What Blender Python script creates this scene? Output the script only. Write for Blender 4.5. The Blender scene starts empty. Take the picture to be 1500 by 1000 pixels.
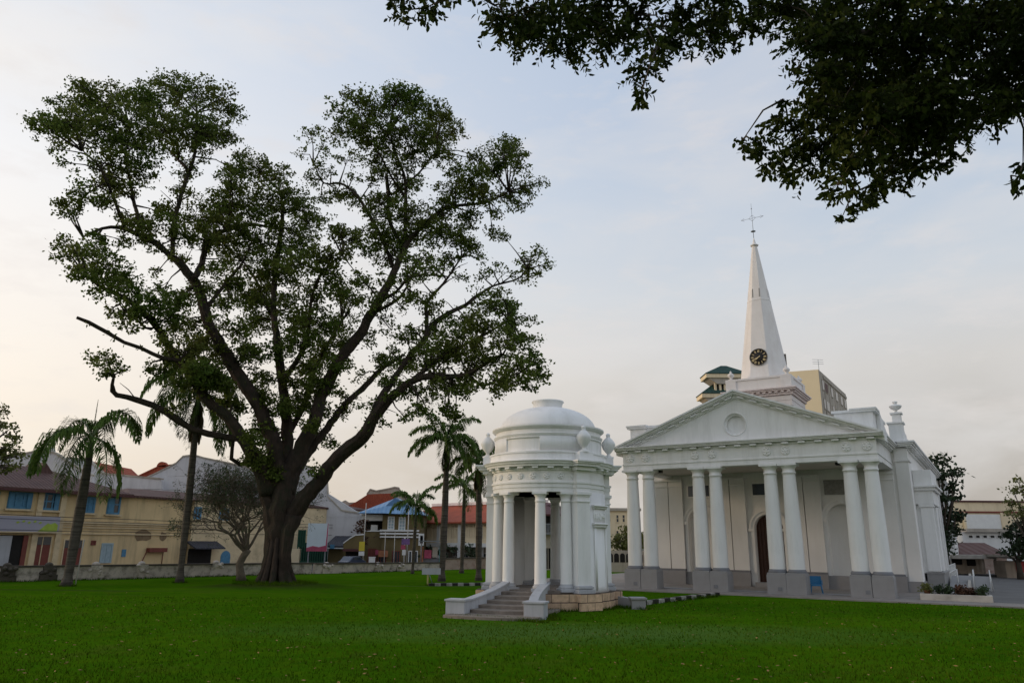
import bpy, bmesh, math, random
import numpy as np
from mathutils import Vector, Matrix, Euler
rad = math.radians
PI = math.pi
S = bpy.context.scene
COL = S.collection

# ------------------------------------------------------------------ camera
cd = bpy.data.cameras.new('camera')
cd.sensor_fit = 'HORIZONTAL'; cd.sensor_width = 36.0
cd.lens = 36.0 * 1093.56 / 1500.0
cd.clip_start = 0.1; cd.clip_end = 5000
cam = bpy.data.objects.new('camera', cd); COL.objects.link(cam)
_p, _r = .2625, .0082
_fw = Vector((0, math.cos(_p), math.sin(_p))); _up = Vector((0, -math.sin(_p), math.cos(_p))); _rt = Vector((1, 0, 0))
_r2 = _rt * math.cos(_r) + _up * math.sin(_r); _u2 = _up * math.cos(_r) - _rt * math.sin(_r)
_m = Matrix((_r2, _u2, -_fw)).transposed().to_4x4(); _m.translation = (0, 0, 2.5)
cam.matrix_world = _m
S.camera = cam

# ------------------------------------------------------------------ sky and sun
SUN_AZ, SUN_EL = -82.0, 13.0          # azimuth from +Y (negative: to the left), elevation, degrees
sdir = Vector((math.sin(rad(SUN_AZ)) * math.cos(rad(SUN_EL)), math.cos(rad(SUN_AZ)) * math.cos(rad(SUN_EL)), math.sin(rad(SUN_EL))))
sl = bpy.data.lights.new('sun', 'SUN'); sl.energy = 1.35; sl.angle = rad(14); sl.color = (1.0, .76, .54)
so = bpy.data.objects.new('sun', sl); COL.objects.link(so)
so.rotation_euler = sdir.to_track_quat('Z', 'Y').to_euler()
W = bpy.data.worlds.new('World'); S.world = W; W.use_nodes = True

def sky_world():
    nt = W.node_tree; N = nt.nodes; Lk = nt.links
    for n in list(N): N.remove(n)
    out = N.new('ShaderNodeOutputWorld'); bg = N.new('ShaderNodeBackground'); Lk.new(bg.outputs[0], out.inputs[0])
    sky = N.new('ShaderNodeTexSky'); sky.sky_type = 'NISHITA'; sky.sun_disc = False
    sky.sun_elevation = rad(SUN_EL); sky.sun_rotation = rad(SUN_AZ); sky.air_density = 1.2; sky.dust_density = 2.0
    tc = N.new('ShaderNodeTexCoord')
    def mth(op, a, b=None, c=None, clamp=False):
        n = N.new('ShaderNodeMath'); n.operation = op; n.use_clamp = clamp
        for i, v in enumerate((a, b, c)):
            if v is None: continue
            if isinstance(v, (int, float)): n.inputs[i].default_value = v
            else: Lk.new(v, n.inputs[i])
        return n.outputs[0]
    def mix(f, a, b, bt='MIX'):
        n = N.new('ShaderNodeMix'); n.data_type = 'RGBA'; n.blend_type = bt
        for s, v in ((0, f), (6, a), (7, b)):
            if isinstance(v, (int, float)): n.inputs[s].default_value = v
            elif isinstance(v, tuple): n.inputs[s].default_value = v + (1,)
            else: Lk.new(v, n.inputs[s])
        return n.outputs[2]
    def ramp(f, st):
        n = N.new('ShaderNodeValToRGB'); cr = n.color_ramp
        while len(cr.elements) > 1: cr.elements.remove(cr.elements[-1])
        for i, (p, c) in enumerate(st):
            e = cr.elements[0] if i == 0 else cr.elements.new(p)
            e.position = p; e.color = c + (1,)
        Lk.new(f, n.inputs[0]); return n.outputs[0]
    nrm = N.new('ShaderNodeVectorMath'); nrm.operation = 'NORMALIZE'; Lk.new(tc.outputs['Generated'], nrm.inputs[0])
    d = nrm.outputs[0]
    sep = N.new('ShaderNodeSeparateXYZ'); Lk.new(d, sep.inputs[0]); z = sep.outputs[2]
    # thin veil of high cloud: warm near the horizon, blue grey higher up
    veil = ramp(z, [(0.0, (.44, .405, .375)), (.11, (.53, .495, .465)), (.21, (.665, .640, .615)), (.31, (.640, .680, .730)), (.42, (.530, .615, .735)), (.52, (.475, .570, .725)), (.62, (.450, .550, .715)), (1.0, (.44, .53, .67))])
    # glow of the low sun behind the veil, at the left
    dt = N.new('ShaderNodeVectorMath'); dt.operation = 'DOT_PRODUCT'; Lk.new(d, dt.inputs[0])
    g = Vector((math.sin(rad(-62)) * .97, math.cos(rad(-62)) * .97, .22)).normalized(); dt.inputs[1].default_value = g
    dd = mth('MAXIMUM', dt.outputs['Value'], 0.0)
    glow = mth('MULTIPLY', mth('POWER', dd, 2.2), 1.10, clamp=True)
    warm = ramp(z, [(0.0, (1.02, .86, .69)), (.18, (1.08, .97, .85)), (.40, (1.03, 1.0, .98)), (.75, (.72, .80, .92))])
    c1 = mix(glow, veil, warm)
    # soft streaky clouds
    mp = N.new('ShaderNodeMapping'); mp.inputs['Scale'].default_value = (1.9, 1.9, 5.5); mp.inputs['Rotation'].default_value = (.18, -.25, .3); Lk.new(d, mp.inputs[0])
    n1 = N.new('ShaderNodeTexNoise'); n1.inputs['Scale'].default_value = 1.5; n1.inputs['Detail'].default_value = 7; n1.inputs['Roughness'].default_value = .52; n1.inputs['Distortion'].default_value = .5; Lk.new(mp.outputs[0], n1.inputs[0])
    cl = mth('MULTIPLY', mth('SUBTRACT', n1.outputs[0], .45), 4.0, clamp=True)
    hf = mth('SUBTRACT', 1.0, mth('MULTIPLY', z, .55), clamp=True)
    f1 = mth('MULTIPLY', mth('MULTIPLY', cl, .72), hf)
    cloudc = mix(glow, (.77, .75, .745), (1.02, .95, .87))
    c2 = mix(f1, c1, cloudc)
    n2 = N.new('ShaderNodeTexNoise'); n2.inputs['Scale'].default_value = 5.5; n2.inputs['Detail'].default_value = 8; n2.inputs['Roughness'].default_value = .6; Lk.new(mp.outputs[0], n2.inputs[0])
    pf = mth('MULTIPLY', mth('MULTIPLY', mth('SUBTRACT', n2.outputs[0], .52), 5.0, clamp=True), .34)
    c3 = mix(pf, c2, (.82, .76, .73))
    # the half of the sky away from the sunrise is brightened, filling the camera-facing walls
    db = N.new('ShaderNodeVectorMath'); db.operation = 'DOT_PRODUCT'; Lk.new(d, db.inputs[0]); db.inputs[1].default_value = Vector((-.42, .86, .12)).normalized()
    bk = N.new('ShaderNodeMapRange'); bk.interpolation_type = 'SMOOTHSTEP'; bk.inputs[1].default_value = -.55; bk.inputs[2].default_value = .55; bk.inputs[3].default_value = 1.12; bk.inputs[4].default_value = 1.0; Lk.new(db.outputs['Value'], bk.inputs[0])
    bs = N.new('ShaderNodeVectorMath'); bs.operation = 'SCALE'; Lk.new(c3, bs.inputs[0]); Lk.new(bk.outputs[0], bs.inputs['Scale']); c3 = bs.outputs[0]
    # the clear sky behind the veil
    vs = N.new('ShaderNodeVectorMath'); vs.operation = 'SCALE'; vs.inputs['Scale'].default_value = 9.0; Lk.new(c3, vs.inputs[0])
    tot = N.new('ShaderNodeMix'); tot.data_type = 'RGBA'; tot.inputs[0].default_value = .90; Lk.new(sky.outputs[0], tot.inputs[6]); Lk.new(vs.outputs[0], tot.inputs[7])
    Lk.new(tot.outputs[2], bg.inputs[0]); bg.inputs[1].default_value = .115
sky_world()
S.view_settings.view_transform = 'Standard'; S.view_settings.look = 'None'
S.view_settings.exposure = 0.0; S.view_settings.gamma = 1.0
try: S.view_settings.use_curve_mapping = False
except Exception: pass
S.cycles.max_bounces = 8; S.cycles.diffuse_bounces = 4; S.cycles.transparent_max_bounces = 8
S.cycles.use_denoising = True

# ------------------------------------------------------------------ materials
def mat(name, col, rough=.7, var=.12, scale=3.0, bump=.0, bscale=40.0, dirt=None, dscale=1.2, damt=.35, streak=False, spec=.3, island=0.0, trans=0.0, col2=None, metal=0.0):
    m = bpy.data.materials.new(name); m.use_nodes = True
    nt = m.node_tree; N = nt.nodes; Lk = nt.links
    b = N['Principled BSDF']; b.inputs['Roughness'].default_value = rough; b.inputs['Specular IOR Level'].default_value = spec; b.inputs['Metallic'].default_value = metal
    tc = N.new('ShaderNodeTexCoord')
    nz = N.new('ShaderNodeTexNoise'); nz.inputs['Scale'].default_value = scale; nz.inputs['Detail'].default_value = 6; nz.inputs['Roughness'].default_value = .6
    Lk.new(tc.outputs['Object'], nz.inputs[0])
    c2 = col2 if col2 else tuple(c * (1 - var * 2) for c in col)
    mr = N.new('ShaderNodeMapRange'); mr.inputs[1].default_value = .32; mr.inputs[2].default_value = .68; Lk.new(nz.outputs[0], mr.inputs[0])
    mx = N.new('ShaderNodeMix'); mx.data_type = 'RGBA'; Lk.new(mr.outputs[0], mx.inputs[0])
    mx.inputs[6].default_value = col + (1,); mx.inputs[7].default_value = c2 + (1,)
    cur = mx.outputs[2]
    if island > 0:
        gi = N.new('ShaderNodeNewGeometry'); r2 = N.new('ShaderNodeMapRange'); r2.inputs[3].default_value = 1 - island; r2.inputs[4].default_value = 1 + island
        Lk.new(gi.outputs['Random Per Island'], r2.inputs[0])
        vm = N.new('ShaderNodeVectorMath'); vm.operation = 'SCALE'; Lk.new(cur, vm.inputs[0]); Lk.new(r2.outputs[0], vm.inputs['Scale']); cur = vm.outputs[0]
    if dirt:
        mp = N.new('ShaderNodeMapping'); mp.inputs['Scale'].default_value = (dscale * 2.2, dscale * 2.2, dscale * .35) if streak else (dscale,) * 3
        Lk.new(tc.outputs['Object'], mp.inputs[0])
        dn = N.new('ShaderNodeTexNoise'); dn.inputs['Scale'].default_value = 1.0; dn.inputs['Detail'].default_value = 8; dn.inputs['Roughness'].default_value = .65; Lk.new(mp.outputs[0], dn.inputs[0])
        dm = N.new('ShaderNodeMapRange'); dm.inputs[1].default_value = .48; dm.inputs[2].default_value = .72; dm.inputs[4].default_value = damt; Lk.new(dn.outputs[0], dm.inputs[0])
        dx = N.new('ShaderNodeMix'); dx.data_type = 'RGBA'; Lk.new(dm.outputs[0], dx.inputs[0]); Lk.new(cur, dx.inputs[6]); dx.inputs[7].default_value = dirt + (1,); cur = dx.outputs[2]
    Lk.new(cur, b.inputs['Base Color'])
    if bump > 0:
        bn = N.new('ShaderNodeTexNoise'); bn.inputs['Scale'].default_value = bscale; bn.inputs['Detail'].default_value = 5; Lk.new(tc.outputs['Object'], bn.inputs[0])
        bp = N.new('ShaderNodeBump'); bp.inputs['Strength'].default_value = bump; bp.inputs['Distance'].default_value = .03; Lk.new(bn.outputs[0], bp.inputs['Height']); Lk.new(bp.outputs[0], b.inputs['Normal'])
    if trans > 0:
        tr = N.new('ShaderNodeBsdfTranslucent'); Lk.new(cur, tr.inputs[0]); ms = N.new('ShaderNodeMixShader'); ms.inputs[0].default_value = trans
        Lk.new(b.outputs[0], ms.inputs[1]); Lk.new(tr.outputs[0], ms.inputs[2]); Lk.new(ms.outputs[0], N['Material Output'].inputs[0])
    return m

def brickmat(name, c1, c2, mort, sc=1.0, w=.9, h=.3, msize=.012, bump=.5, rough=.85):
    m = mat(name, c1, rough=rough); nt = m.node_tree; N = nt.nodes; Lk = nt.links
    bt = N.new('ShaderNodeTexBrick'); bt.inputs['Scale'].default_value = sc; bt.inputs['Brick Width'].default_value = w; bt.inputs['Row Height'].default_value = h; bt.inputs['Mortar Size'].default_value = msize
    bt.inputs['Color1'].default_value = c1 + (1,); bt.inputs['Color2'].default_value = c2 + (1,); bt.inputs['Mortar'].default_value = mort + (1,)
    tc = N.new('ShaderNodeTexCoord'); sp = N.new('ShaderNodeSeparateXYZ'); Lk.new(tc.outputs['Object'], sp.inputs[0])
    at = N.new('ShaderNodeMath'); at.operation = 'ADD'; Lk.new(sp.outputs[0], at.inputs[0]); Lk.new(sp.outputs[1], at.inputs[1])
    cb = N.new('ShaderNodeCombineXYZ'); Lk.new(at.outputs[0], cb.inputs[0]); Lk.new(sp.outputs[2], cb.inputs[1]); Lk.new(cb.outputs[0], bt.inputs[0])
    nz = N.new('ShaderNodeTexNoise'); nz.inputs['Scale'].default_value = 6; nz.inputs['Detail'].default_value = 6; Lk.new(tc.outputs['Object'], nz.inputs[0])
    mx = N.new('ShaderNodeMix'); mx.data_type = 'RGBA'; mx.blend_type = 'MULTIPLY'; mx.inputs[0].default_value = .75; Lk.new(bt.outputs[0], mx.inputs[6]); Lk.new(nz.outputs[0], mx.inputs[7])
    b = N['Principled BSDF']; Lk.new(mx.outputs[2], b.inputs['Base Color'])
    bp = N.new('ShaderNodeBump'); bp.inputs['Strength'].default_value = bump; bp.inputs['Distance'].default_value = .02; bp.invert = True; Lk.new(bt.outputs['Fac'], bp.inputs['Height']); Lk.new(bp.outputs[0], b.inputs['Normal'])
    return m

def ridged(name, c1, c2, freq, axis=0, rough=.75, bump=.6, var=.15):
    m = mat(name, c1, rough=rough, col2=c2, scale=1.3, dirt=tuple(c * .45 for c in c1), dscale=.7, damt=.5)
    nt = m.node_tree; N = nt.nodes; Lk = nt.links
    tc = N.new('ShaderNodeTexCoord'); sp = N.new('ShaderNodeSeparateXYZ'); Lk.new(tc.outputs['Object'], sp.inputs[0])
    mu = N.new('ShaderNodeMath'); mu.operation = 'MULTIPLY'; mu.inputs[1].default_value = freq * 2 * PI; Lk.new(sp.outputs[axis], mu.inputs[0])
    sn = N.new('ShaderNodeMath'); sn.operation = 'SINE'; Lk.new(mu.outputs[0], sn.inputs[0])
    bp = N.new('ShaderNodeBump'); bp.inputs['Strength'].default_value = bump; bp.inputs['Distance'].default_value = .05; Lk.new(sn.outputs[0], bp.inputs['Height']); Lk.new(bp.outputs[0], N['Principled BSDF'].inputs['Normal'])
    return m

M = {}
M['white'] = mat('white_limewash', (.80, .795, .78), .75, .03, .8, bump=.08, bscale=18, dirt=(.42, .42, .38), dscale=1.0, damt=.34, streak=True)
M['white2'] = mat('white_limewash_walls', (.81, .795, .765), .8, .04, .6, bump=.1, bscale=14, dirt=(.50, .46, .40), dscale=.7, damt=.18, streak=True)
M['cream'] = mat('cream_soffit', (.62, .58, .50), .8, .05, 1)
M['grey'] = mat('grey_plinth_paint', (.285, .28, .28), .7, .06, 1.5, bump=.08, bscale=20, dirt=(.22, .20, .18), dscale=1.3, damt=.35)
M['dgrey'] = mat('dark_grey_moulding', (.20, .205, .22), .7, .08, 3)
M['grey2'] = mat('pale_grey_render', (.44, .45, .47), .75, .06, 1.2, bump=.08, dirt=(.2, .2, .2), dscale=1.5, damt=.35, streak=True)
M['stone'] = brickmat('tan_stone_blocks', (.92, .64, .42), (.64, .46, .33), (.10, .07, .05), 1.0, .95, .31, .014)
M['step'] = mat('worn_step_stone', (.25, .21, .175), .85, .15, 2.5, bump=.3, bscale=25, dirt=(.06, .05, .04), dscale=2.2, damt=.6)
M['joint'] = mat('dark_joint', (.05, .05, .05), .9)
M['shadowy'] = mat('painted_interior_shade', (.02, .018, .016), .9)  # near-black colour standing in for the unlit depth of openings
M['doorwood'] = ridged('dark_timber_door', (.075, .030, .018), (.05, .02, .012), 5, 0, .5, .5)
M['gold'] = mat('gilt', (.72, .56, .30), .4, .05, 4, metal=.3)
M['black'] = mat('black_paint', (.016, .014, .013), .5)
M['iron'] = mat('grey_iron', (.25, .27, .29), .5, .1, 5, metal=.5)
M['tablet'] = mat('grey_marble_tablet', (.30, .285, .26), .6, .15, 6)
M['pinkw'] = mat('pinkish_cornice', (.78, .70, .67), .8, .05, 2, dirt=(.60, .44, .40), dscale=2.5, damt=.45)
M['towerw'] = mat('tower_limewash', (.80, .765, .735), .8, .04, 1.2, bump=.1, dirt=(.52, .43, .38), dscale=.8, damt=.3, streak=True)
M['rooftile'] = ridged('brown_roof_tile', (.115, .06, .05), (.085, .045, .04), 3.2, 0)
M['redtile'] = ridged('red_roof_tile', (.36, .075, .032), (.27, .055, .026), 3.5, 0, var=.2)
M['bluemetal'] = ridged('blue_metal_roof', (.16, .30, .48), (.13, .25, .42), 2.2, 0, .5, .4)
M['yellow'] = mat('aged_yellow_wall', (.70, .53, .29), .85, .06, .5, bump=.1, dirt=(.17, .13, .09), dscale=.55, damt=.5, streak=True)
M['yellow2'] = mat('yellow_trim', (.70, .56, .35), .85, .06, .8, dirt=(.22, .17, .11), dscale=1.2, damt=.45)
M['bluewin'] = mat('blue_painted_shutters', (.09, .25, .40), .6, .15, 4)
M['palewin'] = mat('pale_blue_shutter', (.36, .46, .50), .6, .1, 4)
M['glassdk'] = mat('dark_window_glass', (.03, .04, .05), .15, .1, 2, spec=.6)
M['redwood'] = mat('red_brown_door', (.20, .055, .04), .6, .12, 3)
M['lilac'] = mat('faded_lilac_signboard', (.40, .39, .46), .6, .05, .6)
M['lime'] = mat('lime_print', (.42, .55, .08), .6, .1, 2)
M['greygable'] = mat('grey_white_gable', (.58, .57, .58), .85, .05, .5, dirt=(.25, .24, .24), dscale=.6, damt=.35, streak=True)
M['oldwall'] = mat('stained_boundary_wall', (.56, .50, .44), .9, .12, 1.2, bump=.25, bscale=12, dirt=(.045, .04, .03), dscale=1.9, damt=.9)
M['coping'] = mat('mossy_coping', (.10, .085, .07), .95, .2, 2, bump=.4, bscale=15)
M['brickwall'] = mat('patched_brick_wall', (.40, .31, .26), .9, .1, 1.0, bump=.3, bscale=8, dirt=(.17, .07, .05), dscale=2.6, damt=.85)
M['olive'] = mat('olive_wall', (.165, .125, .055), .85, .1, .8, dirt=(.08, .065, .03), dscale=.7, damt=.4)
M['whitetrim'] = mat('white_trim', (.72, .72, .70), .7, .05, 2)
M['creamwall'] = mat('cream_wall', (.78, .65, .44), .85, .05, .6, dirt=(.36, .28, .18), dscale=.7, damt=.4, streak=True)
M['stainedcream'] = mat('stained_cream_wall', (.45, .40, .33), .9, .1, .6, dirt=(.14, .12, .1), dscale=.5, damt=.6, streak=True)
M['green'] = mat('dark_green_steel', (.02, .09, .055), .6, .15, 2)
M['sheet'] = ridged('dark_sheet_roof', (.055, .055, .065), (.04, .04, .05), 3, 0)
M['poster'] = mat('pale_billboard', (.56, .64, .68), .5, .05, .8)
M['pink'] = mat('pink_print', (.50, .09, .16), .5, .2, 1.5)
M['purple'] = mat('purple_print', (.22, .12, .30), .5, .2, 3)
M['signyel'] = mat('yellow_sign', (.62, .50, .05), .5, .05, 3)
M['signred'] = mat('red_sign', (.45, .04, .04), .5, .1, 3)
M['teal'] = mat('teal_print', (.10, .30, .30), .5, .1, 3)
M['orange'] = mat('orange_print', (.48, .20, .10), .5, .2, 3)
M['pole'] = mat('pale_pole', (.50, .49, .46), .6, .08, 2)
M['maroon'] = ridged('maroon_sheet_roof', (.10, .045, .038), (.13, .075, .06), 1.4, 0)
M['beige'] = ridged('beige_corrugated', (.42, .34, .26), (.36, .29, .23), 2.5, 0, .7, .5)
M['greenroof'] = ridged('green_glazed_roof', (.025, .07, .055), (.02, .05, .045), 1.2, 0)
M['concrete'] = mat('weathered_concrete', (.50, .45, .38), .9, .1, .3, dirt=(.10, .09, .08), dscale=.35, damt=.6, streak=True)
M['hotelwall'] = mat('pale_yellow_render', (.84, .70, .46), .85, .04, .15)
M['hoteldk'] = mat('dark_lift_housing', (.12, .105, .09), .8, .1, .4)
M['darkred'] = mat('dark_red_panel', (.09, .03, .03), .6)
M['bark'] = mat('ridged_bark', (.060, .042, .030), .95, .2, 2.2, bump=1.0, bscale=9, dirt=(.035, .045, .022), dscale=1.1, damt=.7, col2=(.028, .020, .015))
def bark_ridges():
    nt = M['bark'].node_tree; N = nt.nodes; Lk = nt.links; tc = N.new('ShaderNodeTexCoord'); mp = N.new('ShaderNodeMapping'); mp.inputs['Scale'].default_value = (5.5, 5.5, .8); Lk.new(tc.outputs['Object'], mp.inputs[0])
    n = N.new('ShaderNodeTexNoise'); n.inputs['Scale'].default_value = 1.0; n.inputs['Detail'].default_value = 8; n.inputs['Roughness'].default_value = .7; Lk.new(mp.outputs[0], n.inputs[0])
    b = N.new('ShaderNodeBump'); b.inputs['Strength'].default_value = 1.0; b.inputs['Distance'].default_value = .30; Lk.new(n.outputs[0], b.inputs['Height']); Lk.new(b.outputs[0], N['Principled BSDF'].inputs['Normal'])
bark_ridges()
M['palmbark'] = mat('palm_bark', (.095, .082, .066), .95, .15, 3, bump=.5, bscale=7, dirt=(.04, .035, .03), dscale=1.2, damt=.5)
def palm_rings():
    nt = M['palmbark'].node_tree; N = nt.nodes; Lk = nt.links; tc = N.new('ShaderNodeTexCoord'); mp = N.new('ShaderNodeMapping'); mp.inputs['Scale'].default_value = (.6, .6, 9.0); Lk.new(tc.outputs['Object'], mp.inputs[0])
    n = N.new('ShaderNodeTexNoise'); n.inputs['Scale'].default_value = 1.0; n.inputs['Detail'].default_value = 4; Lk.new(mp.outputs[0], n.inputs[0]); b = N.new('ShaderNodeBump'); b.inputs['Strength'].default_value = .8; b.inputs['Distance'].default_value = .08; Lk.new(n.outputs[0], b.inputs['Height']); Lk.new(b.outputs[0], N['Principled BSDF'].inputs['Normal'])
    mx = N.new('ShaderNodeMix'); mx.data_type = 'RGBA'; mx.blend_type = 'MULTIPLY'; mx.inputs[0].default_value = .8; src = N['Principled BSDF'].inputs['Base Color'].links[0].from_socket; rp = N.new('ShaderNodeMapRange'); rp.inputs[1].default_value = .35; rp.inputs[2].default_value = .65; rp.inputs[3].default_value = .55; rp.inputs[4].default_value = 1.35; Lk.new(n.outputs[0], rp.inputs[0]); Lk.new(src, mx.inputs[6]); Lk.new(rp.outputs[0], mx.inputs[7]); Lk.new(mx.outputs[2], N['Principled BSDF'].inputs['Base Color'])
palm_rings()
M['twigbark'] = mat('pale_twig_bark', (.16, .13, .10), .95, .2, 4, bump=.3, bscale=10)
M['dkbark'] = mat('dark_twig_bark', (.085, .068, .05), .95, .2, 4, bump=.4, bscale=10)
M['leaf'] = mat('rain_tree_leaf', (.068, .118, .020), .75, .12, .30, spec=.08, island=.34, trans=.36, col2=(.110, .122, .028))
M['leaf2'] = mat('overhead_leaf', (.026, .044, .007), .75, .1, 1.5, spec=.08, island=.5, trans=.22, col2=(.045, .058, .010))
M['palmleaf'] = mat('palm_leaflet', (.105, .175, .040), .75, .1, .8, spec=.08, island=.3, trans=.2)
M['deadfrond'] = mat('dead_frond', (.15, .11, .06), .8, .1, 2, island=.3)
M['crownshaft'] = mat('palm_crownshaft', (.11, .15, .055), .5, .1, 2)
M['brushleaf'] = mat('small_tree_leaf', (.06, .095, .04), .6, .12, .6, island=.35, trans=.25)
M['olivebush'] = mat('yellow_green_leaf', (.16, .17, .045), .6, .12, .8, island=.35, trans=.25)  # yellow-green leaf colour of the paler trees and bushes
M['darkleaf'] = mat('dark_tree_leaf', (.030, .052, .020), .6, .12, .5, island=.35, trans=.15)
M['rustleaf'] = mat('rusty_leaf', (.10, .05, .03), .7, .15, 2, island=.4, trans=.15)
M['terracotta'] = mat('terracotta', (.30, .12, .07), .8, .1, 4)
M['planter'] = mat('pale_planter', (.52, .48, .42), .85, .08, 1.5, dirt=(.2, .18, .15), dscale=1.4, damt=.5)
M['bluechair'] = mat('blue_plastic', (.015, .17, .36), .4, .05, 4, spec=.5)
M['skin'] = mat('brown_leg', (.30, .2, .13), .6)
M['asphalt'] = mat('grey_asphalt', (.15, .145, .14), .9, .12, .6, bump=.2, bscale=40, dirt=(.08, .075, .07), dscale=.4, damt=.5)
M['street'] = mat('street_asphalt', (.07, .068, .065), .9, .12, .6)
M['pave'] = mat('grey_pavement', (.27, .245, .225), .9, .1, 1.5, bump=.2, bscale=20, dirt=(.12, .10, .085), dscale=.8, damt=.5)
M['drygnd'] = mat('far_ground', (.09, .10, .06), .95, .2, .05)
M['carpaint'] = mat('dark_blue_car_paint', (.025, .04, .075), .25, .05, 2, spec=.6)
M['tyre'] = mat('tyre_rubber', (.02, .02, .02), .8)
M['litter'] = mat('fallen_leaf', (.30, .17, .06), .8, .2, 3, island=.5)

# ------------------------------------------------------------------ mesh helpers
class MB:
    def __init__(s): s.v = []; s.f = []; s.mi = []; s.sm = []; s.m = 0; s.xf = None
    def add(s, vs, fs, smooth=False):
        o = len(s.v)
        if s.xf is not None: vs = [tuple(s.xf @ Vector(p)) for p in vs]
        s.v.extend(vs)
        for f in fs: s.f.append(tuple(i + o for i in f)); s.mi.append(s.m); s.sm.append(smooth)
        return s
    def box(s, x0, x1, y0, y1, z0, z1):
        if x0 > x1: x0, x1 = x1, x0
        if y0 > y1: y0, y1 = y1, y0
        if z0 > z1: z0, z1 = z1, z0
        return s.add([(x0, y0, z0), (x1, y0, z0), (x1, y1, z0), (x0, y1, z0), (x0, y0, z1), (x1, y0, z1), (x1, y1, z1), (x0, y1, z1)],
                     [(0, 3, 2, 1), (4, 5, 6, 7), (0, 1, 5, 4), (1, 2, 6, 5), (2, 3, 7, 6), (3, 0, 4, 7)])
    def prism(s, poly, axis, a, b):      # poly of 2-D points; axis 1: (x,z) swept along y; axis 2: (x,y) along z; axis 0: (y,z) along x
        def P(p, t): return (t, p[0], p[1]) if axis == 0 else ((p[0], t, p[1]) if axis == 1 else (p[0], p[1], t))
        n = len(poly); vs = [P(p, a) for p in poly] + [P(p, b) for p in poly]
        fs = [tuple(range(n)), tuple(range(2 * n - 1, n - 1, -1))] + [(i, i + n, (i + 1) % n + n, (i + 1) % n) for i in range(n)]
        return s.add(vs, fs)
    def lathe(s, prof, cx=0, cy=0, cz=0, seg=32, a0=0, a1=2 * PI, smooth=True, caps=True):
        full = abs(a1 - a0 - 2 * PI) < 1e-6
        k = seg if full else seg + 1; vs = []; n = len(prof)
        for i in range(k):
            a = a0 + (a1 - a0) * i / seg; sa, ca = math.sin(a), -math.cos(a)      # angle 0 points to -Y, growing towards +X
            for r, z in prof: vs.append((cx + r * sa, cy + r * ca, cz + z))
        fs = []
        for i in range(seg):
            j = (i + 1) % k
            for q in range(n - 1): fs.append((i * n + q, j * n + q, j * n + q + 1, i * n + q + 1))
        s.add(vs, fs, smooth)
        if full and caps:
            if prof[0][0] > 1e-4: s.add([vs[i * n] for i in range(k)], [tuple(range(k - 1, -1, -1))])
            if prof[-1][0] > 1e-4: s.add([vs[i * n + n - 1] for i in range(k)], [tuple(range(k))])
        elif not full:
            s.add([vs[q] for q in range(n)], [tuple(range(n))]); s.add([vs[(k - 1) * n + q] for q in range(n)], [tuple(range(n - 1, -1, -1))])
        return s
    def tube(s, pts, rads, seg=8, smooth=True, wob=0.0, rng=None, cap=True):
        pts = [Vector(p) for p in pts]; n = len(pts); vs = []
        prev = None
        for i in range(n):
            t = (pts[min(i + 1, n - 1)] - pts[max(i - 1, 0)]).normalized()
            if prev is None:
                u = t.cross(Vector((0, 1, 0)));
                if u.length < .1: u = t.cross(Vector((1, 0, 0)))
            else: u = prev - t * prev.dot(t)
            u.normalize(); prev = u; w = t.cross(u)
            for k in range(seg):
                a = 2 * PI * k / seg; r = rads[i]
                if wob and rng: r *= 1 + wob * (math.sin(a * 3 + i * .25) * .7 + math.sin(a * 7 - i * .12) * .6 + rng.uniform(-.5, .5))
                vs.append(tuple(pts[i] + u * (math.cos(a) * r) + w * (math.sin(a) * r)))
        fs = []
        for i in range(n - 1):
            for k in range(seg): fs.append((i * seg + k, i * seg + (k + 1) % seg, (i + 1) * seg + (k + 1) % seg, (i + 1) * seg + k))
        if cap: fs.append(tuple(range(seg - 1, -1, -1))); fs.append(tuple(range((n - 1) * seg, n * seg)))
        return s.add(vs, fs, smooth)
    def build(s, name, mats, parent=None, bevel=0.0, loc=None):
        me = bpy.data.meshes.new(name); me.from_pydata(s.v, [], s.f)
        if not isinstance(mats, (list, tuple)): mats = [mats]
        for m_ in mats: me.materials.append(M[m_] if isinstance(m_, str) else m_)
        me.polygons.foreach_set('material_index', s.mi); me.polygons.foreach_set('use_smooth', s.sm); me.update()
        o = bpy.data.objects.new(name, me); COL.objects.link(o)
        if parent: o.parent = parent
        if loc: o.location = loc
        if bevel:
            b = o.modifiers.new('bevel', 'BEVEL'); b.width = bevel; b.segments = 2; b.limit_method = 'ANGLE'; b.angle_limit = rad(50)
        return o

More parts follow.
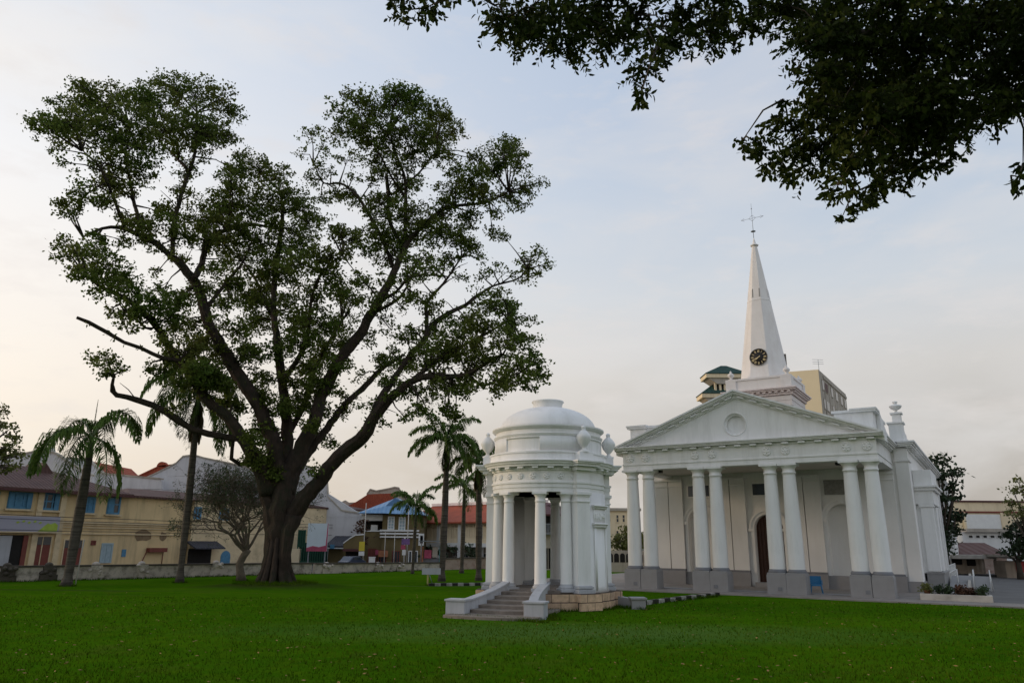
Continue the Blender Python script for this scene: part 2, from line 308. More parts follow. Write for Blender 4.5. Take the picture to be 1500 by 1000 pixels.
def tag(o, label=None, cat=None, group=None, kind=None):
    if label: o['label'] = label
    if cat: o['category'] = cat
    if group: o['group'] = group
    if kind: o['kind'] = kind
    return o
def empty(name, loc=(0, 0, 0), rz=0.0, label=None, cat=None, group=None):
    o = bpy.data.objects.new(name, None); COL.objects.link(o); o.location = loc; o.rotation_euler = (0, 0, rz); o.empty_display_size = .3
    return tag(o, label, cat, group)
def copy_tree(o, parent=None):
    kids = [c for c in bpy.data.objects if c.parent == o]
    c = o.copy(); COL.objects.link(c)
    if parent: c.parent = parent
    for k in kids: copy_tree(k, c)
    return c
def quads_mesh(name, V, nper, m, parent, smooth=False):
    """V: (n*nper,3) array, faces of nper verts"""
    n = len(V) // nper; me = bpy.data.meshes.new(name)
    me.vertices.add(len(V)); me.vertices.foreach_set('co', np.asarray(V, dtype=np.float32).ravel())
    me.loops.add(len(V)); me.loops.foreach_set('vertex_index', np.arange(len(V), dtype=np.int32))
    me.polygons.add(n); me.polygons.foreach_set('loop_start', np.arange(0, len(V), nper, dtype=np.int32))
    me.update(calc_edges=True); me.validate()
    me.materials.append(M[m]); o = bpy.data.objects.new(name, me); COL.objects.link(o)
    if parent: o.parent = parent
    return o
def leaf_quads(rng, P, size, droop=.25, wide=.5, out=None):
    """leaf-shaped rhombs at points P (n,3); returns (n*4,3)"""
    n = len(P); d = rng.normal(size=(n, 3)); d[:, 2] -= droop
    if out is not None: d += out
    d /= np.linalg.norm(d, axis=1)[:, None] + 1e-9
    r = rng.normal(size=(n, 3)); s = np.cross(d, r); s /= np.linalg.norm(s, axis=1)[:, None] + 1e-9
    L = (size * rng.uniform(.65, 1.3, n))[:, None]
    Q = np.empty((n, 4, 3)); Q[:, 0] = P; Q[:, 1] = P + d * L * .5 + s * L * wide * .5; Q[:, 2] = P + d * L; Q[:, 3] = P + d * L * .5 - s * L * wide * .5
    return Q.reshape(-1, 3)
def clump_points(rng, c, r, n_sub, n_leaf, sub_r, flat=.75):
    d = rng.normal(size=(n_sub, 3)); d /= np.linalg.norm(d, axis=1)[:, None]
    q = np.array(c) + d * (r * rng.uniform(.15, 1.12, n_sub) ** .6)[:, None] * np.array([1, 1, flat])
    s = rng.normal(size=(n_sub, n_leaf, 3)) * (sub_r * rng.uniform(.5, 1.2, n_sub))[:, None, None] * np.array([1, 1, .6])
    return (q[:, None, :] + s).reshape(-1, 3), q

# ------------------------------------------------------------------ ground
def sheet(name, poly, z, m, kind='structure'):
    o = MB().add([(x, y, z) for x, y in poly], [tuple(range(len(poly)))]).build(name, m); return tag(o, kind=kind)
sheet('ground', [(-900, -300), (900, -300), (900, 1500), (-900, 1500)], -.02, 'drygnd')
def lawn():
    m = mat('lawn_grass', (.030, .150, .006), 1.0, spec=.0); nt = m.node_tree; N = nt.nodes; Lk = nt.links
    tc = N.new('ShaderNodeTexCoord'); O = tc.outputs['Object']; b = N['Principled BSDF']
    def noise(s, d=5, r=.6, sc=None):
        n = N.new('ShaderNodeTexNoise'); n.inputs['Scale'].default_value = s; n.inputs['Detail'].default_value = d; n.inputs['Roughness'].default_value = r
        if sc:
            mp = N.new('ShaderNodeMapping'); mp.inputs['Scale'].default_value = sc; Lk.new(O, mp.inputs[0]); Lk.new(mp.outputs[0], n.inputs[0])
        else: Lk.new(O, n.inputs[0])
        return n.outputs[0]
    def rng(v, a, c, lo=0., hi=1.):
        n = N.new('ShaderNodeMapRange'); n.inputs[1].default_value = a; n.inputs[2].default_value = c; n.inputs[3].default_value = lo; n.inputs[4].default_value = hi; Lk.new(v, n.inputs[0]); return n.outputs[0]
    def mix(f, a, c):
        n = N.new('ShaderNodeMix'); n.data_type = 'RGBA'; Lk.new(f, n.inputs[0])
        for s, v in ((6, a), (7, c)):
            if isinstance(v, tuple): n.inputs[s].default_value = v + (1,)
            else: Lk.new(v, n.inputs[s])
        return n.outputs[2]
    def mul(a, c):
        n = N.new('ShaderNodeMath'); n.operation = 'MULTIPLY'
        for i, v in enumerate((a, c)):
            if isinstance(v, float): n.inputs[i].default_value = v
            else: Lk.new(v, n.inputs[i])
        return n.outputs[0]
    def spot(x, y, rx, ry, soft, ns=.5):      # an elliptic patch with a ragged edge
        mp = N.new('ShaderNodeMapping'); mp.vector_type = 'TEXTURE'; mp.inputs['Location'].default_value = (x, y, 0); mp.inputs['Scale'].default_value = (rx, ry, 1); Lk.new(O, mp.inputs[0])
        ln = N.new('ShaderNodeVectorMath'); ln.operation = 'LENGTH'; Lk.new(mp.outputs[0], ln.inputs[0])
        ad = N.new('ShaderNodeMath'); ad.operation = 'MULTIPLY_ADD'; ad.inputs[1].default_value = ns; Lk.new(noise(.9, 6), ad.inputs[0]); Lk.new(ln.outputs['Value'], ad.inputs[2])
        return rng(ad.outputs[0], 1.0 + ns * .5, 1.0 + ns * .5 - soft)
    c = mix(rng(noise(.18, 4), .35, .65), (.036, .115, .003), (.058, .148, .004))
    c = mix(mul(rng(noise(1.6, 6, .7), .45, .7), .55), c, (.095, .160, .005))
    c = mix(mul(rng(noise(26, 4, .7), .42, .70), .45), c, (.012, .045, .0006))
    c = mix(mul(rng(noise(60, 3, .7, (1, .35, 1)), .55, .75), .35), c, (.075, .17, .008))
    c = mix(mul(rng(noise(.45, 7, .7), .54, .74), .55), c, (.085, .090, .018))
    c = mix(mul(spot(-13.0, 42.6, 5.0, 3.2, .6), .85), c, (.035, .040, .012))  # bare soil, its dark tone also standing for the big tree's shade
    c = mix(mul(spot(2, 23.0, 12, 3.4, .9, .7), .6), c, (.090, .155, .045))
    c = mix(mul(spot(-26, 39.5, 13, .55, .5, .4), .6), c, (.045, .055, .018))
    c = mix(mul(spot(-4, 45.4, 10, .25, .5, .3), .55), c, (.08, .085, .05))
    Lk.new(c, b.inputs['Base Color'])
    bp = N.new('ShaderNodeBump'); bp.inputs['Strength'].default_value = .8; bp.inputs['Distance'].default_value = .06; Lk.new(noise(38, 5, .75), bp.inputs['Height']); Lk.new(bp.outputs[0], b.inputs['Normal'])
    M['lawn'] = m
    # the lawn sheet, gently swelling, with a mound round the big tree
    nx, ny = 120, 110; x0, x1, y0, y1 = -62, 48, -12, 86; r = random.Random(2); vs = []
    for j in range(ny + 1):
        for i in range(nx + 1):
            x = x0 + (x1 - x0) * i / nx; y = y0 + (y1 - y0) * j / ny
            q = math.hypot(x + 13, (y - 43.5) * 1.1)
            vs.append((x, y, .30 * math.exp(-(q / 3.4) ** 2) + .012 * math.sin(x * .7 + y * .31) * math.sin(y * .53)))
    fs = [(j * (nx + 1) + i, j * (nx + 1) + i + 1, (j + 1) * (nx + 1) + i + 1, (j + 1) * (nx + 1) + i) for j in range(ny) for i in range(nx)]
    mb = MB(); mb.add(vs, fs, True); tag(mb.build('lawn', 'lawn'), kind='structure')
lawn()
def grass_tufts():
    rng = np.random.default_rng(4); n = 52000
    Y = 13.5 + 22 * rng.random(n) ** 1.7; X = (rng.random(n) * 2 - 1) * (Y * .74 + 1)
    P = np.stack([X, Y, np.full(n, .0)], 1); lean = rng.normal(size=(n, 2)) * .022
    h = rng.uniform(.035, .085, n); w = rng.uniform(.004, .010, n) * (1 + Y / 25); a = rng.random(n) * PI
    V = np.empty((n, 3, 3)); sx = np.cos(a) * w; sy = np.sin(a) * w
    V[:, 0] = P + np.stack([sx, sy, np.zeros(n)], 1); V[:, 1] = P - np.stack([sx, sy, np.zeros(n)], 1); V[:, 2] = P + np.stack([lean[:, 0], lean[:, 1], h], 1)
    M['blade'] = mat('grass_blade', (.034, .090, .0025), 1.0, .1, .3, spec=0.0, island=.4, col2=(.062, .100, .006), trans=.2)
    # longer blades where the mower misses: round the pavilion, the steps, the tree and along the walls
    E = []
    def ring(cx, cy, r0, r1, k):
        a = rng.random(k) * 2 * PI; q = r0 + (r1 - r0) * rng.random(k); E.append(np.stack([cx + q * np.cos(a), cy + q * np.sin(a)], 1))
    def line(x0, y0, x1, y1, w, k):
        t = rng.random(k)[:, None]; E.append(np.array([[x0, y0]]) + t * np.array([[x1 - x0, y1 - y0]]) + rng.normal(size=(k, 2)) * w)
    ring(1.6, 32.5, 2.74, 2.98, 2600); ring(-13.05, 43.6, 1.0, 2.3, 2200); line(-30, 46.0, -15.6, 60.5, .12, 2200); line(-13.6, 62.5, -7.8, 69.7, .12, 900); ring(-24.2, 42.85, .2, .5, 260); ring(-19.85, 47.1, .2, .5, 200); ring(-17.2, 50, .2, .5, 200)
    line(-5, 46.2, -1.5, 47.4, .1, 500); line(5.7, 33.6, 10.3, 38.8, .1, 900); line(-2.1, 28.2, .2, 30.4, .12, 700); line(-2.2, 27.3, 1.2, 25.6, .1, 900); line(1.4, 26.2, 1.5, 30.0, .14, 700); line(4.0, 32.0, 5.4, 30.9, .12, 400)
    Q = np.concatenate(E); k = len(Q); P2 = np.concatenate([Q, np.zeros((k, 1))], 1); P2[:, 2] = .30 * np.exp(-((Q[:, 0] + 13) ** 2 + ((Q[:, 1] - 43.5) * 1.1) ** 2) / 11.6); h2 = rng.uniform(.06, .17, k); a2 = rng.random(k) * PI; w2 = rng.uniform(.008, .018, k); l2 = rng.normal(size=(k, 2)) * .04
    V2 = np.empty((k, 3, 3)); s2 = np.stack([np.cos(a2) * w2, np.sin(a2) * w2, np.zeros(k)], 1); V2[:, 0] = P2 + s2; V2[:, 1] = P2 - s2; V2[:, 2] = P2 + np.stack([l2[:, 0], l2[:, 1], h2], 1); V = np.concatenate([V, V2])
    o = quads_mesh('grass', V.reshape(-1, 3), 3, 'blade', None); tag(o, 'short green grass blades of the lawn in the foreground', 'grass', kind='stuff')
    n = 1100; Y = 14 + 24 * rng.random(n) ** 1.3; X = (rng.random(n) * 2 - 1) * (Y * .72)
    P = np.stack([X, Y, np.full(n, .05)], 1); V = leaf_quads(rng, P, .095, droop=0, wide=.6); V[:, 2] = .04 + (V[:, 2] - .05) * .3
    o = quads_mesh('fallen_leaves', V, 4, 'litter', None); tag(o, 'scatter of small brown fallen leaves on the lawn', 'leaves', kind='stuff')
grass_tufts()

# ------------------------------------------------------------------ church
CH = (12.39, 40.905); CY = -.563
church = empty('church', (CH[0], CH[1], 0), CY, 'white classical church with columned portico, pediment and tall clock spire beside the lawn', 'church')
cxf = Matrix.Translation((CH[0], CH[1], 0)) @ Matrix.Rotation(CY, 4, 'Z')
def cw(u, v, z=0): return tuple(cxf @ Vector((u, v, z)))
U0 = -.25                       # axis of the nave behind the portico
def pavement():
    o = MB().prism([(-16, -1.55), (17.5, -1.95), (17.5, 12), (9.0, 48), (-16, 48)], 2, -.05, .06).build('church_pavement', 'pave'); o.matrix_world = cxf.copy(); tag(o, kind='structure')
    o = MB().add([cw(u, v, .066) for u, v in [(8.6, .55), (60, -3.0), (95, 60), (8.6, 75)]], [(0, 1, 2, 3)]).build('car_park', 'asphalt'); tag(o, kind='structure')
    o = MB().prism([(17.52, -1.98), (70, -2.8), (70, -2.6), (17.52, -1.78)], 2, -.05, .10).build('kerb', 'grey2'); o.matrix_world = cxf.copy(); tag(o, 'low grey kerb between lawn and car park at far right', 'kerb')
pavement()
def church_build():
    # --- portico columns
    prof = [(.46, 1.10), (.47, 1.14), (.46, 1.20), (.425, 1.24), (.41, 1.27), (.405, 1.5), (.40, 2.6), (.385, 3.6), (.355, 4.9), (.325, 6.0), (.322, 6.12), (.35, 6.13), (.36, 6.17), (.35, 6.21), (.325, 6.22), (.322, 6.38), (.345, 6.40), (.40, 6.47), (.43, 6.51), (.435, 6.53)]
    first = None
    for k, u in enumerate((-6.45, -5.46, -2.46, -1.49, 1.49, 2.46, 5.46, 6.45)):
        if first is None:
            e = MB().lathe(prof[4:], 0, .5, 0, 40).box(-.47, .47, .03, .97, 6.53, 6.65).build('column', 'white', church)
            MB().lathe(prof[:5], 0, .5, 0, 40).build('base_moulding', 'dgrey', e)
            b = MB(); b.box(-.482, .482, 0, 1.0, -.02, .98); b.prism([(-.482, .98), (.482, .98), (.44, 1.10), (-.44, 1.10)], 1, .04, .96); b.build('plinth', 'grey', e, .012)
            first = e
        else: e = copy_tree(first, church)
        e.location = (u, 0, 0)
    for u in (-5.955, -1.975, 1.975, 5.955): MB().box(u - .02, u + .02, .06, .96, 0, .97).build('plinth_joint', 'joint', church)
    for u in (-6.28, -1.68, 2.3 - .65, 6.2 - .45): MB().box(u - .10, u + .10, -.03, .02, .22, .40).build('drain_spout', 'dgrey', church)
    # --- entablature round the portico
    b = MB(); V1 = 6.4
    b.box(-6.86, 6.86, .14, .86, 6.65, 6.92); b.box(-6.90, 6.90, .10, .86, 6.92, 6.99); b.box(-6.86, 6.86, .14, .86, 6.99, 7.64)
    for s in (-1, 1):
        b.box(s * 6.86, s * 6.14, .86, V1, 6.651, 6.921); b.box(s * 6.90, s * 6.14, .86, V1, 6.921, 6.989); b.box(s * 6.86, s * 6.14, .86, V1, 6.989, 7.641)
    b.build('entablature', 'white', church)
    b = MB()
    b.box(-6.90, 6.90, .10, .86, 7.64, 7.70); b.box(-7.16, 7.16, -.16, V1 - .01, 7.785, 7.86); b.box(-7.22, 7.22, -.22, V1 - .012, 7.86, 7.92); b.box(-7.28, 7.28, -.28, V1 - .014, 7.92, 7.985)
    for s in (-1, 1): b.box(s * 6.94, s * 6.2, .86, V1, 7.641, 7.701)
    k = 17
    for i in range(k):
        u = -6.65 + 13.3 * i / (k - 1); b.box(u - .18, u + .18, -.10, .2, 7.655, 7.735); b.box(u - .12, u + .12, .0, .2, 7.735, 7.785)
    for s in (-1, 1):
        for i in range(7): v = .75 + i * .8; b.box(s * 7.08, s * 6.8, v - .18, v + .18, 7.655, 7.735); b.box(s * 6.98, s * 6.8, v - .12, v + .12, 7.735, 7.784)
        b.box(s * 6.86, s * 6.3, .2, V1, 7.70, 7.783)
    b.box(-6.86, 6.86, .14, .5, 7.70, 7.782)
    b.build('cornice', 'white', church, .008)
    ro = None
    for u in (-6.42, -5.45, -2.46, -1.49, 1.49, 2.46, 5.45, 6.42):
        if ro is None:
            b = MB(); b.xf = Matrix.Translation((0, .14, 7.32)) @ Matrix.Rotation(rad(90), 4, 'X')
            b.lathe([(.23, 0), (.23, .045), (.19, .05), (.17, .02), (.12, .02), (.10, .05), (.05, .06), (0, .07)], seg=24)
            for i in range(6): a = i * PI / 3; b.lathe([(.06, .02), (.05, .05), (0, .055)], .14 * math.cos(a), .14 * math.sin(a), 0, 8)
            ro = b.build('rosette', 'white', church)
        else: ro = copy_tree(ro, church)
        ro.location = (u, 0, 0)
    # --- ceiling and roof of the portico, pediment
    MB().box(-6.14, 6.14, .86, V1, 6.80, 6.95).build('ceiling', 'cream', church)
    b = MB(); ap = 10.36
    b.prism([(-6.9, 7.985), (6.9, 7.985), (0, ap + .16)], 1, .22, .6)
    ty = b.build('tympanum', 'white', church)
    b = MB(); b.xf = Matrix.Translation((U0 * .5, .20, 8.92)) @ Matrix.Rotation(rad(90), 4, 'X'); b.lathe([(.62, .3), (.58, -.02), (.54, -.12), (.50, -.12), (.49, -.33)], seg=48, smooth=False); cut = b.build('cutter', 'white')
    bm = bmesh.new(); bm.from_mesh(cut.data); bmesh.ops.remove_doubles(bm, verts=bm.verts, dist=1e-4); bmesh.ops.recalc_face_normals(bm, faces=bm.faces); bm.to_mesh(cut.data); bm.free()
    bm = bmesh.new(); bm.from_mesh(ty.data); bmesh.ops.recalc_face_normals(bm, faces=bm.faces); bm.to_mesh(ty.data); bm.free()
    mo = ty.modifiers.new('roundel', 'BOOLEAN'); mo.operation = 'DIFFERENCE'; mo.object = cut; mo.solver = 'EXACT'; cut.parent = church
    bpy.context.view_layer.update(); me = bpy.data.meshes.new_from_object(ty.evaluated_get(bpy.context.evaluated_depsgraph_get())); ty.modifiers.clear(); ty.data = me; bpy.data.objects.remove(cut)
    b = MB(); b.xf = Matrix.Translation((U0 * .5, .22, 8.92)) @ Matrix.Rotation(rad(90), 4, 'X')
    b.lathe([(.66, -.005), (.66, .015), (.59, .015), (.59, -.02)], seg=48, caps=False);
    b.build('medallion', 'white', church)
    b = MB(); sl_ = (10.80 - 8.0) / 7.28; an = math.atan(sl_)
    for s in (-1, 1):
        def rk(x0, zo0, zo1, vf, b=b, s=s):
            b.prism([(0, 10.80 + zo0), (s * 7.28, 8.0 + zo0 + .0), (s * 7.28, 8.0 + zo1), (0, 10.80 + zo1)], 1, vf, 1.2 + vf * .01)
        rk(0, -.46, -.40, .13); rk(0, -.40, -.25, .10); rk(0, -.26, -.20, -.10); rk(0, -.20, -.10, -.17); rk(0, -.10, 0, -.28)
        for i in range(10):
            t = (i + .5) / 10.3; x = s * 7.0 * t; z = 10.80 - sl_ * 7.0 * t
            b.prism([(x - .18, z - .375 + sl_ * .18 * s), (x + .18, z - .375 - sl_ * .18 * s), (x + .18, z - .30 - sl_ * .18 * s), (x - .18, z - .30 + sl_ * .18 * s)], 1, -.07, .3)
    b.build('raking_cornice', 'white', church)
    b = MB()
    b.prism([(-6.6, 8.22), (6.6, 8.22), (0, 10.76)], 1, .62, 26.0)
    b.build('roof', 'rooftile', church)
    # --- attic blocks behind the pediment and the parapet along the portico sides
    for s in (-1, 1):
        b = MB(); a0, a1, a2 = s * 4.85, s * 5.75, s * 6.75
        b.box(a0, a1, 1.22, 6.38, 7.985, 9.22); b.box(a1, a2, 1.10, 2.3, 7.985, 9.20); b.box(a1, s * 6.70, 2.3, 6.38, 7.985, 9.18)
        b.box(s * 4.75, s * 5.78, 1.12, 6.42, 9.22, 9.36); b.box(s * 5.70, s * 6.92, .96, 2.4, 9.20, 9.30); b.box(s * 5.66, s * 6.96, .92, 2.42, 9.30, 9.40); b.box(s * 5.8, s * 6.78, 2.38, 6.4, 9.18, 9.34)
        b.prism([(2.4, 9.34), (3.6, 8.9), (4.8, 8.55), (6.3, 8.4), (6.3, 7.99), (2.4, 7.99)], 0, s * 6.75, s * 6.95)
        b.build('attic_block', 'white', church, .01)
    # --- main block
    UL, UR, L = -7.5, 7.66, 35.2; VB = V1 + L
    b = MB()
    # front wall with openings: centre door and two arched niches
    def arch_wall(u0, u1, oc, ow, spr, v, th, zb, zt):
        # wall panel u0..u1 with arched opening centred oc, half width ow, spring height spr
        n = 14; pts = [(oc - ow, zb)] + [(oc - ow * math.cos(PI * i / n), spr + ow * math.sin(PI * i / n)) for i in range(n + 1)] + [(oc + ow, zb)]
        for q in range(len(pts) - 1):
            (xa, za), (xb, zb_) = pts[q], pts[q + 1]
            if abs(xb - xa) > 1e-6: b.add([(xa, v, za), (xb, v, zb_), (xb, v, zt), (xa, v, zt)], [(0, 1, 2, 3)])
            b.add([(xa, v, za), (xb, v, zb_), (xb, v + th, zb_), (xa, v + th, za)], [(3, 2, 1, 0)])
        b.add([(u0, v, zb), (oc - ow, v, zb), (oc - ow, v, zt), (u0, v, zt)], [(0, 1, 2, 3)]); b.add([(oc + ow, v, zb), (u1, v, zb), (u1, v, zt), (oc + ow, v, zt)], [(0, 1, 2, 3)])
    cs = [-4.45, U0, 3.95]
    b.box(UL, -5.55, V1, V1 + .7, 0, 7.6); b.box(-3.35, -1.52, V1, V1 + .7, 0, 7.6); b.box(1.02, 2.85, V1, V1 + .7, 0, 7.6); b.box(5.05, UR, V1, V1 + .7, 0, 7.6)
    arch_wall(-5.55, -3.35, cs[0], .78, 3.85, V1 + .06, .5, 0, 7.6); arch_wall(-1.52, 1.02, cs[1], .84, 3.42, V1 + .06, .5, 0, 7.6); arch_wall(2.85, 5.05, cs[2], .84, 3.95, V1 + .06, .5, 0, 7.6)
    for c in (cs[0], cs[2]): b.box(c - 1.05, c + 1.05, V1 + .5, V1 + .7, 0, 7.6)
    b.box(cs[1] - 1.2, cs[1] + 1.2, V1 + .5, V1 + .7, 4.5, 7.6)
    # long walls and rear
    b.box(UR - .6, UR, V1 + .7, VB, 0, 7.75); b.box(UL, UL + .6, V1 + .7, VB, 0, 7.75); b.box(UL + .6, UR - .6, VB - .6, VB, 0, 7.75)
    b.box(UL + .02, UR - .02, V1 + .03, V1 + .7, 7.6, 7.75)
    b.build('nave_wall', 'white2', church)
    for u0, u1 in ((-7.42, -6.47), (-6.42, -5.50), (-3.40, -2.47), (-2.42, -1.50), (1.0, 1.93), (1.98, 2.90), (5.05, 5.95), (6.0, 6.85)):
        b = MB(); b.box(u0, u1, V1 - .16, V1, .98, 6.4); b.box(u0 - .02, u1 + .02, V1 - .20, V1, 6.05, 6.13); b.box(u0 - .022, u1 + .022, V1 - .24, V1, 6.4, 6.52); b.build('pilaster', 'white2', church, .008)
    b = MB(); b.box(7.02, UR + .04, V1 - .1, V1 + 1.0, .62, 7.06); b.box(6.98, UR + .12, V1 - .17, V1 + 1.06, 7.06, 7.16); b.box(7.0, UR + .08, V1 - .13, V1 + 1.02, 7.16, 7.24); b.box(7.02, UR + .04, V1 - .1, V1 + 1, 7.24, 7.7)
    b.build('pilaster', 'white2', church, .008)
    for u0, u1 in ((-7.44, -5.49), (-3.42, -1.49), (.99, 2.91), (5.04, 6.87)): MB().box(u0, u1, V1 - .21, V1 + .02, .86, .975).build('base_moulding', 'dgrey', church)
    b = MB()
    for u0, u1 in ((UL - .03, -5.5), (-3.45, -1.46), (.96, 2.92), (5.02, 6.95)): b.box(u0, u1, V1 - .26, V1 + .01, 0, .86)
    for c in (cs[0], cs[2]): b.box(c - 1.04, c + 1.04, V1 - .06, V1 + .6, 0, .80)
    b.box(6.96, UR + .07, V1 - .2, V1 + 1.04, 0, .62); b.box(UR - .1, UR + .10, V1 + 1.04, VB + .1, 0, .60); b.box(UL - .1, UL + .1, V1, VB + .1, 0, .6)
    b.box(-6.9, 6.9, 1.0, 1.6, -.02, .10)
    b.build('wall_plinth', 'grey', church, .01)
    # door case, niche hoods, tablets
    for c, hw, sp in ((cs[0], .78, 3.85), (cs[1], .84, 3.42), (cs[2], .84, 3.95)):
        b = MB(); n = 18
        for i in range(n):
            a0, a1 = PI * i / n, PI * (i + 1) / n
            for r0, r1, vf in ((hw + .02, hw + .2, V1 - .05), (hw + .2, hw + .32, V1 - .1)):
                q = [(c - r * math.cos(a), sp + r * math.sin(a)) for r, a in ((r0, a0), (r1, a0), (r1, a1), (r0, a1))]
                b.prism(q, 1, vf, V1 + .06)
        for s in (-1, 1):
            b.box(c + s * (hw + .02), c + s * (hw + .20), V1 - .05, V1 + .06, .8, sp - .16); b.box(c + s * (hw - .02), c + s * (hw + .36), V1 - .13, V1 + .06, sp - .16, sp)
        b.box(c - .1, c + .1, V1 - .16, V1 + .05, sp + hw + .05, sp + hw + .36)
        b.build('arch_surround', 'white2', church)
    dr = MB().box(cs[1] - .95, cs[1] + .95, V1 + .42, V1 + .5, .1, 4.5).build('door', 'doorwood', church)
    b = MB(); b.box(cs[1] - .02, cs[1] + .02, V1 + .39, V1 + .42, .1, 4.3)
    for s in (-1, 1):
        for z0, z1 in ((.5, 1.5), (1.75, 3.1)): b.box(cs[1] + s * .15, cs[1] + s * .7, V1 + .395, V1 + .42, z0, z1)
    b.build('panel', 'doorwood', dr)
    MB().box(cs[1] - .9, cs[1] + .9, V1 - .5, V1 + .4, 0, .32).build('door_step', 'grey', church)
    for c, m in ((cs[0], 'glassdk'), (U0 - .1, 'glassdk'), (cs[2] - .05, 'tablet')):
        b = MB(); h = .78
        for q in ((c - h, c + h, 5.34, 5.42), (c - h, c + h, 6.10, 6.18), (c - h, c - h + .09, 5.42, 6.10), (c + h - .09, c + h, 5.42, 6.10)): b.box(q[0], q[1], V1 - .04, V1 + .06, q[2], q[3])
        f = b.build('window_frame' if m == 'glassdk' else 'tablet_frame', 'white2' if m == 'glassdk' else 'tablet', church)
        MB().box(c - h + .09, c + h - .09, V1 - .008, V1 + .055, 5.42, 6.10).build('pane' if m == 'glassdk' else 'tablet', m, f)
    # main cornice
    b = MB()
    for z0, z1, o in ((7.70, 7.80, .10), (7.88, 7.98, .34), (7.98, 8.08, .42), (8.08, 8.18, .50)):
        b.box(7.29 if o > .2 else 6.96, UR + o, V1 - o, V1 + .5, z0, z1); b.box(UR - .5, UR + o, V1 + .5, VB + o, z0, z1)
        b.box(UL - o, -7.29, V1 - o, V1 + .5, z0, z1); b.box(UL - o, UL + .5, V1 + .5, VB + o, z0, z1)
    b.box(UL, UR, V1 + .0, VB, 7.80, 7.875)
    for i in range(42): v = V1 - .05 + i * .85; b.box(UR, UR + .26, v - .17, v + .17, 7.80, 7.879)
    b.box(UL + .5, UR - .5, V1 + .5, VB - .1, 7.9, 8.2)
    b.build('main_cornice', 'white', church, .008)
    # corner pedestal with urn, further pedestals along the side parapet
    b = MB()
    b.box(6.86, 7.72, V1 - .1, V1 + .9, 8.18, 8.30); b.box(6.92, 7.64, V1 - .04, V1 + .8, 8.30, 9.22); b.box(6.84, 7.72, V1 - .12, V1 + .88, 9.22, 9.32)
    b.box(7.14, 7.60, V1 + .1, V1 + .6, 9.32, 9.78); b.box(7.06, 7.68, V1 + .02, V1 + .68, 9.78, 9.88)
    b.prism([(V1 + .8, 9.32), (V1 + 1.2, 9.0), (V1 + 1.7, 8.85), (V1 + 2.4, 8.8), (V1 + 2.4, 8.18), (V1 + .8, 8.18)], 0, 7.0, 7.6)
    b.box(7.1, 7.62, V1 + 2.4, VB - .2, 8.18, 8.62)
    b.build('corner_pedestal', 'white', church, .01)
    MB().lathe([(.10, 0), (.16, .03), (.07, .08), (.06, .14), (.12, .17), (.26, .25), (.33, .36), (.34, .40), (.31, .43), (.20, .47), (.10, .5), (.09, .56), (.14, .60), (.13, .66), (.0, .70)], 7.37, V1 + .35, 9.88, 28).build('urn', 'white', church)
    # side porch on the long wall
    b = MB(); P0, P1 = 8.2, 13.0
    b.box(UR, 8.38, P0 + .1, P1 - .1, 1.0, 4.75)
    b.box(7.86, 8.50, P0, P0 + .6, 1.12, 4.62); b.box(7.80, 8.56, P0 - .06, P0 + .66, 4.62, 4.78); b.box(7.7, 8.60, P0 + 1.1, P0 + 1.7, 1.12, 4.62)
    b.box(UR, 8.60, P0 - .05, P1, 4.78, 5.55); b.box(UR, 8.74, P0 - .18, P1 + .1, 5.55, 5.72); b.box(UR, 8.86, P0 - .3, P1 + .2, 5.72, 5.84)
    b.box(UR + .02, 8.62, P0 + .0, P1 - .1, 5.84, 6.72)
    b.build('side_porch', 'white', church, .01)
    b = MB(); b.box(7.78, 8.62, P0 - .1, P1 + .05, 0, .98); b.box(7.76, 8.66, P0 - .13, P1 + .07, .98, 1.08)
    b.build('porch_plinth', 'grey', church, .01)
    Rv = [15.2, 17.9, 20.6, 23.3, 26.0, 28.7, 31.4, 34.1, 36.8, 39.5]
    for v in Rv: b = MB(); b.box(UR, UR + .22, v - .42, v + .42, .6, 6.5); b.box(UR, UR + .30, v - .5, v + .5, 6.5, 6.75); b.build('side_pilaster', 'white', church)
    MB().box(UR, UR + .12, V1 + 6.8, VB, 6.75, 7.05).build('frieze_band', 'white', church); MB().box(UR, UR + .55, VB - 6.0, VB - .4, .6, 7.68).build('end_bay', 'white', church)
    for v0, v1 in zip(Rv[:-1], Rv[1:]):
        c = (v0 + v1) / 2; b = MB(); n = 10; hw = .62
        poly = [(c - hw, 2.9)] + [(c - hw * math.cos(PI * i / n), 4.3 + hw * math.sin(PI * i / n)) for i in range(n + 1)] + [(c + hw, 2.9)]
        o2 = [(c + (p[0] - c) * 1.22, 4.0 + (p[1] - 4.0) * 1.12) for p in poly]
        for i in range(len(poly) - 1): b.prism([poly[i], poly[i + 1], o2[i + 1], o2[i]], 0, UR, UR + .09)
        b.prism([poly[0], o2[0], o2[-1], poly[-1]], 0, UR, UR + .14)
        f = b.build('window_frame', 'white', church); MB().prism(poly, 0, UR, UR + .03).build('pane', 'glassdk', f)
    # --- tower and spire
    TV0, TV1, TH, tc = 6.75, 10.95, 2.06, -.30
    cy_ = (TV0 + TV1) / 2
    b = MB()
    b.box(tc - TH + .12, tc + TH - .12, TV0 + .12, TV1 - .12, 8.0, 11.3)
    for z in (10.5, 10.85, 11.2): b.box(tc - TH + .08, tc + TH - .08, TV0 + .08, TV1 - .08, z + .03, z + .33)
    b.build('tower', 'towerw', church)
    b = MB()
    b.box(tc - TH - .02, tc + TH + .02, TV0 - .02, TV1 + .02, 11.56, 11.70)
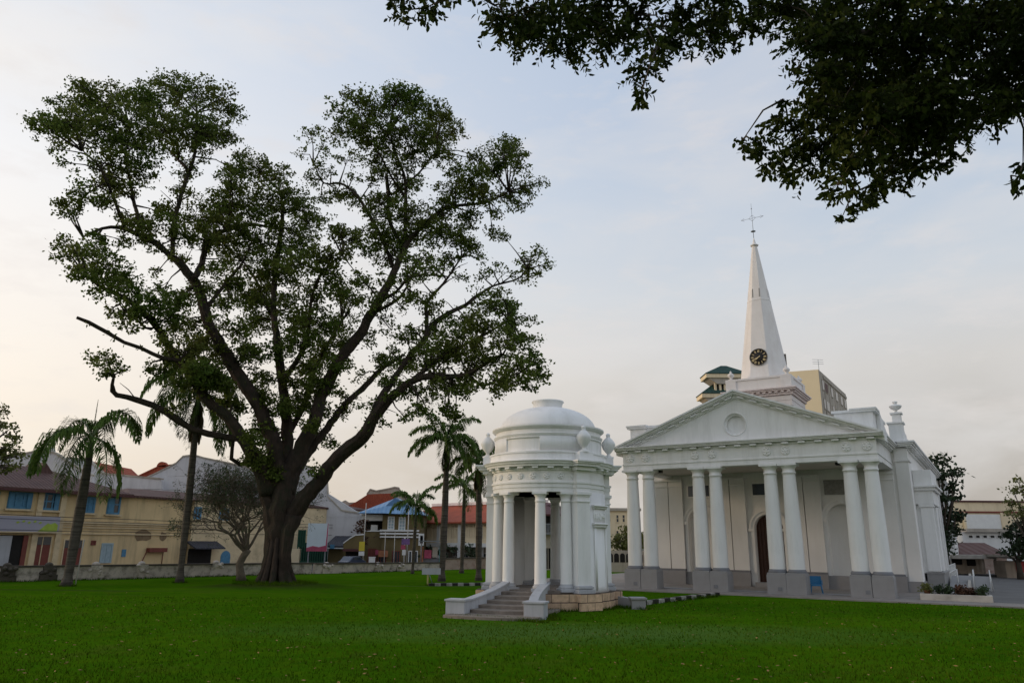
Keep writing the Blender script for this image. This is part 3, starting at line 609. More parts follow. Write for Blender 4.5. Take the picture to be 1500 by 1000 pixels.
    for i in range(11):
        x = tc - TH + .2 + i * (2 * TH - .4) / 10; b.box(x - .1, x + .1, TV0 - .16, TV1 + .16, 11.70, 11.82); y = TV0 + .2 + i * (TV1 - TV0 - .4) / 10; b.box(tc - TH - .16, tc + TH + .16, y - .1, y + .1, 11.70, 11.819)
    b.box(tc - TH, tc + TH, TV0 - .0, TV1, 11.69, 11.815)
    for z0, z1, o in ((11.82, 11.92, .22), (11.92, 12.02, .30)): b.box(tc - TH - o, tc + TH + o, TV0 - o, TV1 + o, z0, z1)
    b.build('tower_cornice', 'pinkw', church, .01)
    b = MB()
    b.box(tc - TH + .06, tc + TH - .06, TV0 + .06, TV1 - .06, 12.02, 12.72); b.box(tc - TH, tc + TH, TV0, TV1, 12.70, 12.84)
    for sx in (-1, 1):
        for sy in (0, 1): x = tc + sx * (TH - .33); y = TV0 + .33 if sy == 0 else TV1 - .33; b.box(x - .33, x + .33, y - .33, y + .33, 12.03, 12.70)
    b.build('tower_parapet', 'towerw', church, .01)
    fin = None
    for sx in (-1, 1):
        for y in (TV0 + .3, TV1 - .3):
            if fin is None: fin = MB().lathe([(.18, 0), (.2, .05), (.09, .1), (.08, .16), (.2, .26), (.22, .36), (.14, .46), (.06, .5), (.08, .56), (0, .66)], 0, 0, 0, 16).build('tower_urn', 'towerw', church)
            else: fin = copy_tree(fin, church)
            fin.location = (tc + sx * (TH - .3), y, 12.84)
    ZB, ZT = 12.84, 22.55; R0, R1 = 1.60, .17
    b = MB(); pr = [(R0, ZB), (R0 * .985, ZB + .12)]
    n = 8; vs = []; zz = [ZB, ZB + 5.55, ZB + 5.62, ZB + 5.70, ZT]
    def rr(z): return R0 + (R1 - R0) * (z - ZB) / (ZT - ZB)
    rs = [rr(zz[0]), rr(zz[1]), rr(zz[2]) + .025, rr(zz[3]), rr(zz[4])]
    for z, r in zip(zz, rs):
        for k in range(8): a = rad(22.5 + 45 * k); vs.append((tc + r * math.sin(a), cy_ - r * math.cos(a), z))
    fs = [(j * 8 + k, j * 8 + (k + 1) % 8, (j + 1) * 8 + (k + 1) % 8, (j + 1) * 8 + k) for j in range(4) for k in range(8)] + [tuple(range(7, -1, -1)), tuple(range(32, 40))]
    b.add(vs, fs)
    spire = b.build('spire', 'towerw', church)
    for k in range(8):
        a = rad(45 * k)
        for q in (-.16, 0, .16):
            z = 18.95; r = rr(z) * math.cos(rad(22.5)) - .0
            if abs(q) > .01 and k % 1 == 0:
                b = MB(); b.xf = Matrix.Translation((tc, cy_, 0)) @ Matrix.Rotation(a, 4, 'Z') @ Matrix.Translation((q * 1.4, -r, z)) @ Matrix.Rotation(-.137, 4, 'X'); b.box(-.035, .035, -.008, .05, -.32, .32); b.build('vent_slit', 'towerw' if k % 2 else 'tablet', spire)
    MB().lathe([(R1, 0), (.26, .02), (.28, .07), (.20, .12), (.12, .2), (.05, .5), (.02, .62), (0, .63)], tc, cy_, ZT, 16).build('spire_cap', 'towerw', church)
    b = MB(); z = ZT + .5
    b.tube([(tc, cy_, z), (tc, cy_, z + 2.75)], [.020, .009], 6); b.lathe([(.0, -.06), (.16, -.01), (.17, 0), (.16, .02), (0, .1)], tc, cy_, z + .62, 14); b.lathe([(0, -.05), (.05, 0), (0, .05)], tc, cy_, z + 2.35, 8)
    b.tube([(tc - .78, cy_, z + 1.62), (tc + .78, cy_, z + 1.62)], [.011, .011], 5)
    for s in (-1, 1):
        b.tube([(tc + s * .55, cy_, z + 1.52), (tc + s * .78, cy_, z + 1.62), (tc + s * .55, cy_, z + 1.72)], [.012] * 3, 4); b.tube([(tc, cy_, z + 1.85), (tc + s * .24, cy_, z + 1.62), (tc, cy_, z + 1.4)], [.01] * 3, 4)
    b.build('finial_cross', 'iron', church)
    # clock on the front face
    za = 14.32; lean = math.atan((R0 - R1) * math.cos(rad(22.5)) / (ZT - ZB)); rf = rr(za) * math.cos(rad(22.5))
    X = Matrix.Translation((tc, cy_ - rf - .05, za)) @ Matrix.Rotation(-lean * .6, 4, 'X') @ Matrix.Rotation(rad(90), 4, 'X')
    b = MB(); b.xf = X; b.lathe([(.56, -.12), (.56, .02), (.0, .02)], seg=40); ck = b.build('clock_face', 'black', church)
    b = MB(); b.xf = X; b.lathe([(.56, .0), (.585, .0), (.585, .06), (.555, .06), (.55, .021)], seg=40, caps=False); b.build('clock_rim', 'tablet', ck)
    rom = ['XII', 'I', 'II', 'III', 'IIII', 'V', 'VI', 'VII', 'VIII', 'IX', 'X', 'XI']
    for h, s in enumerate(rom):
        wd = {'I': .036, 'V': .07, 'X': .07}; tot = sum(wd[c] for c in s); x = -tot / 2
        R = X @ Matrix.Rotation(-rad(30 * h), 4, 'Z') @ Matrix.Translation((0, .41, .022)); b = MB(); b.xf = R
        for c in s:
            w = wd[c]; xm = x + w / 2; t = .010
            if c == 'I': b.box(xm - t, xm + t, -.085, .085, 0, .012)
            elif c == 'V': b.add([(x + .004, .085, .011), (x + .026, .085, .011), (xm + .006, -.085, .011), (xm - .010, -.085, .011)], [(0, 3, 2, 1)]); b.add([(x + w - .004, .085, .009), (x + w - .018, .085, .009), (xm - .004, -.085, .009), (xm + .010, -.085, .009)], [(0, 1, 2, 3)])
            else: b.add([(x + .004, .085, .011), (x + .024, .085, .011), (x + w - .004, -.085, .011), (x + w - .024, -.085, .011)], [(0, 3, 2, 1)]); b.add([(x + w - .004, .085, .009), (x + w - .016, .085, .009), (x + .004, -.085, .009), (x + .016, -.085, .009)], [(0, 1, 2, 3)])
            x += w
        b.build('numeral', 'gold', ck)
    for ang, ln, w, z in ((245, .44, .020, .034), (230, .30, .030, .044)):
        b = MB(); b.xf = X @ Matrix.Rotation(-rad(ang), 4, 'Z') @ Matrix.Translation((0, 0, z)); b.prism([(-w * .6, -.12), (w * .6, -.12), (w, ln * .6), (0, ln), (-w, ln * .6)], 2, 0, .007); b.build('clock_hand', 'gold', ck)
    # small security lamp under the soffit
    for u in (-5.0, 4.85): MB().box(u - .14, u + .14, .95, 1.35, 6.52, 6.80).build('soffit_lamp', 'black', church, .03)
church_build()

# ------------------------------------------------------------------ pavilion
def pavilion():
    P = empty('pavilion', (1.6, 32.5, 0), rad(-31.3), 'small round white domed pavilion with columns and stone steps on the lawn', 'pavilion')
    def dirv(f): return math.sin(rad(f)), -math.cos(rad(f))
    def rb(b, f, r0, r1, w, z0, z1):      # radial block
        b.xf = Matrix.Rotation(rad(f), 4, 'Z'); b.box(-w / 2, w / 2, -r1, -r0, z0, z1); b.xf = None
    PF = (62, 121, -62, -121)
    b = MB(); b.lathe([(2.74, -.02), (2.78, .31), (2.72, .31), (2.74, .62), (1.0, .62)], seg=96, smooth=False, caps=False)
    for f in PF: rb(b, f, 1.8, 2.98, 1.02, -.02, .615)
    b.build('stone_base', 'stone', P, .012)
    MB().lathe([(2.36, .6), (2.36, .72), (0, .72)], seg=64, smooth=False, caps=False).build('floor', 'step', P)
    # solid walls with tablets
    for c in (90, -90):
        b = MB(); b.lathe([(1.95, .62), (2.50, .62), (2.43, .85), (2.40, 4.46), (1.95, 4.46), (1.95, .62)], seg=20, a0=rad(c - 31), a1=rad(c + 31))
        w = b.build('wall', 'white', P)
        b = MB()
        def arc(r0, r1, z0, z1, h): b.lathe([(r0, z0), (r1, z0), (r1, z1), (r0, z1), (r0, z0)], seg=10, a0=rad(c - h), a1=rad(c + h))
        arc(2.30, 2.40, .72, 3.08, 11.5) if False else None
        for s in (-1, 1): b.lathe([(2.3, .70), (2.49, .70), (2.47, 3.10), (2.3, 3.10), (2.3, .70)], seg=3, a0=rad(c + s * 11.5 - 1.6), a1=rad(c + s * 11.5 + 1.6))
        arc(2.3, 2.51, 3.10, 3.20, 14); arc(2.3, 2.55, 3.20, 3.28, 15); arc(2.3, 2.44, 3.28, 3.84, 13); arc(2.3, 2.51, 3.84, 3.92, 14.5); arc(2.3, 2.57, 3.92, 3.98, 15.5)
        b.build('tablet_surround', 'white', P)
        b = MB(); rg = random.Random(3)
        for i in range(9): q = rad(c + (i - 4) * 2.4); b.lathe([(.09, 0), (.06, .05), (0, .06)], 0, 0, 0, 8) if False else b.box(2.42 * math.sin(q) - .05, 2.42 * math.sin(q) + .05, -2.42 * math.cos(q) - .06, -2.42 * math.cos(q) + .06, 3.45 + rg.uniform(-.06, .05), 3.62 + rg.uniform(-.05, .1))
        b.build('carved_relief', 'white', P, .03)
    PQ = (61, 127, -61, -127)
    for f in PQ: b = MB(); rb(b, f, 1.9, 2.60, .60, .9, 4.46); rb(b, f, 1.9, 2.64, .66, 4.06, 4.12); rb(b, f, 1.9, 2.68, .72, 4.34, 4.46); rb(b, f, 1.88, 2.63, .64, 4.28, 4.34); b.build('pilaster', 'white', P, .008)
    for f in PQ: b = MB(); rb(b, f, 1.85, 2.76, .78, .62, .76); rb(b, f, 1.88, 2.71, .71, .79, .87); rb(b, f, 1.9, 2.66, .65, .76, .90); b.build('pilaster_base', 'grey2', P, .012)
    col = None
    prof = [(.245, .95), (.235, 1.1), (.23, 2.0), (.215, 3.2), (.20, 4.0), (.20, 4.06), (.218, 4.07), (.222, 4.10), (.205, 4.125), (.20, 4.24), (.215, 4.26), (.25, 4.33), (.265, 4.36)]
    for f in (-47.5, -20, 20, 47.5, 132.5, 160, 200, 227.5):
        if col is None:
            col = MB().lathe(prof, 0, 0, 0, 32).box(-.29, .29, -.29, .29, 4.36, 4.46).build('column', 'white', P)
            MB().box(-.32, .32, -.32, .32, .66, .79).lathe([(.30, .79), (.315, .83), (.30, .875), (.26, .88), (.27, .92), (.245, .955)], 0, 0, 0, 32).build('column_base', 'grey2', col, .01)
        else: col = copy_tree(col, P)
        x, y = dirv(f); col.location = (x * 2.14, y * 2.14, 0); col.rotation_euler = (0, 0, rad(f))
    b = MB(); b.lathe([(1.93, 4.46), (2.36, 4.46), (2.36, 4.62), (2.39, 4.63), (2.39, 4.78), (2.43, 4.79), (2.43, 4.86), (2.37, 4.87), (2.37, 5.30), (1.93, 5.30), (1.93, 4.46)], seg=96, smooth=False)
    for f in PQ: rb(b, f, 2.0, 2.60, .62, 4.462, 4.62); rb(b, f, 2.0, 2.63, .66, 4.62, 4.78); rb(b, f, 2.0, 2.67, .72, 4.78, 4.86); rb(b, f, 2.0, 2.60, .62, 4.86, 5.302)
    b.build('entablature', 'white', P)
    b = MB(); b.lathe([(2.3, 5.30), (2.43, 5.30), (2.43, 5.38), (2.50, 5.40)], seg=96, smooth=False, caps=False); b.lathe([(2.3, 5.45), (2.66, 5.45), (2.68, 5.53), (2.73, 5.55), (2.75, 5.60), (2.81, 5.66), (2.3, 5.70)], seg=96, smooth=False, caps=False)
    for i in range(26):
        f = i * 360 / 26 + 3; rb(b, f, 2.3, 2.63, .24, 5.37, 5.455)
    for f in PF: rb(b, f, 2.0, 2.95, 1.10, 5.452, 5.55); rb(b, f, 2.0, 3.03, 1.20, 5.55, 5.61); rb(b, f, 2.0, 3.09, 1.28, 5.61, 5.67); rb(b, f, 2.0, 2.78, .92, 5.30, 5.44)
    b.lathe([(2.1, 5.35), (2.45, 5.35), (2.45, 5.5)], seg=96, smooth=False, caps=False)
    b.build('cornice', 'white', P)
    ro = None
    for i in range(9):
        f = -54 + i * 13.5 if i < 9 else 0
        if ro is None:
            b = MB(); b.xf = Matrix.Rotation(rad(90), 4, 'X'); b.lathe([(.13, 0), (.13, .03), (.10, .035), (.08, .015), (.045, .04), (0, .05)], seg=16)
            for k in range(5): a = k * 2 * PI / 5; b.lathe([(.04, .01), (.03, .04), (0, .045)], .075 * math.cos(a), .075 * math.sin(a), 0, 6)
            ro = b.build('rosette', 'white', P)
        else: ro = copy_tree(ro, P)
        x, y = dirv(f); ro.location = (x * 2.365, y * 2.365, 5.08); ro.rotation_euler = (0, 0, rad(f))
    b = MB(); b.lathe([(2.56, 5.67), (2.56, 5.74), (2.50, 5.76), (2.48, 5.98), (2.53, 6.0), (2.53, 6.06), (2.2, 6.08)], seg=96, smooth=False, caps=False)
    for f in PF: rb(b, f, 2.2, 2.78, .66, 5.67, 6.02)
    b.build('blocking_course', 'white', P)
    b = MB(); b.lathe([(2.29, 6.05), (2.29, 6.12), (2.26, 6.13), (2.26, 6.70), (2.32, 6.72), (2.36, 6.80), (2.28, 6.83), (2.26, 6.99), (2.34, 7.03), (2.42, 7.10), (2.42, 7.16), (2.2, 7.20), (2.12, 7.21)], seg=96, smooth=False, caps=False)
    for f in (45, 135, 225, 315): b.lathe([(2.2, 6.12), (2.30, 6.12), (2.30, 6.715), (2.2, 6.715), (2.2, 6.12)], seg=24, a0=rad(f - 25), a1=rad(f + 25))
    for f in (0, 90, 180, 270): b.lathe([(2.2, 6.62), (2.298, 6.62), (2.298, 6.714), (2.2, 6.714), (2.2, 6.62)], seg=20, a0=rad(f - 19.9), a1=rad(f + 19.9))
    b.build('drum', 'white', P)
    pr = [(2.07 * math.cos(t), 7.19 + 1.03 * math.sin(t)) for t in [rad(a) for a in np.linspace(0, 72, 18)]]
    MB().lathe(pr, seg=96, caps=False).build('dome', 'white', P)
    MB().lathe([(.64, 8.10), (.63, 8.30), (.66, 8.40), (.71, 8.45), (.70, 8.49), (.62, 8.50), (0, 8.50)], seg=48).build('dome_collar', 'white', P)
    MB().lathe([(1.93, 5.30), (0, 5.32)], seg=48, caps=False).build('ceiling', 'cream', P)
    ur = None
    for f in PF:
        if ur is None:
            ur = MB().lathe([(.22, 0), (.23, .06), (.13, .10), (.07, .16), (.07, .20), (.12, .25), (.24, .40), (.295, .56), (.30, .62), (.27, .70), (.16, .84), (.085, .90), (.08, .96), (.10, 1.0), (.07, 1.07), (0, 1.10)], 0, 0, 0, 28).build('urn', 'white', P)
        else: ur = copy_tree(ur, P)
        x, y = dirv(f); ur.location = (x * 2.62, y * 2.62, 6.02)
    # ---- steps towards the lawn, with curved parapets
    X = Matrix.Rotation(rad(31.3), 4, 'Z') @ Matrix.Translation((-.98, -1.75, 0)) @ Matrix.Rotation(rad(-17), 4, 'Z')    # local frame: -y is down the steps
    n = 6
    for k in range(n):
        z1 = .72 - .115 * (k + .35); s1 = .85 + .64 * k + (.42 if k == n - 1 else 0); w0 = .76 + .09 * s1 + (.50 if k == n - 1 else 0); b = MB(); b.xf = X
        z0 = z1 - .13
        m_ = 12; fr = [(-w0 + 2 * w0 * i / m_, -s1 - .32 * (1 - (2 * i / m_ - 1) ** 2) * (.3 + .12 * k)) for i in range(m_ + 1)]
        b.prism(fr + [(w0 * .9, .3), (-w0 * .9, .3)], 2, min(z0, .02) if k == n - 1 else z0, z1)
        b.build('step', 'step', P, .012)
    for s in (-1, 1):
        b = MB(); b.xf = X; pts = []
        m_ = 16
        for i in range(m_ + 1):
            t = i / m_; y = .05 - 3.75 * t; x = s * (.82 + .14 * t + .36 * t ** 2.6); h = .93 - .46 * (min(1, t * 1.12)) ** .9 + .02
            pts.append((x, y, h))
        for (xa, ya, ha), (xb, yb, hb) in zip(pts[:-1], pts[1:]):
            tx, ty = xb - xa, yb - ya; l = math.hypot(tx, ty)
            for off, wd, dz0, dz1 in ((0, .13, None, 0), (0, .17, 0, .07)):
                nxa, nya = -ty / l * wd, tx / l * wd
                A = [(xa - nxa, ya - nya), (xb - nxa, yb - nya), (xb + nxa, yb + nya), (xa + nxa, ya + nya)]; H_ = [ha, hb, hb, ha]
                zb = [-.02] * 4 if dz0 is None else H_
                b.add([(p[0], p[1], q) for p, q in zip(A, zb)] + [(p[0], p[1], q + dz1) for p, q in zip(A, H_)], [(0, 3, 2, 1), (4, 5, 6, 7), (0, 1, 5, 4), (1, 2, 6, 5), (2, 3, 7, 6), (3, 0, 4, 7)])
        x, y, h = pts[-1]; b.box(x - .44 if s < 0 else x - .26, x + .26 if s < 0 else x + .44, y - .30, y + .26, -.02, h + .02); b.box(x - .48 if s < 0 else x - .30, x + .30 if s < 0 else x + .48, y - .34, y + .30, h + .02, h + .09)
        b.build('step_parapet', 'grey2', P, .012)
    # low curved wing wall on the far side
    b = MB(); b.xf = Matrix.Rotation(rad(31.3), 4, 'Z') @ Matrix.Translation((-1.6, -32.5, 0))
    q = [(4.05, 32.4, .62), (4.3, 32.25, .48), (4.6, 32.0, .40), (4.95, 31.6, .37)]
    for (xa, ya, ha), (xb, yb, hb) in zip(q[:-1], q[1:]):
        for dx, dy, z0, za, zb_ in ((.10, .12, -.02, ha, hb),):
            A = [(xa - dx, ya - dy), (xb - dx, yb - dy), (xb + dx, yb + dy), (xa + dx, ya + dy)]; H_ = [za, zb_, zb_, za]
            b.add([(p[0], p[1], z0) for p in A] + [(p[0], p[1], hh) for p, hh in zip(A, H_)], [(0, 3, 2, 1), (4, 5, 6, 7), (0, 1, 5, 4), (1, 2, 6, 5), (2, 3, 7, 6), (3, 0, 4, 7)])
    b.box(4.8, 5.35, 31.0, 31.65, -.02, .36); b.box(4.76, 5.40, 30.95, 31.7, .36, .43)
    b.build('wing_wall', 'grey', P, .012)
pavilion()

# ------------------------------------------------------------------ trees
BT_L=[[[-13.07,43.6,-0.13,1.136],[-13.07,43.6,0.34,0.95],[-13.1,43.6,1.06,0.859],[-13.12,43.6,2.17,0.845],[-13.1,43.6,3.66,0.969],[-13.06,43.6,5.0,1.056],[-13.02,43.6,6.35,0.867]],[[-13.65,43.3,-0.16,0.414],[-13.49,43.42,0.88,0.493],[-13.49,43.55,2.54,0.577],[-13.82,43.68,4.42,0.664],[-14.23,43.8,5.97,0.672]],[[-12.1,43.1,-0.1,0.374],[-12.42,43.13,0.9,0.49],[-12.49,43.17,2.54,0.572],[-12.15,43.2,3.85,0.731]],[[-12.5,43.6,3.48,0.775],[-11.79,43.22,4.53,0.696],[-10.92,42.83,5.61,0.656],[-10.06,42.45,6.65,0.616],[-9.12,42.06,7.57,0.594],[-8.28,41.68,8.21,0.572],[-7.62,41.29,9.23,0.457],[-6.73,40.91,10.17,0.398],[-5.65,40.52,10.99,0.302],[-4.52,40.14,11.26,0.244],[-3.33,39.75,11.15,0.186],[-2.31,39.37,11.27,0.147],[-1.38,38.98,11.75,0.11],[-0.54,38.6,12.11,0.073]],[[-8.05,41.6,8.55,0.382],[-7.46,42.05,10.3,0.312],[-6.74,42.51,11.81,0.258],[-6.06,42.96,13.07,0.243],[-5.31,43.42,14.21,0.226],[-4.94,43.87,15.24,0.209],[-3.96,44.33,16.18,0.17],[-2.94,44.78,16.87,0.15],[-2.37,45.24,17.52,0.131],[-1.27,45.69,18.47,0.088],[0.37,46.15,19.16,0.067],[0.96,46.6,20.1,0.045]],[[-5.26,44.6,15.01,0.191],[-5.39,45.0,16.24,0.172],[-5.43,45.4,17.27,0.153],[-4.54,45.8,18.57,0.111],[-3.99,46.2,19.62,0.09],[-3.41,46.6,20.84,0.068]],[[-5.66,40.6,11.01,0.189],[-4.16,40.35,12.21,0.152],[-2.84,40.1,12.94,0.114],[-1.52,39.85,13.59,0.095],[-0.2,39.6,14.31,0.057]],[[-2.32,39.6,11.32,0.111],[-1.61,38.93,10.51,0.091],[-0.7,38.27,10.7,0.071],[0.54,37.6,10.97,0.053]],[[-12.81,43.6,5.19,0.665],[-12.6,44.31,6.42,0.561],[-12.31,45.03,7.42,0.45],[-11.52,45.74,8.92,0.356],[-10.5,46.46,10.75,0.301],[-9.63,47.17,11.91,0.241],[-8.51,47.89,13.44,0.18],[-7.32,48.6,14.55,0.114]],[[-12.99,43.6,5.96,0.787],[-12.46,43.73,7.23,0.676],[-11.76,43.87,8.97,0.604],[-11.27,44.0,11.18,0.552],[-10.38,44.13,13.28,0.498],[-9.45,44.27,14.66,0.462],[-8.53,44.4,16.56,0.425],[-7.78,44.53,18.19,0.366],[-7.27,44.67,19.76,0.305],[-6.78,44.8,21.08,0.22],[-6.0,44.93,22.1,0.177],[-4.81,45.07,23.37,0.157],[-3.81,45.2,23.84,0.135],[-2.6,45.33,24.06,0.113],[-1.57,45.47,24.33,0.091],[-0.31,45.6,25.15,0.068]],[[-7.34,45.6,20.22,0.222],[-7.07,45.4,21.81,0.179],[-7.08,45.2,23.66,0.157],[-7.19,45.0,25.68,0.136],[-7.83,44.8,27.42,0.091],[-8.34,44.6,29.08,0.046]],[[-7.19,45.6,20.93,0.179],[-8.22,45.74,23.16,0.159],[-8.37,45.89,24.72,0.16],[-8.62,46.03,26.56,0.139],[-8.29,46.17,25.11,0.115],[-7.52,46.31,25.85,0.116],[-6.55,46.46,26.8,0.094],[-5.32,46.6,28.71,0.047]],[[-7.18,45.6,24.59,0.114],[-7.99,44.93,25.64,0.09],[-8.86,44.27,27.11,0.067],[-9.94,43.6,28.47,0.045]],[[-7.66,45.6,19.5,0.177],[-8.68,46.17,21.88,0.159],[-9.55,46.74,23.51,0.162],[-10.66,47.31,25.39,0.142],[-11.6,47.89,26.45,0.12],[-12.4,48.46,27.1,0.122],[-13.67,49.03,27.38,0.074],[-14.65,49.6,29.2,0.05]],[[-8.33,44.6,17.08,0.171],[-7.17,43.6,17.29,0.126],[-6.3,42.6,17.82,0.103],[-5.28,41.6,17.69,0.081],[-3.77,40.6,17.25,0.059]],[[-8.75,44.6,16.18,0.171],[-7.03,42.93,16.54,0.124],[-6.16,41.27,16.84,0.08],[-5.44,39.6,17.69,0.058]],[[-13.16,43.6,5.19,0.705],[-13.19,44.04,6.78,0.599],[-13.4,44.49,9.05,0.511],[-14.1,44.93,11.85,0.419],[-14.85,45.38,15.01,0.344],[-15.32,45.82,16.73,0.285],[-15.63,46.27,19.64,0.247],[-15.63,46.71,22.24,0.207],[-15.79,47.16,24.14,0.14],[-16.27,47.6,26.0,0.071]],[[-15.47,46.6,16.27,0.178],[-16.61,47.27,18.12,0.159],[-17.59,47.93,19.8,0.116],[-19.02,48.6,21.54,0.071]],[[-13.99,44.6,11.78,0.25],[-12.78,43.8,13.31,0.206],[-12.19,43.0,14.8,0.164],[-11.94,42.2,16.26,0.122],[-11.28,41.4,17.69,0.08],[-9.95,40.6,18.46,0.059]],[[-13.38,44.6,8.46,0.286],[-12.83,45.85,10.75,0.233],[-12.77,47.1,12.99,0.198],[-12.34,48.35,15.15,0.16],[-11.83,49.6,17.2,0.118]],[[-13.32,43.6,5.19,0.783],[-13.62,43.4,7.5,0.672],[-14.35,43.2,9.25,0.616],[-15.0,43.0,10.42,0.598],[-16.36,42.8,12.32,0.542],[-17.52,42.6,14.09,0.484],[-18.15,42.4,15.33,0.445],[-18.76,42.2,17.05,0.407],[-19.67,42.0,18.18,0.367],[-20.44,41.8,18.84,0.286],[-21.02,41.6,19.32,0.244],[-21.68,41.4,19.75,0.224],[-22.26,41.2,19.97,0.182],[-23.3,41.0,20.27,0.141],[-24.18,40.8,20.13,0.101],[-25.1,40.6,19.52,0.06]],[[-18.79,41.6,17.35,0.262],[-18.75,42.22,18.28,0.226],[-18.89,42.85,19.49,0.209],[-19.17,43.48,20.56,0.192],[-18.81,44.1,21.29,0.174],[-18.31,44.72,21.85,0.154],[-17.08,45.35,22.47,0.134],[-16.16,45.98,22.56,0.091],[-15.0,46.6,22.75,0.069]],[[-22.69,40.6,19.97,0.14],[-22.92,40.2,20.74,0.139],[-23.13,39.8,21.41,0.119],[-23.47,39.4,22.38,0.099],[-23.81,39.0,23.17,0.079],[-24.78,38.6,24.03,0.039]],[[-22.02,40.6,19.76,0.16],[-22.15,40.93,20.64,0.142],[-22.76,41.27,21.9,0.144],[-23.25,41.6,23.05,0.125],[-23.87,41.93,24.5,0.106],[-24.4,42.27,25.86,0.064],[-24.53,42.6,27.74,0.044]],[[-20.25,41.6,18.72,0.203],[-20.7,42.27,21.25,0.188],[-20.88,42.93,23.17,0.171],[-20.93,43.6,25.17,0.176],[-21.0,44.27,26.76,0.135],[-21.31,44.93,28.65,0.115],[-21.84,45.6,30.87,0.071]],[[-20.87,43.6,25.41,0.132],[-21.99,44.35,26.54,0.112],[-23.1,45.1,27.7,0.092],[-24.12,45.85,28.74,0.07],[-25.24,46.6,30.66,0.048]],[[-18.35,42.6,15.69,0.183],[-17.99,44.27,18.01,0.15],[-17.71,45.93,20.02,0.112],[-17.83,47.6,22.4,0.07]],[[-13.78,43.6,5.18,0.783],[-14.15,43.05,6.29,0.662],[-14.69,42.51,7.39,0.581],[-16.0,41.96,9.12,0.464],[-17.13,41.42,10.11,0.403],[-18.28,40.87,11.7,0.344],[-19.19,40.33,12.94,0.286],[-19.86,39.78,14.08,0.246],[-20.81,39.24,14.97,0.188],[-21.62,38.69,15.41,0.149],[-22.38,38.15,15.72,0.11],[-23.11,37.6,16.45,0.055]],[[-18.15,39.6,11.91,0.149],[-18.86,39.27,11.94,0.148],[-19.94,38.93,12.41,0.129],[-20.73,38.6,12.66,0.128],[-21.61,38.27,13.13,0.145],[-22.4,37.93,13.55,0.144],[-22.89,37.6,13.71,0.108]],[[-19.87,39.6,13.67,0.094],[-20.13,39.35,13.68,0.075],[-20.51,39.1,14.07,0.075],[-21.21,38.85,14.61,0.056],[-21.34,38.6,14.84,0.037]],[[-15.03,42.6,7.7,0.389],[-15.42,42.39,8.06,0.329],[-16.16,42.17,8.1,0.289],[-16.62,41.96,8.18,0.288],[-17.76,41.74,8.45,0.268],[-18.48,41.53,8.88,0.248],[-19.01,41.31,9.22,0.247],[-19.96,41.1,9.68,0.228],[-20.81,40.89,9.98,0.208],[-21.28,40.67,10.05,0.17],[-21.71,40.46,10.12,0.169],[-21.89,40.24,10.34,0.15],[-21.83,40.03,10.64,0.112],[-21.67,39.81,11.09,0.093],[-21.9,39.6,11.61,0.056]],[[-15.81,42.6,8.16,0.117],[-15.96,42.85,7.61,0.137],[-16.02,43.1,6.98,0.157],[-15.57,43.35,6.69,0.177],[-15.16,43.6,6.8,0.158]]]
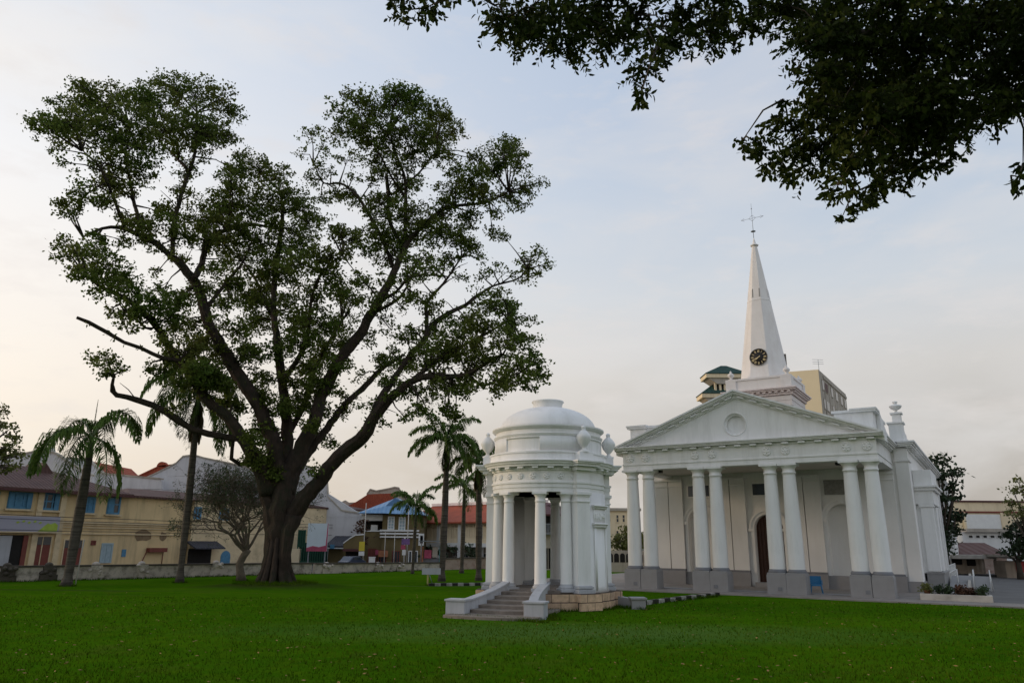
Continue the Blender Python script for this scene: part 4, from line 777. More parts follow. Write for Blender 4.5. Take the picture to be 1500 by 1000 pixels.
BT_C=[[-26.6,38.4,25.2,1.02,1,-24.8,38.6,24.0],[-27.1,38.1,25.5,0.63,1,-24.8,38.6,24.0],[-24.6,36.7,24.7,1.05,1,-24.8,38.6,24.0],[-26.9,40.6,27.7,1.26,1,-24.8,38.6,24.0],[-26.3,40.7,28.9,0.68,1,-24.5,42.6,27.7],[-26.6,42.6,29.7,1.15,1,-24.5,42.6,27.7],[-25.8,41.1,26.6,1.68,1,-24.8,38.6,24.0],[-23.3,39.9,26.8,1.64,1,-24.5,42.6,27.7],[-26.1,42.8,30.6,0.71,1,-24.5,42.6,27.7],[-26.8,47.1,33.1,0.88,1,-25.2,46.6,30.7],[-24.0,43.9,30.6,1.45,1,-25.2,46.6,30.7],[-23.6,45.0,32.6,1.13,1,-21.8,45.6,30.9],[-22.7,46.8,33.0,1.55,1,-21.8,45.6,30.9],[-20.1,45.4,31.8,1.13,1,-21.8,45.6,30.9],[-19.5,46.4,31.4,0.67,1,-21.8,45.6,30.9],[-22.5,40.1,25.1,1.47,1,-24.4,42.3,25.9],[-22.9,44.2,28.7,1.81,1,-24.1,45.9,28.7],[-20.1,42.4,27.7,1.65,1,-21.3,44.9,28.6],[-19.9,45.0,29.2,1.01,1,-21.3,44.9,28.6],[-24.4,41.2,24.3,1.08,1,-23.8,39.0,23.2],[-24.0,39.8,22.5,0.8,1,-23.5,39.4,22.4],[-18.7,45.7,26.5,1.2,1,-21.0,44.3,26.8],[-17.9,47.0,27.5,1.23,1,-16.3,47.6,26.0],[-17.3,48.8,27.9,1.18,1,-16.3,47.6,26.0],[-15.1,45.7,24.8,1.09,1,-16.3,47.6,26.0],[-16.5,45.9,24.2,1.46,1,-15.8,47.2,24.1],[-18.6,46.4,24.4,1.57,1,-17.1,45.4,22.5],[-14.7,48.3,24.8,1.15,1,-15.8,47.2,24.1],[-24.6,39.1,21.2,0.78,1,-23.5,39.4,22.4],[-25.1,39.1,20.4,0.54,1,-25.1,40.6,19.5],[-23.3,38.9,21.0,0.62,1,-23.1,39.8,21.4],[-25.9,39.7,21.1,0.36,1,-25.1,40.6,19.5],[-20.4,41.2,20.6,0.98,1,-20.7,42.3,21.2],[-20.6,45.1,22.8,1.25,1,-19.2,43.5,20.6],[-18.1,43.0,21.4,1.36,1,-18.3,44.7,21.9],[-22.2,43.7,22.8,0.61,1,-20.7,42.3,21.2],[-22.5,42.2,21.2,0.5,1,-22.1,40.9,20.6],[-16.4,45.0,21.3,1.41,1,-17.8,47.6,22.4],[-14.5,45.9,22.0,1.36,1,-15.0,46.6,22.8],[-13.7,46.6,23.2,0.92,1,-15.0,46.6,22.8],[-11.8,38.9,17.3,1.06,1,-11.3,41.4,17.7],[-15.8,45.9,19.5,1.34,1,-15.6,46.3,19.6],[-19.8,50.6,22.3,1.18,1,-19.0,48.6,21.5],[-18.5,41.9,19.9,0.74,1,-19.2,43.5,20.6],[-19.5,45.2,23.8,1.08,1,-18.3,44.7,21.9],[-17.8,43.1,24.0,0.78,1,-18.3,44.7,21.9],[-24.3,37.9,17.5,0.59,1,-23.1,37.6,16.4],[-24.0,39.5,18.0,0.93,1,-23.1,37.6,16.4],[-21.4,36.7,16.2,0.86,1,-22.4,38.1,15.7],[-21.8,35.5,15.4,0.62,1,-23.1,37.6,16.4],[-20.9,36.7,15.1,0.85,1,-21.6,38.7,15.4],[-21.1,39.4,15.7,0.83,1,-20.8,39.2,15.0],[-18.8,37.7,14.6,0.72,1,-19.9,39.8,14.1],[-18.8,40.4,15.6,0.78,1,-18.8,42.2,17.1],[-19.0,39.8,14.4,0.91,1,-19.9,39.8,14.1],[-19.8,44.5,15.2,1.01,1,-18.1,42.4,15.3],[-19.9,38.8,14.4,0.52,1,-20.5,39.1,14.1],[-17.9,42.1,13.3,1.03,1,-17.5,42.6,14.1],[-18.2,40.2,12.6,0.76,1,-18.1,39.6,11.9],[-18.5,38.7,12.8,0.59,1,-19.2,40.3,12.9],[-17.8,44.6,16.8,0.68,1,-18.0,44.3,18.0],[-15.8,41.2,14.0,0.78,1,-17.5,42.6,14.1],[-17.6,47.8,18.4,1.1,1,-16.6,47.3,18.1],[-17.2,48.8,16.9,1.12,1,-15.5,46.6,16.3],[-13.6,43.8,16.3,0.92,1,-15.3,45.8,16.7],[-11.9,42.5,16.8,0.98,1,-11.9,42.2,16.3],[-11.6,43.5,15.0,0.99,1,-12.2,43.0,14.8],[-12.3,42.1,13.7,0.96,1,-12.8,43.8,13.3],[-14.2,44.4,13.7,0.75,1,-14.8,45.4,15.0],[-16.1,44.9,13.8,0.76,1,-16.4,42.8,12.3],[-22.6,40.6,16.9,0.63,1,-21.6,38.7,15.4],[-23.8,39.6,19.2,0.39,1,-24.2,40.8,20.1],[-17.5,43.6,13.2,0.74,1,-16.4,42.8,12.3],[-15.7,51.5,32.8,0.95,0.4,-14.7,49.6,29.2],[-13.7,48.5,30.1,0.89,0.4,-14.7,49.6,29.2],[-15.6,50.0,30.2,0.51,0.4,-14.7,49.6,29.2],[-10.8,41.4,28.3,1.02,0.7,-9.9,43.6,28.5],[-10.4,43.0,30.3,1.07,0.8,-9.9,43.6,28.5],[-9.6,44.6,30.3,1.38,1,-9.9,43.6,28.5],[-8.1,45.1,31.5,1.4,1,-8.3,44.6,29.1],[-6.8,45.9,32.0,1.14,1,-8.3,44.6,29.1],[-5.2,44.8,30.5,0.92,1,-5.3,46.6,28.7],[-6.8,43.7,28.5,1.52,1,-8.3,44.6,29.1],[-5.6,48.6,31.2,1.49,1,-5.3,46.6,28.7],[-8.8,45.1,28.6,1.38,1,-8.3,44.6,29.1],[-9.9,43.4,28.1,1.15,0.8,-9.9,43.6,28.5],[-4.0,46.2,30.1,0.85,0.6,-5.3,46.6,28.7],[-9.5,46.4,27.5,0.94,1,-8.9,44.3,27.1],[-6.7,45.1,27.5,0.92,1,-7.8,44.8,27.4],[-5.1,44.5,27.1,0.9,0.7,-5.3,46.6,28.7],[-12.2,49.6,29.8,0.8,0.6,-12.4,48.5,27.1],[-14.0,48.9,28.3,0.79,0.7,-14.7,49.6,29.2],[-12.6,48.2,26.1,0.58,0.6,-12.4,48.5,27.1],[-7.6,43.5,31.2,0.72,1,-8.3,44.6,29.1],[-2.5,46.4,28.2,0.66,0.8,-5.3,46.6,28.7],[-0.6,44.7,27.6,1.09,1,-0.3,45.6,25.1],[0.4,43.9,26.4,0.8,1,-0.3,45.6,25.1],[-1.4,46.2,27.1,0.93,1,-0.3,45.6,25.1],[-2.7,43.5,24.8,0.96,1,-2.6,45.3,24.1],[-4.2,46.6,25.7,1.12,1,-3.8,45.2,23.8],[-2.0,43.4,23.8,0.87,1,-1.6,45.5,24.3],[-0.5,46.8,25.2,0.84,1,-0.3,45.6,25.1],[0.9,46.9,26.2,0.85,0.8,-0.3,45.6,25.1],[1.8,45.6,25.8,0.41,0.6,-0.3,45.6,25.1],[0.5,46.3,24.5,0.55,0.6,-0.3,45.6,25.1],[-1.2,44.7,23.1,0.44,0.6,-1.6,45.5,24.3],[-0.1,46.5,28.9,0.66,1,-0.3,45.6,25.1],[-8.7,45.6,24.1,0.91,1,-8.4,45.9,24.7],[-7.0,44.0,22.9,0.96,1,-7.1,45.2,23.7],[-6.2,47.4,23.8,1.31,1,-6.0,44.9,22.1],[-4.9,44.5,21.6,1.05,1,-6.0,44.9,22.1],[-4.0,44.5,21.7,0.88,1,-4.8,45.1,23.4],[-7.5,47.3,22.6,1.3,1,-7.1,45.4,21.8],[-8.8,45.6,21.9,0.9,1,-8.7,46.2,21.9],[-3.0,46.0,23.2,0.73,1,-2.6,45.3,24.1],[-2.7,45.3,21.0,0.71,1,-3.4,46.6,20.8],[-1.4,46.7,22.6,0.64,0.8,-1.6,45.5,24.3],[-4.0,45.7,20.4,0.62,0.7,-3.4,46.6,20.8],[-4.8,37.8,17.3,0.59,0.7,-5.4,39.6,17.7],[-8.6,46.6,20.7,0.82,1,-7.3,44.7,19.8],[-9.3,44.9,20.6,0.7,1,-8.7,46.2,21.9],[-9.6,42.1,20.2,0.5,0.6,-9.9,40.6,18.5],[0.9,48.4,21.4,0.66,1,1.0,46.6,20.1],[1.1,47.0,19.6,0.5,0.8,1.0,46.6,20.1],[1.6,45.3,19.2,0.26,0.5,1.0,46.6,20.1],[-5.1,43.7,16.7,0.67,1,-5.4,45.4,17.3],[-5.8,40.3,15.8,0.46,1,-6.2,41.3,16.8],[-4.0,44.0,15.8,0.38,1,-4.0,44.3,16.2],[-1.1,40.1,15.2,0.69,1,-0.2,39.6,14.3],[-0.2,41.4,15.8,0.6,1,-0.2,39.6,14.3],[0.2,39.1,14.2,0.48,1,-0.2,39.6,14.3],[-1.8,38.3,13.6,0.73,1,-1.5,39.9,13.6],[-3.0,40.4,13.7,0.77,1,-2.8,40.1,12.9],[-0.3,37.0,12.5,0.7,1,-0.5,38.6,12.1],[0.7,37.9,12.7,0.65,1,-0.2,39.6,14.3],[1.1,37.9,11.6,0.71,1,0.5,37.6,11.0],[1.6,38.3,10.9,0.5,1,0.5,37.6,11.0],[0.1,35.7,10.7,0.67,1,0.5,37.6,11.0],[-1.0,38.8,11.8,0.73,1,-1.4,39.0,11.8],[-2.2,40.3,12.2,0.76,1,-2.3,39.4,11.3],[-3.9,41.5,12.9,0.78,1,-4.2,40.4,12.2],[-5.2,42.9,13.2,0.73,1,-5.3,43.4,14.2],[-7.4,50.1,14.2,0.75,1,-7.3,48.6,14.6],[-8.3,46.7,13.6,0.61,1,-8.5,47.9,13.4],[-4.2,41.1,11.1,0.77,1,-4.5,40.1,11.3],[-3.0,40.9,10.8,0.69,1,-3.3,39.8,11.2],[-5.8,42.0,10.8,0.63,1,-5.7,40.5,11.0],[-7.0,42.5,11.3,0.55,1,-6.7,42.5,11.8],[-1.7,37.5,10.3,0.49,1,-1.6,38.9,10.5],[-4.9,38.9,9.2,0.5,1,-5.7,40.5,11.0],[-3.7,39.9,9.4,0.52,1,-3.3,39.8,11.2],[-4.2,39.5,8.6,0.33,0.7,-5.7,40.5,11.0],[-7.2,41.7,8.9,0.35,0.7,-7.6,41.3,9.2],[-5.7,39.6,8.9,0.33,0.7,-6.7,40.9,10.2],[-3.1,40.7,9.1,0.45,1,-3.3,39.8,11.2],[0.9,36.6,10.2,0.48,1,0.5,37.6,11.0],[-0.5,36.5,10.2,0.48,1,-0.7,38.3,10.7],[-12.7,45.7,12.9,0.86,1,-12.8,47.1,13.0],[-11.4,43.8,11.6,0.82,1,-11.3,44.0,11.2],[-10.3,44.4,12.8,0.58,1,-10.4,44.1,13.3],[-12.1,47.9,14.6,0.9,1,-12.3,48.4,15.2],[-12.8,44.6,10.7,0.66,1,-12.8,45.9,10.8],[-11.8,45.8,10.3,0.59,1,-12.8,45.9,10.8],[-11.1,47.9,11.6,0.44,1,-10.5,46.5,10.8],[-15.1,45.1,12.1,0.67,1,-14.1,44.9,11.8],[-15.1,44.9,10.2,0.66,1,-14.3,43.2,9.2],[-14.1,40.9,7.9,0.52,1,-15.0,42.6,7.7],[-16.1,43.5,10.1,0.36,1,-16.0,42.0,9.1],[-14.6,45.0,8.5,0.74,1,-13.6,43.4,7.5],[-14.3,42.7,7.0,0.7,1,-14.7,42.5,7.4],[-13.6,43.1,6.3,0.55,1,-14.2,43.0,6.3],[-10.7,46.6,10.0,0.39,0.6,-10.5,46.5,10.8],[-11.3,47.0,8.4,0.34,0.6,-11.5,45.7,8.9],[-10.8,41.5,6.2,0.3,0.6,-10.9,42.8,5.6],[-11.9,50.2,16.9,0.86,1,-11.8,49.6,17.2],[-11.5,49.8,19.2,0.67,1,-11.8,49.6,17.2],[-10.5,39.8,17.9,0.7,1,-9.9,40.6,18.5],[-10.3,41.4,20.3,0.57,1,-9.9,40.6,18.5],[-11.1,48.1,25.2,0.57,0.6,-10.7,47.3,25.4],[-10.5,39.2,19.8,0.47,0.6,-9.9,40.6,18.5],[-14.0,49.8,26.6,0.7,0.7,-13.7,49.0,27.4],[-14.3,46.1,18.9,0.8,1,-15.6,46.3,19.6],[-15.0,45.8,17.4,0.7,1,-15.3,45.8,16.7],[-17.8,44.8,18.4,0.78,1,-18.0,44.3,18.0],[-16.7,40.8,14.5,0.54,1,-18.1,42.4,15.3],[-15.8,43.4,11.5,0.57,1,-15.0,43.0,10.4],[-17.2,40.9,11.2,0.61,1,-17.1,41.4,10.1],[-16.8,43.2,10.2,0.4,1,-16.0,42.0,9.1],[-21.5,38.5,11.5,0.61,1,-21.9,39.6,11.6],[-23.3,40.6,12.3,0.34,1,-21.9,39.6,11.6],[-21.7,40.5,11.6,0.27,1,-21.7,39.8,11.1],[-22.2,40.2,11.4,0.3,1,-21.7,39.8,11.1],[-20.2,40.4,11.6,0.3,0.6,-18.9,39.3,11.9],[-21.3,39.5,19.8,0.39,1,-22.1,40.9,20.6],[-22.9,40.9,19.3,0.32,0.6,-22.7,40.6,20.0],[-21.3,42.1,17.9,0.33,0.5,-20.4,41.8,18.8],[-11.8,46.3,8.7,0.42,0.5,-11.5,45.7,8.9],[-13.3,44.6,11.8,0.58,1,-14.1,44.9,11.8],[-11.4,42.4,8.9,0.47,1,-11.8,43.9,9.0],[-13.2,43.3,9.9,0.64,1,-13.4,44.5,9.1],[-11.8,44.0,28.2,0.72,0.5,-9.9,43.6,28.5],[-10.9,46.8,26.7,0.56,0.5,-11.6,47.9,26.4],[-6.8,44.8,25.2,0.54,0.5,-7.5,46.3,25.9],[-4.3,46.1,27.9,0.65,0.6,-5.3,46.6,28.7],[-4.5,45.0,23.8,0.72,1,-4.8,45.1,23.4],[-3.3,46.7,22.4,0.64,0.7,-3.4,46.6,20.8],[-2.2,45.1,20.1,0.44,0.5,-3.4,46.6,20.8],[-0.5,47.4,22.5,0.37,0.5,1.0,46.6,20.1],[-4.5,43.3,15.0,0.41,0.6,-4.9,43.9,15.2],[-6.3,44.5,14.8,0.59,0.6,-5.3,43.4,14.2],[-1.8,37.9,12.5,0.57,1,-1.5,39.9,13.6],[-9.9,46.3,19.0,0.63,1,-8.3,44.6,17.1],[-11.5,48.7,15.5,0.64,1,-12.3,48.4,15.2],[-13.3,44.9,15.8,0.68,1,-12.2,43.0,14.8],[-17.1,49.3,19.0,0.85,1,-16.6,47.3,18.1],[-18.8,43.3,17.4,0.42,0.5,-18.8,42.2,17.1],[-17.5,40.8,17.8,0.56,0.6,-18.8,42.2,18.3],[-17.4,44.1,21.4,0.87,1,-18.3,44.7,21.9],[-19.7,42.5,20.2,0.58,1,-19.2,43.5,20.6],[-18.7,45.3,20.9,0.8,1,-18.8,44.1,21.3],[-15.4,41.7,12.9,0.47,0.65,-16.4,42.8,12.3],[-10.5,39.5,18.1,0.66,0.65,-9.9,40.6,18.5],[-11.9,39.9,18.3,0.59,0.65,-11.3,41.4,17.7],[-16.4,45.6,17.2,0.83,0.65,-16.6,47.3,18.1],[-9.3,46.0,17.4,0.57,0.65,-8.5,44.4,16.6],[-18.5,46.3,17.9,0.85,0.65,-18.0,44.3,18.0],[-14.0,44.8,15.3,0.81,0.65,-14.8,45.4,15.0],[-11.9,50.5,19.5,0.63,0.65,-11.8,49.6,17.2],[-10.5,46.4,10.6,0.47,0.65,-10.5,46.5,10.8],[-11.4,44.1,11.5,0.66,0.65,-11.3,44.0,11.2],[-17.0,40.4,11.4,0.64,0.65,-18.3,40.9,11.7],[-18.7,43.1,13.7,0.53,0.65,-17.5,42.6,14.1],[-20.2,41.0,16.5,0.55,0.65,-19.7,42.0,18.2],[-15.5,41.8,13.3,0.71,0.65,-16.4,42.8,12.3],[-7.9,42.1,10.0,0.74,0.65,-7.5,42.0,10.3],[-10.2,40.4,16.6,0.47,0.65,-11.3,41.4,17.7],[-12.9,42.8,14.7,0.65,0.65,-12.2,43.0,14.8],[-9.4,46.1,15.1,0.74,0.65,-9.4,44.3,14.7],[-19.1,40.2,15.5,0.69,0.65,-18.8,42.2,17.1],[-12.6,44.4,10.2,0.53,0.65,-12.8,45.9,10.8],[-15.3,43.9,12.2,0.62,0.65,-16.4,42.8,12.3],[-11.9,48.1,16.1,0.55,0.65,-11.8,49.6,17.2],[-18.4,40.5,9.5,0.45,0.65,-19.0,41.3,9.2],[-19.4,43.6,17.4,0.71,0.65,-18.8,42.2,17.1],[-11.4,50.0,17.8,0.72,0.65,-11.8,49.6,17.2],[-10.2,40.4,16.9,0.55,0.65,-11.3,41.4,17.7],[-12.8,42.3,13.6,0.44,0.65,-12.8,43.8,13.3],[-12.6,47.4,14.2,0.85,0.65,-12.3,48.4,15.2],[-10.6,40.6,17.3,0.67,0.65,-11.3,41.4,17.7],[-8.6,45.6,18.0,0.48,0.65,-8.3,44.6,17.1],[-19.2,49.6,20.1,0.58,0.65,-17.6,47.9,19.8],[-9.7,41.7,20.1,0.66,0.65,-9.9,40.6,18.5],[-10.4,42.8,17.6,0.5,0.65,-11.3,41.4,17.7],[-15.6,44.4,13.5,0.63,0.65,-16.4,42.8,12.3],[-11.6,51.0,19.1,0.74,0.65,-11.8,49.6,17.2],[-12.0,43.9,16.1,0.71,0.65,-11.9,42.2,16.3],[-17.8,49.2,22.1,0.58,0.65,-17.8,47.6,22.4],[-10.5,42.4,12.5,0.76,0.65,-10.4,44.1,13.3],[-11.8,42.4,14.2,0.48,0.65,-12.2,43.0,14.8],[-9.3,39.7,18.5,0.54,0.65,-9.9,40.6,18.5],[-19.6,42.6,16.5,0.53,0.65,-18.8,42.2,17.1],[-15.4,42.8,12.9,0.6,0.65,-16.4,42.8,12.3],[-16.7,40.2,11.6,0.64,0.65,-18.3,40.9,11.7],[-10.3,41.9,20.3,0.66,0.65,-9.9,40.6,18.5],[-8.8,40.2,17.1,0.51,0.65,-9.9,40.6,18.5],[-11.8,48.5,18.8,0.65,0.65,-11.8,49.6,17.2],[-11.8,48.8,18.6,0.61,0.65,-11.8,49.6,17.2],[-18.4,42.0,16.7,0.69,0.65,-18.8,42.2,17.1],[-16.2,43.2,12.3,0.49,0.65,-16.4,42.8,12.3],[-17.9,42.9,13.8,0.61,0.65,-17.5,42.6,14.1],[-14.2,42.8,10.5,0.52,0.65,-15.0,43.0,10.4],[-16.4,46.7,18.9,0.68,0.65,-17.6,47.9,19.8],[-3.9,39.8,11.2,0.41,0.6,-4.5,40.1,11.3],[0.4,37.0,11.4,0.38,0.6,0.5,37.6,11.0],[-0.7,38.4,13.5,0.48,0.6,-0.2,39.6,14.3],[-0.1,38.8,12.0,0.4,0.6,-0.5,38.6,12.1],[-7.5,47.6,13.9,0.45,0.6,-7.3,48.6,14.6],[-4.2,41.1,12.6,0.58,0.6,-4.2,40.4,12.2],[-1.6,39.6,12.3,0.52,0.6,-1.4,39.0,11.8],[-4.9,42.1,13.7,0.52,0.6,-5.3,43.4,14.2],[-2.6,40.5,14.2,0.42,0.6,-2.8,40.1,12.9],[-0.3,39.0,13.6,0.48,0.6,-0.2,39.6,14.3],[-6.7,40.7,10.3,0.49,0.6,-6.7,40.9,10.2],[-4.5,40.5,10.1,0.53,0.6,-4.5,40.1,11.3],[-7.6,45.5,15.4,0.52,0.6,-8.8,44.6,16.2],[1.2,40.8,14.7,0.35,0.6,-0.2,39.6,14.3],[-5.3,45.8,16.8,0.48,0.6,-5.4,45.0,16.2],[-2.7,39.2,12.7,0.37,0.6,-2.8,40.1,12.9],[-7.3,42.6,11.5,0.48,0.6,-6.7,42.5,11.8],[-3.1,39.5,12.5,0.48,0.6,-2.8,40.1,12.9],[0.3,35.9,10.0,0.44,0.6,0.5,37.6,11.0],[-4.8,44.0,15.5,0.42,0.6,-4.9,43.9,15.2],[-0.1,39.5,14.8,0.45,0.6,-0.2,39.6,14.3],[0.4,40.8,13.7,0.43,0.6,-0.2,39.6,14.3],[-3.5,39.1,10.1,0.47,0.6,-3.3,39.8,11.2],[-0.2,40.8,15.3,0.51,0.6,-0.2,39.6,14.3],[-3.5,40.1,13.1,0.53,0.6,-2.8,40.1,12.9],[-1.0,37.5,9.9,0.45,0.6,-1.6,38.9,10.5],[-19.1,40.2,11.4,0.68,1,-18.9,39.3,11.9],[-18.2,40.0,10.8,0.56,0.8,-18.3,40.9,11.7],[-17.4,41.5,10.6,0.5,0.8,-17.1,41.4,10.1],[-16.3,41.2,11.0,0.58,1,-16.4,42.8,12.3],[-16.9,38.8,11.3,0.65,1,-18.3,40.9,11.7],[-19.2,41.2,12.4,0.62,1,-18.1,39.6,11.9],[-16.9,41.0,11.8,0.61,1,-16.4,42.8,12.3]]
OT_C=[[-1.41,7.33,8.48,0.07],[-1.37,7.88,8.79,0.11],[-1.4,7.57,8.83,0.15],[-1.13,7.99,8.98,0.12],[-0.99,8.03,9.05,0.1],[-0.93,7.02,8.07,0.07],[-0.74,6.92,8.22,0.07],[-0.58,8.41,9.54,0.08],[-0.23,7.37,8.52,0.11],[-0.11,7.32,8.3,0.2],[0.03,8.69,9.09,0.15],[0.3,7.75,8.52,0.25],[0.16,8.41,9.25,0.27],[0.63,7.76,8.32,0.2],[0.83,8.05,8.81,0.28],[0.47,7.17,8.3,0.2],[1.08,8.04,8.44,0.12],[0.8,8.46,8.67,0.07],[1.22,7.84,8.56,0.22],[1.03,8.23,9.2,0.27],[1.53,8.11,9.0,0.24],[1.55,7.02,7.72,0.13],[1.62,8.26,8.28,0.15],[1.69,7.96,8.22,0.12],[1.54,7.44,8.21,0.14],[1.34,6.96,7.08,0.07],[1.61,8.46,7.96,0.04],[1.91,7.75,8.4,0.18],[2.16,8.19,9.04,0.26],[2.5,8.48,9.06,0.2],[2.67,8.19,8.77,0.14],[2.93,8.56,8.9,0.07],[2.74,7.61,8.58,0.2],[3.28,8.34,9.28,0.22],[3.29,7.7,8.83,0.2],[2.73,8.58,9.47,0.24],[1.49,8.48,8.74,0.11],[3.21,7.08,7.9,0.2],[3.35,7.14,7.56,0.21],[3.31,7.29,7.24,0.21],[3.77,8.64,8.63,0.08],[3.15,7.69,7.52,0.07],[3.32,8.03,7.44,0.2],[2.73,7.44,6.79,0.15],[2.68,7.81,7.06,0.09],[2.91,7.59,6.64,0.14],[3.08,7.53,6.48,0.11],[3.48,7.95,7.01,0.28],[3.82,7.95,7.38,0.37],[4.11,8.53,8.23,0.36],[4.32,8.13,8.16,0.43],[4.52,8.57,8.99,0.46],[4.9,8.44,8.9,0.45],[5.13,8.68,8.35,0.45],[5.14,8.11,8.65,0.43],[4.72,7.19,7.43,0.38],[5.82,8.45,9.02,0.45],[6.22,8.64,8.53,0.42],[6.42,8.53,9.08,0.42],[6.21,7.92,8.33,0.34],[6.11,8.18,7.93,0.26],[3.54,7.28,8.1,0.31],[3.93,8.4,9.27,0.36],[4.15,7.93,9.0,0.34],[4.36,7.41,8.58,0.32],[4.67,7.01,8.35,0.3],[6.26,8.44,9.54,0.36],[6.96,8.68,9.53,0.37],[3.57,7.06,6.47,0.24],[4.66,8.34,7.34,0.34],[4.64,7.64,7.11,0.31],[3.9,7.17,6.99,0.37],[4.51,7.43,7.24,0.38],[5.43,8.28,7.6,0.31],[5.94,8.47,7.91,0.3],[5.31,6.98,7.06,0.17],[4.33,8.01,6.65,0.16],[3.49,6.98,5.96,0.13],[3.93,8.19,6.29,0.07],[3.67,7.5,6.05,0.07],[4.48,8.49,6.66,0.09],[4.88,8.67,7.14,0.16],[4.67,7.81,6.77,0.16],[5.45,8.7,7.27,0.12],[4.86,7.46,6.79,0.12],[3.35,7.04,6.1,0.13],[4.64,7.98,6.66,0.08],[5.18,6.96,6.17,0.08],[5.33,7.26,6.15,0.05],[5.77,7.63,6.68,0.07],[6.7,8.0,8.19,0.5],[6.18,7.18,8.5,0.47],[6.01,6.98,8.78,0.46],[6.56,8.46,10.23,0.47],[5.13,7.46,9.31,0.41],[5.17,8.63,10.36,0.47],[4.34,8.51,10.14,0.47],[3.19,7.58,9.2,0.33],[2.58,7.73,9.32,0.34],[1.93,7.84,9.41,0.34],[1.28,8.06,9.6,0.35],[0.57,7.97,9.51,0.35],[-0.12,7.91,9.45,0.31],[-0.83,8.02,9.54,0.23],[7.76,8.59,9.15,0.55]]

def big_tree():
    T = empty('rain_tree', (-13.05, 43.6, 0), 0, 'huge spreading old tree with a massive forked trunk in the middle of the lawn', 'tree')
    off = Vector((-13.05, 43.6, 0)); r = random.Random(7); b = MB()
    def densify(L, step):
        pts = [Vector(p[:3]) - off for p in L]; rs = [p[3] for p in L]; op, orr = [], []
        for i in range(len(pts) - 1):
            k = max(1, int((pts[i + 1] - pts[i]).length / step))
            for q in range(k):
                t = q / k; p0 = pts[max(i - 1, 0)]; p1 = pts[i]; p2 = pts[i + 1]; p3 = pts[min(i + 2, len(pts) - 1)]
                c = .5 * ((2 * p1) + (p2 - p0) * t + (2 * p0 - 5 * p1 + 4 * p2 - p3) * t * t + (3 * p1 - p0 - 3 * p2 + p3) * t ** 3)
                op.append(c); orr.append(rs[i] + (rs[i + 1] - rs[i]) * t)
        op.append(pts[-1]); orr.append(rs[-1]); return op, orr
    for k, L in enumerate(BT_L):
        p, rs = densify(L, .35 if L[0][3] > .3 else .45); rs = [q * (.62 if k < 3 else (.63 if q > .25 else .76)) for q in rs]
        jit = [Vector((r.uniform(-1, 1), r.uniform(-1, 1), r.uniform(-1, 1))) * q * .16 for q in rs]
        p = [a + j for a, j in zip(p, jit)]
        if k < 3: p[0] = p[0] + Vector((0, 0, -.15))
        b.tube(p, rs, 22 if L[0][3] > .25 else 7, True, .12 if L[0][3] > .2 else .05, r)
        if L[0][3] > .15:                                  # side twigs along the limbs
            for q in range(3, len(p) - 1, 2):
                if rs[q] < .28:
                    d = Vector((r.uniform(-1, 1), r.uniform(-1, 1), r.uniform(-.2, 1))).normalized(); l = r.uniform(.5, 1.6)
                    b.tube([p[q], p[q] + d * l * .5 + Vector((0, 0, .1)), p[q] + d * l], [.035, .025, .012], 5)
    for k in range(13):                                    # root flare
        a = k * 2 * PI / 13 + r.uniform(-.16, .16); d = Vector((math.cos(a), math.sin(a), 0))
        e = r.uniform(.78, 1.02); b.tube([d * .48 + Vector((0, 0, r.uniform(1.8, 3.0))), d * .62 + Vector((0, 0, 1.2)), d * .90 * e + Vector((0, 0, .55)), d * 1.12 * e + Vector((0, 0, .2)), d * 1.5 * e + Vector((0, 0, -.05))], [.10, .17, .19, .17, .08], 8, True, .08, r)
    rng = np.random.default_rng(11); V = []
    CL = []
    for q in BT_C:
        CL.append(q)
        if q[4] >= .8 and r.random() < .45:
            for k in range(1): CL.append([q[0] + r.uniform(-.7, .7) * q[3], q[1] + r.uniform(-2.4, 2.4) * q[3], q[2] + r.uniform(-.6, .6) * q[3], q[3] * .66, .8] + q[5:])
    CL = [q[:4] + [1.7] + q[5:] if q[2] < 11.5 and abs(q[0] + 14) < 3.2 else q for q in CL]
    for L in BT_L[3:28] + BT_L[29:30]:                                     # thin sprays of leaves along the lighter limbs
        for a, e in zip(L[:-1], L[1:]):
            if e[3] < .24 and e[2] > 8:
                for k in range(2):
                    t = r.random(); o = [a[i] + (e[i] - a[i]) * t for i in range(3)]; CL.append([o[0] + r.uniform(-1.3, 1.3), o[1] + r.uniform(-2, 2), o[2] + r.uniform(-.5, 1.2), r.uniform(.35, .6), .55] + o)
    for x, y, z, R, dn, lx, ly, lz in CL:
        c = Vector((x, y, z)) - off; l = Vector((lx, ly, lz)) - off; d = c - l
        mid = l + d * .5 + Vector((r.uniform(-.2, .2), r.uniform(-.2, .2), r.uniform(0, .3)))
        b.tube([l, mid, c], [min(.07, .03 + .02 * d.length), .035, .015], 5)
        n_sub = max(5, int(45 * dn * (R / 1.0) ** 1.8)); P, subs = clump_points(rng, c, R * 1.18, n_sub, 17, .18)
        for s in subs[::2]: b.tube([mid + (c - mid) * r.uniform(.2, 1), (Vector(s) + c) * .5, Vector(s)], [.02, .014, .006], 3, cap=False)
        V.append(leaf_quads(rng, P, .18, .2, .66))
    b.build('trunk', 'bark', T); quads_mesh('crown', np.concatenate(V), 4, 'leaf', T)
    # epiphyte and moss leaves clothing the main limbs
    V = []
    for L in BT_L[:30]:
        p, rs = densify(L, .5)
        for q in range(len(p)):
            if .12 < rs[q] < .62 and p[q].z > 4.5 and rng.random() < .62:
                n = int(rng.integers(4, 16)); a = rng.normal(size=(n, 3)); a /= np.linalg.norm(a, axis=1)[:, None]
                V.append(leaf_quads(rng, np.array(p[q]) + a * rs[q] * 1.02, .22, .3, .5, a * .8))
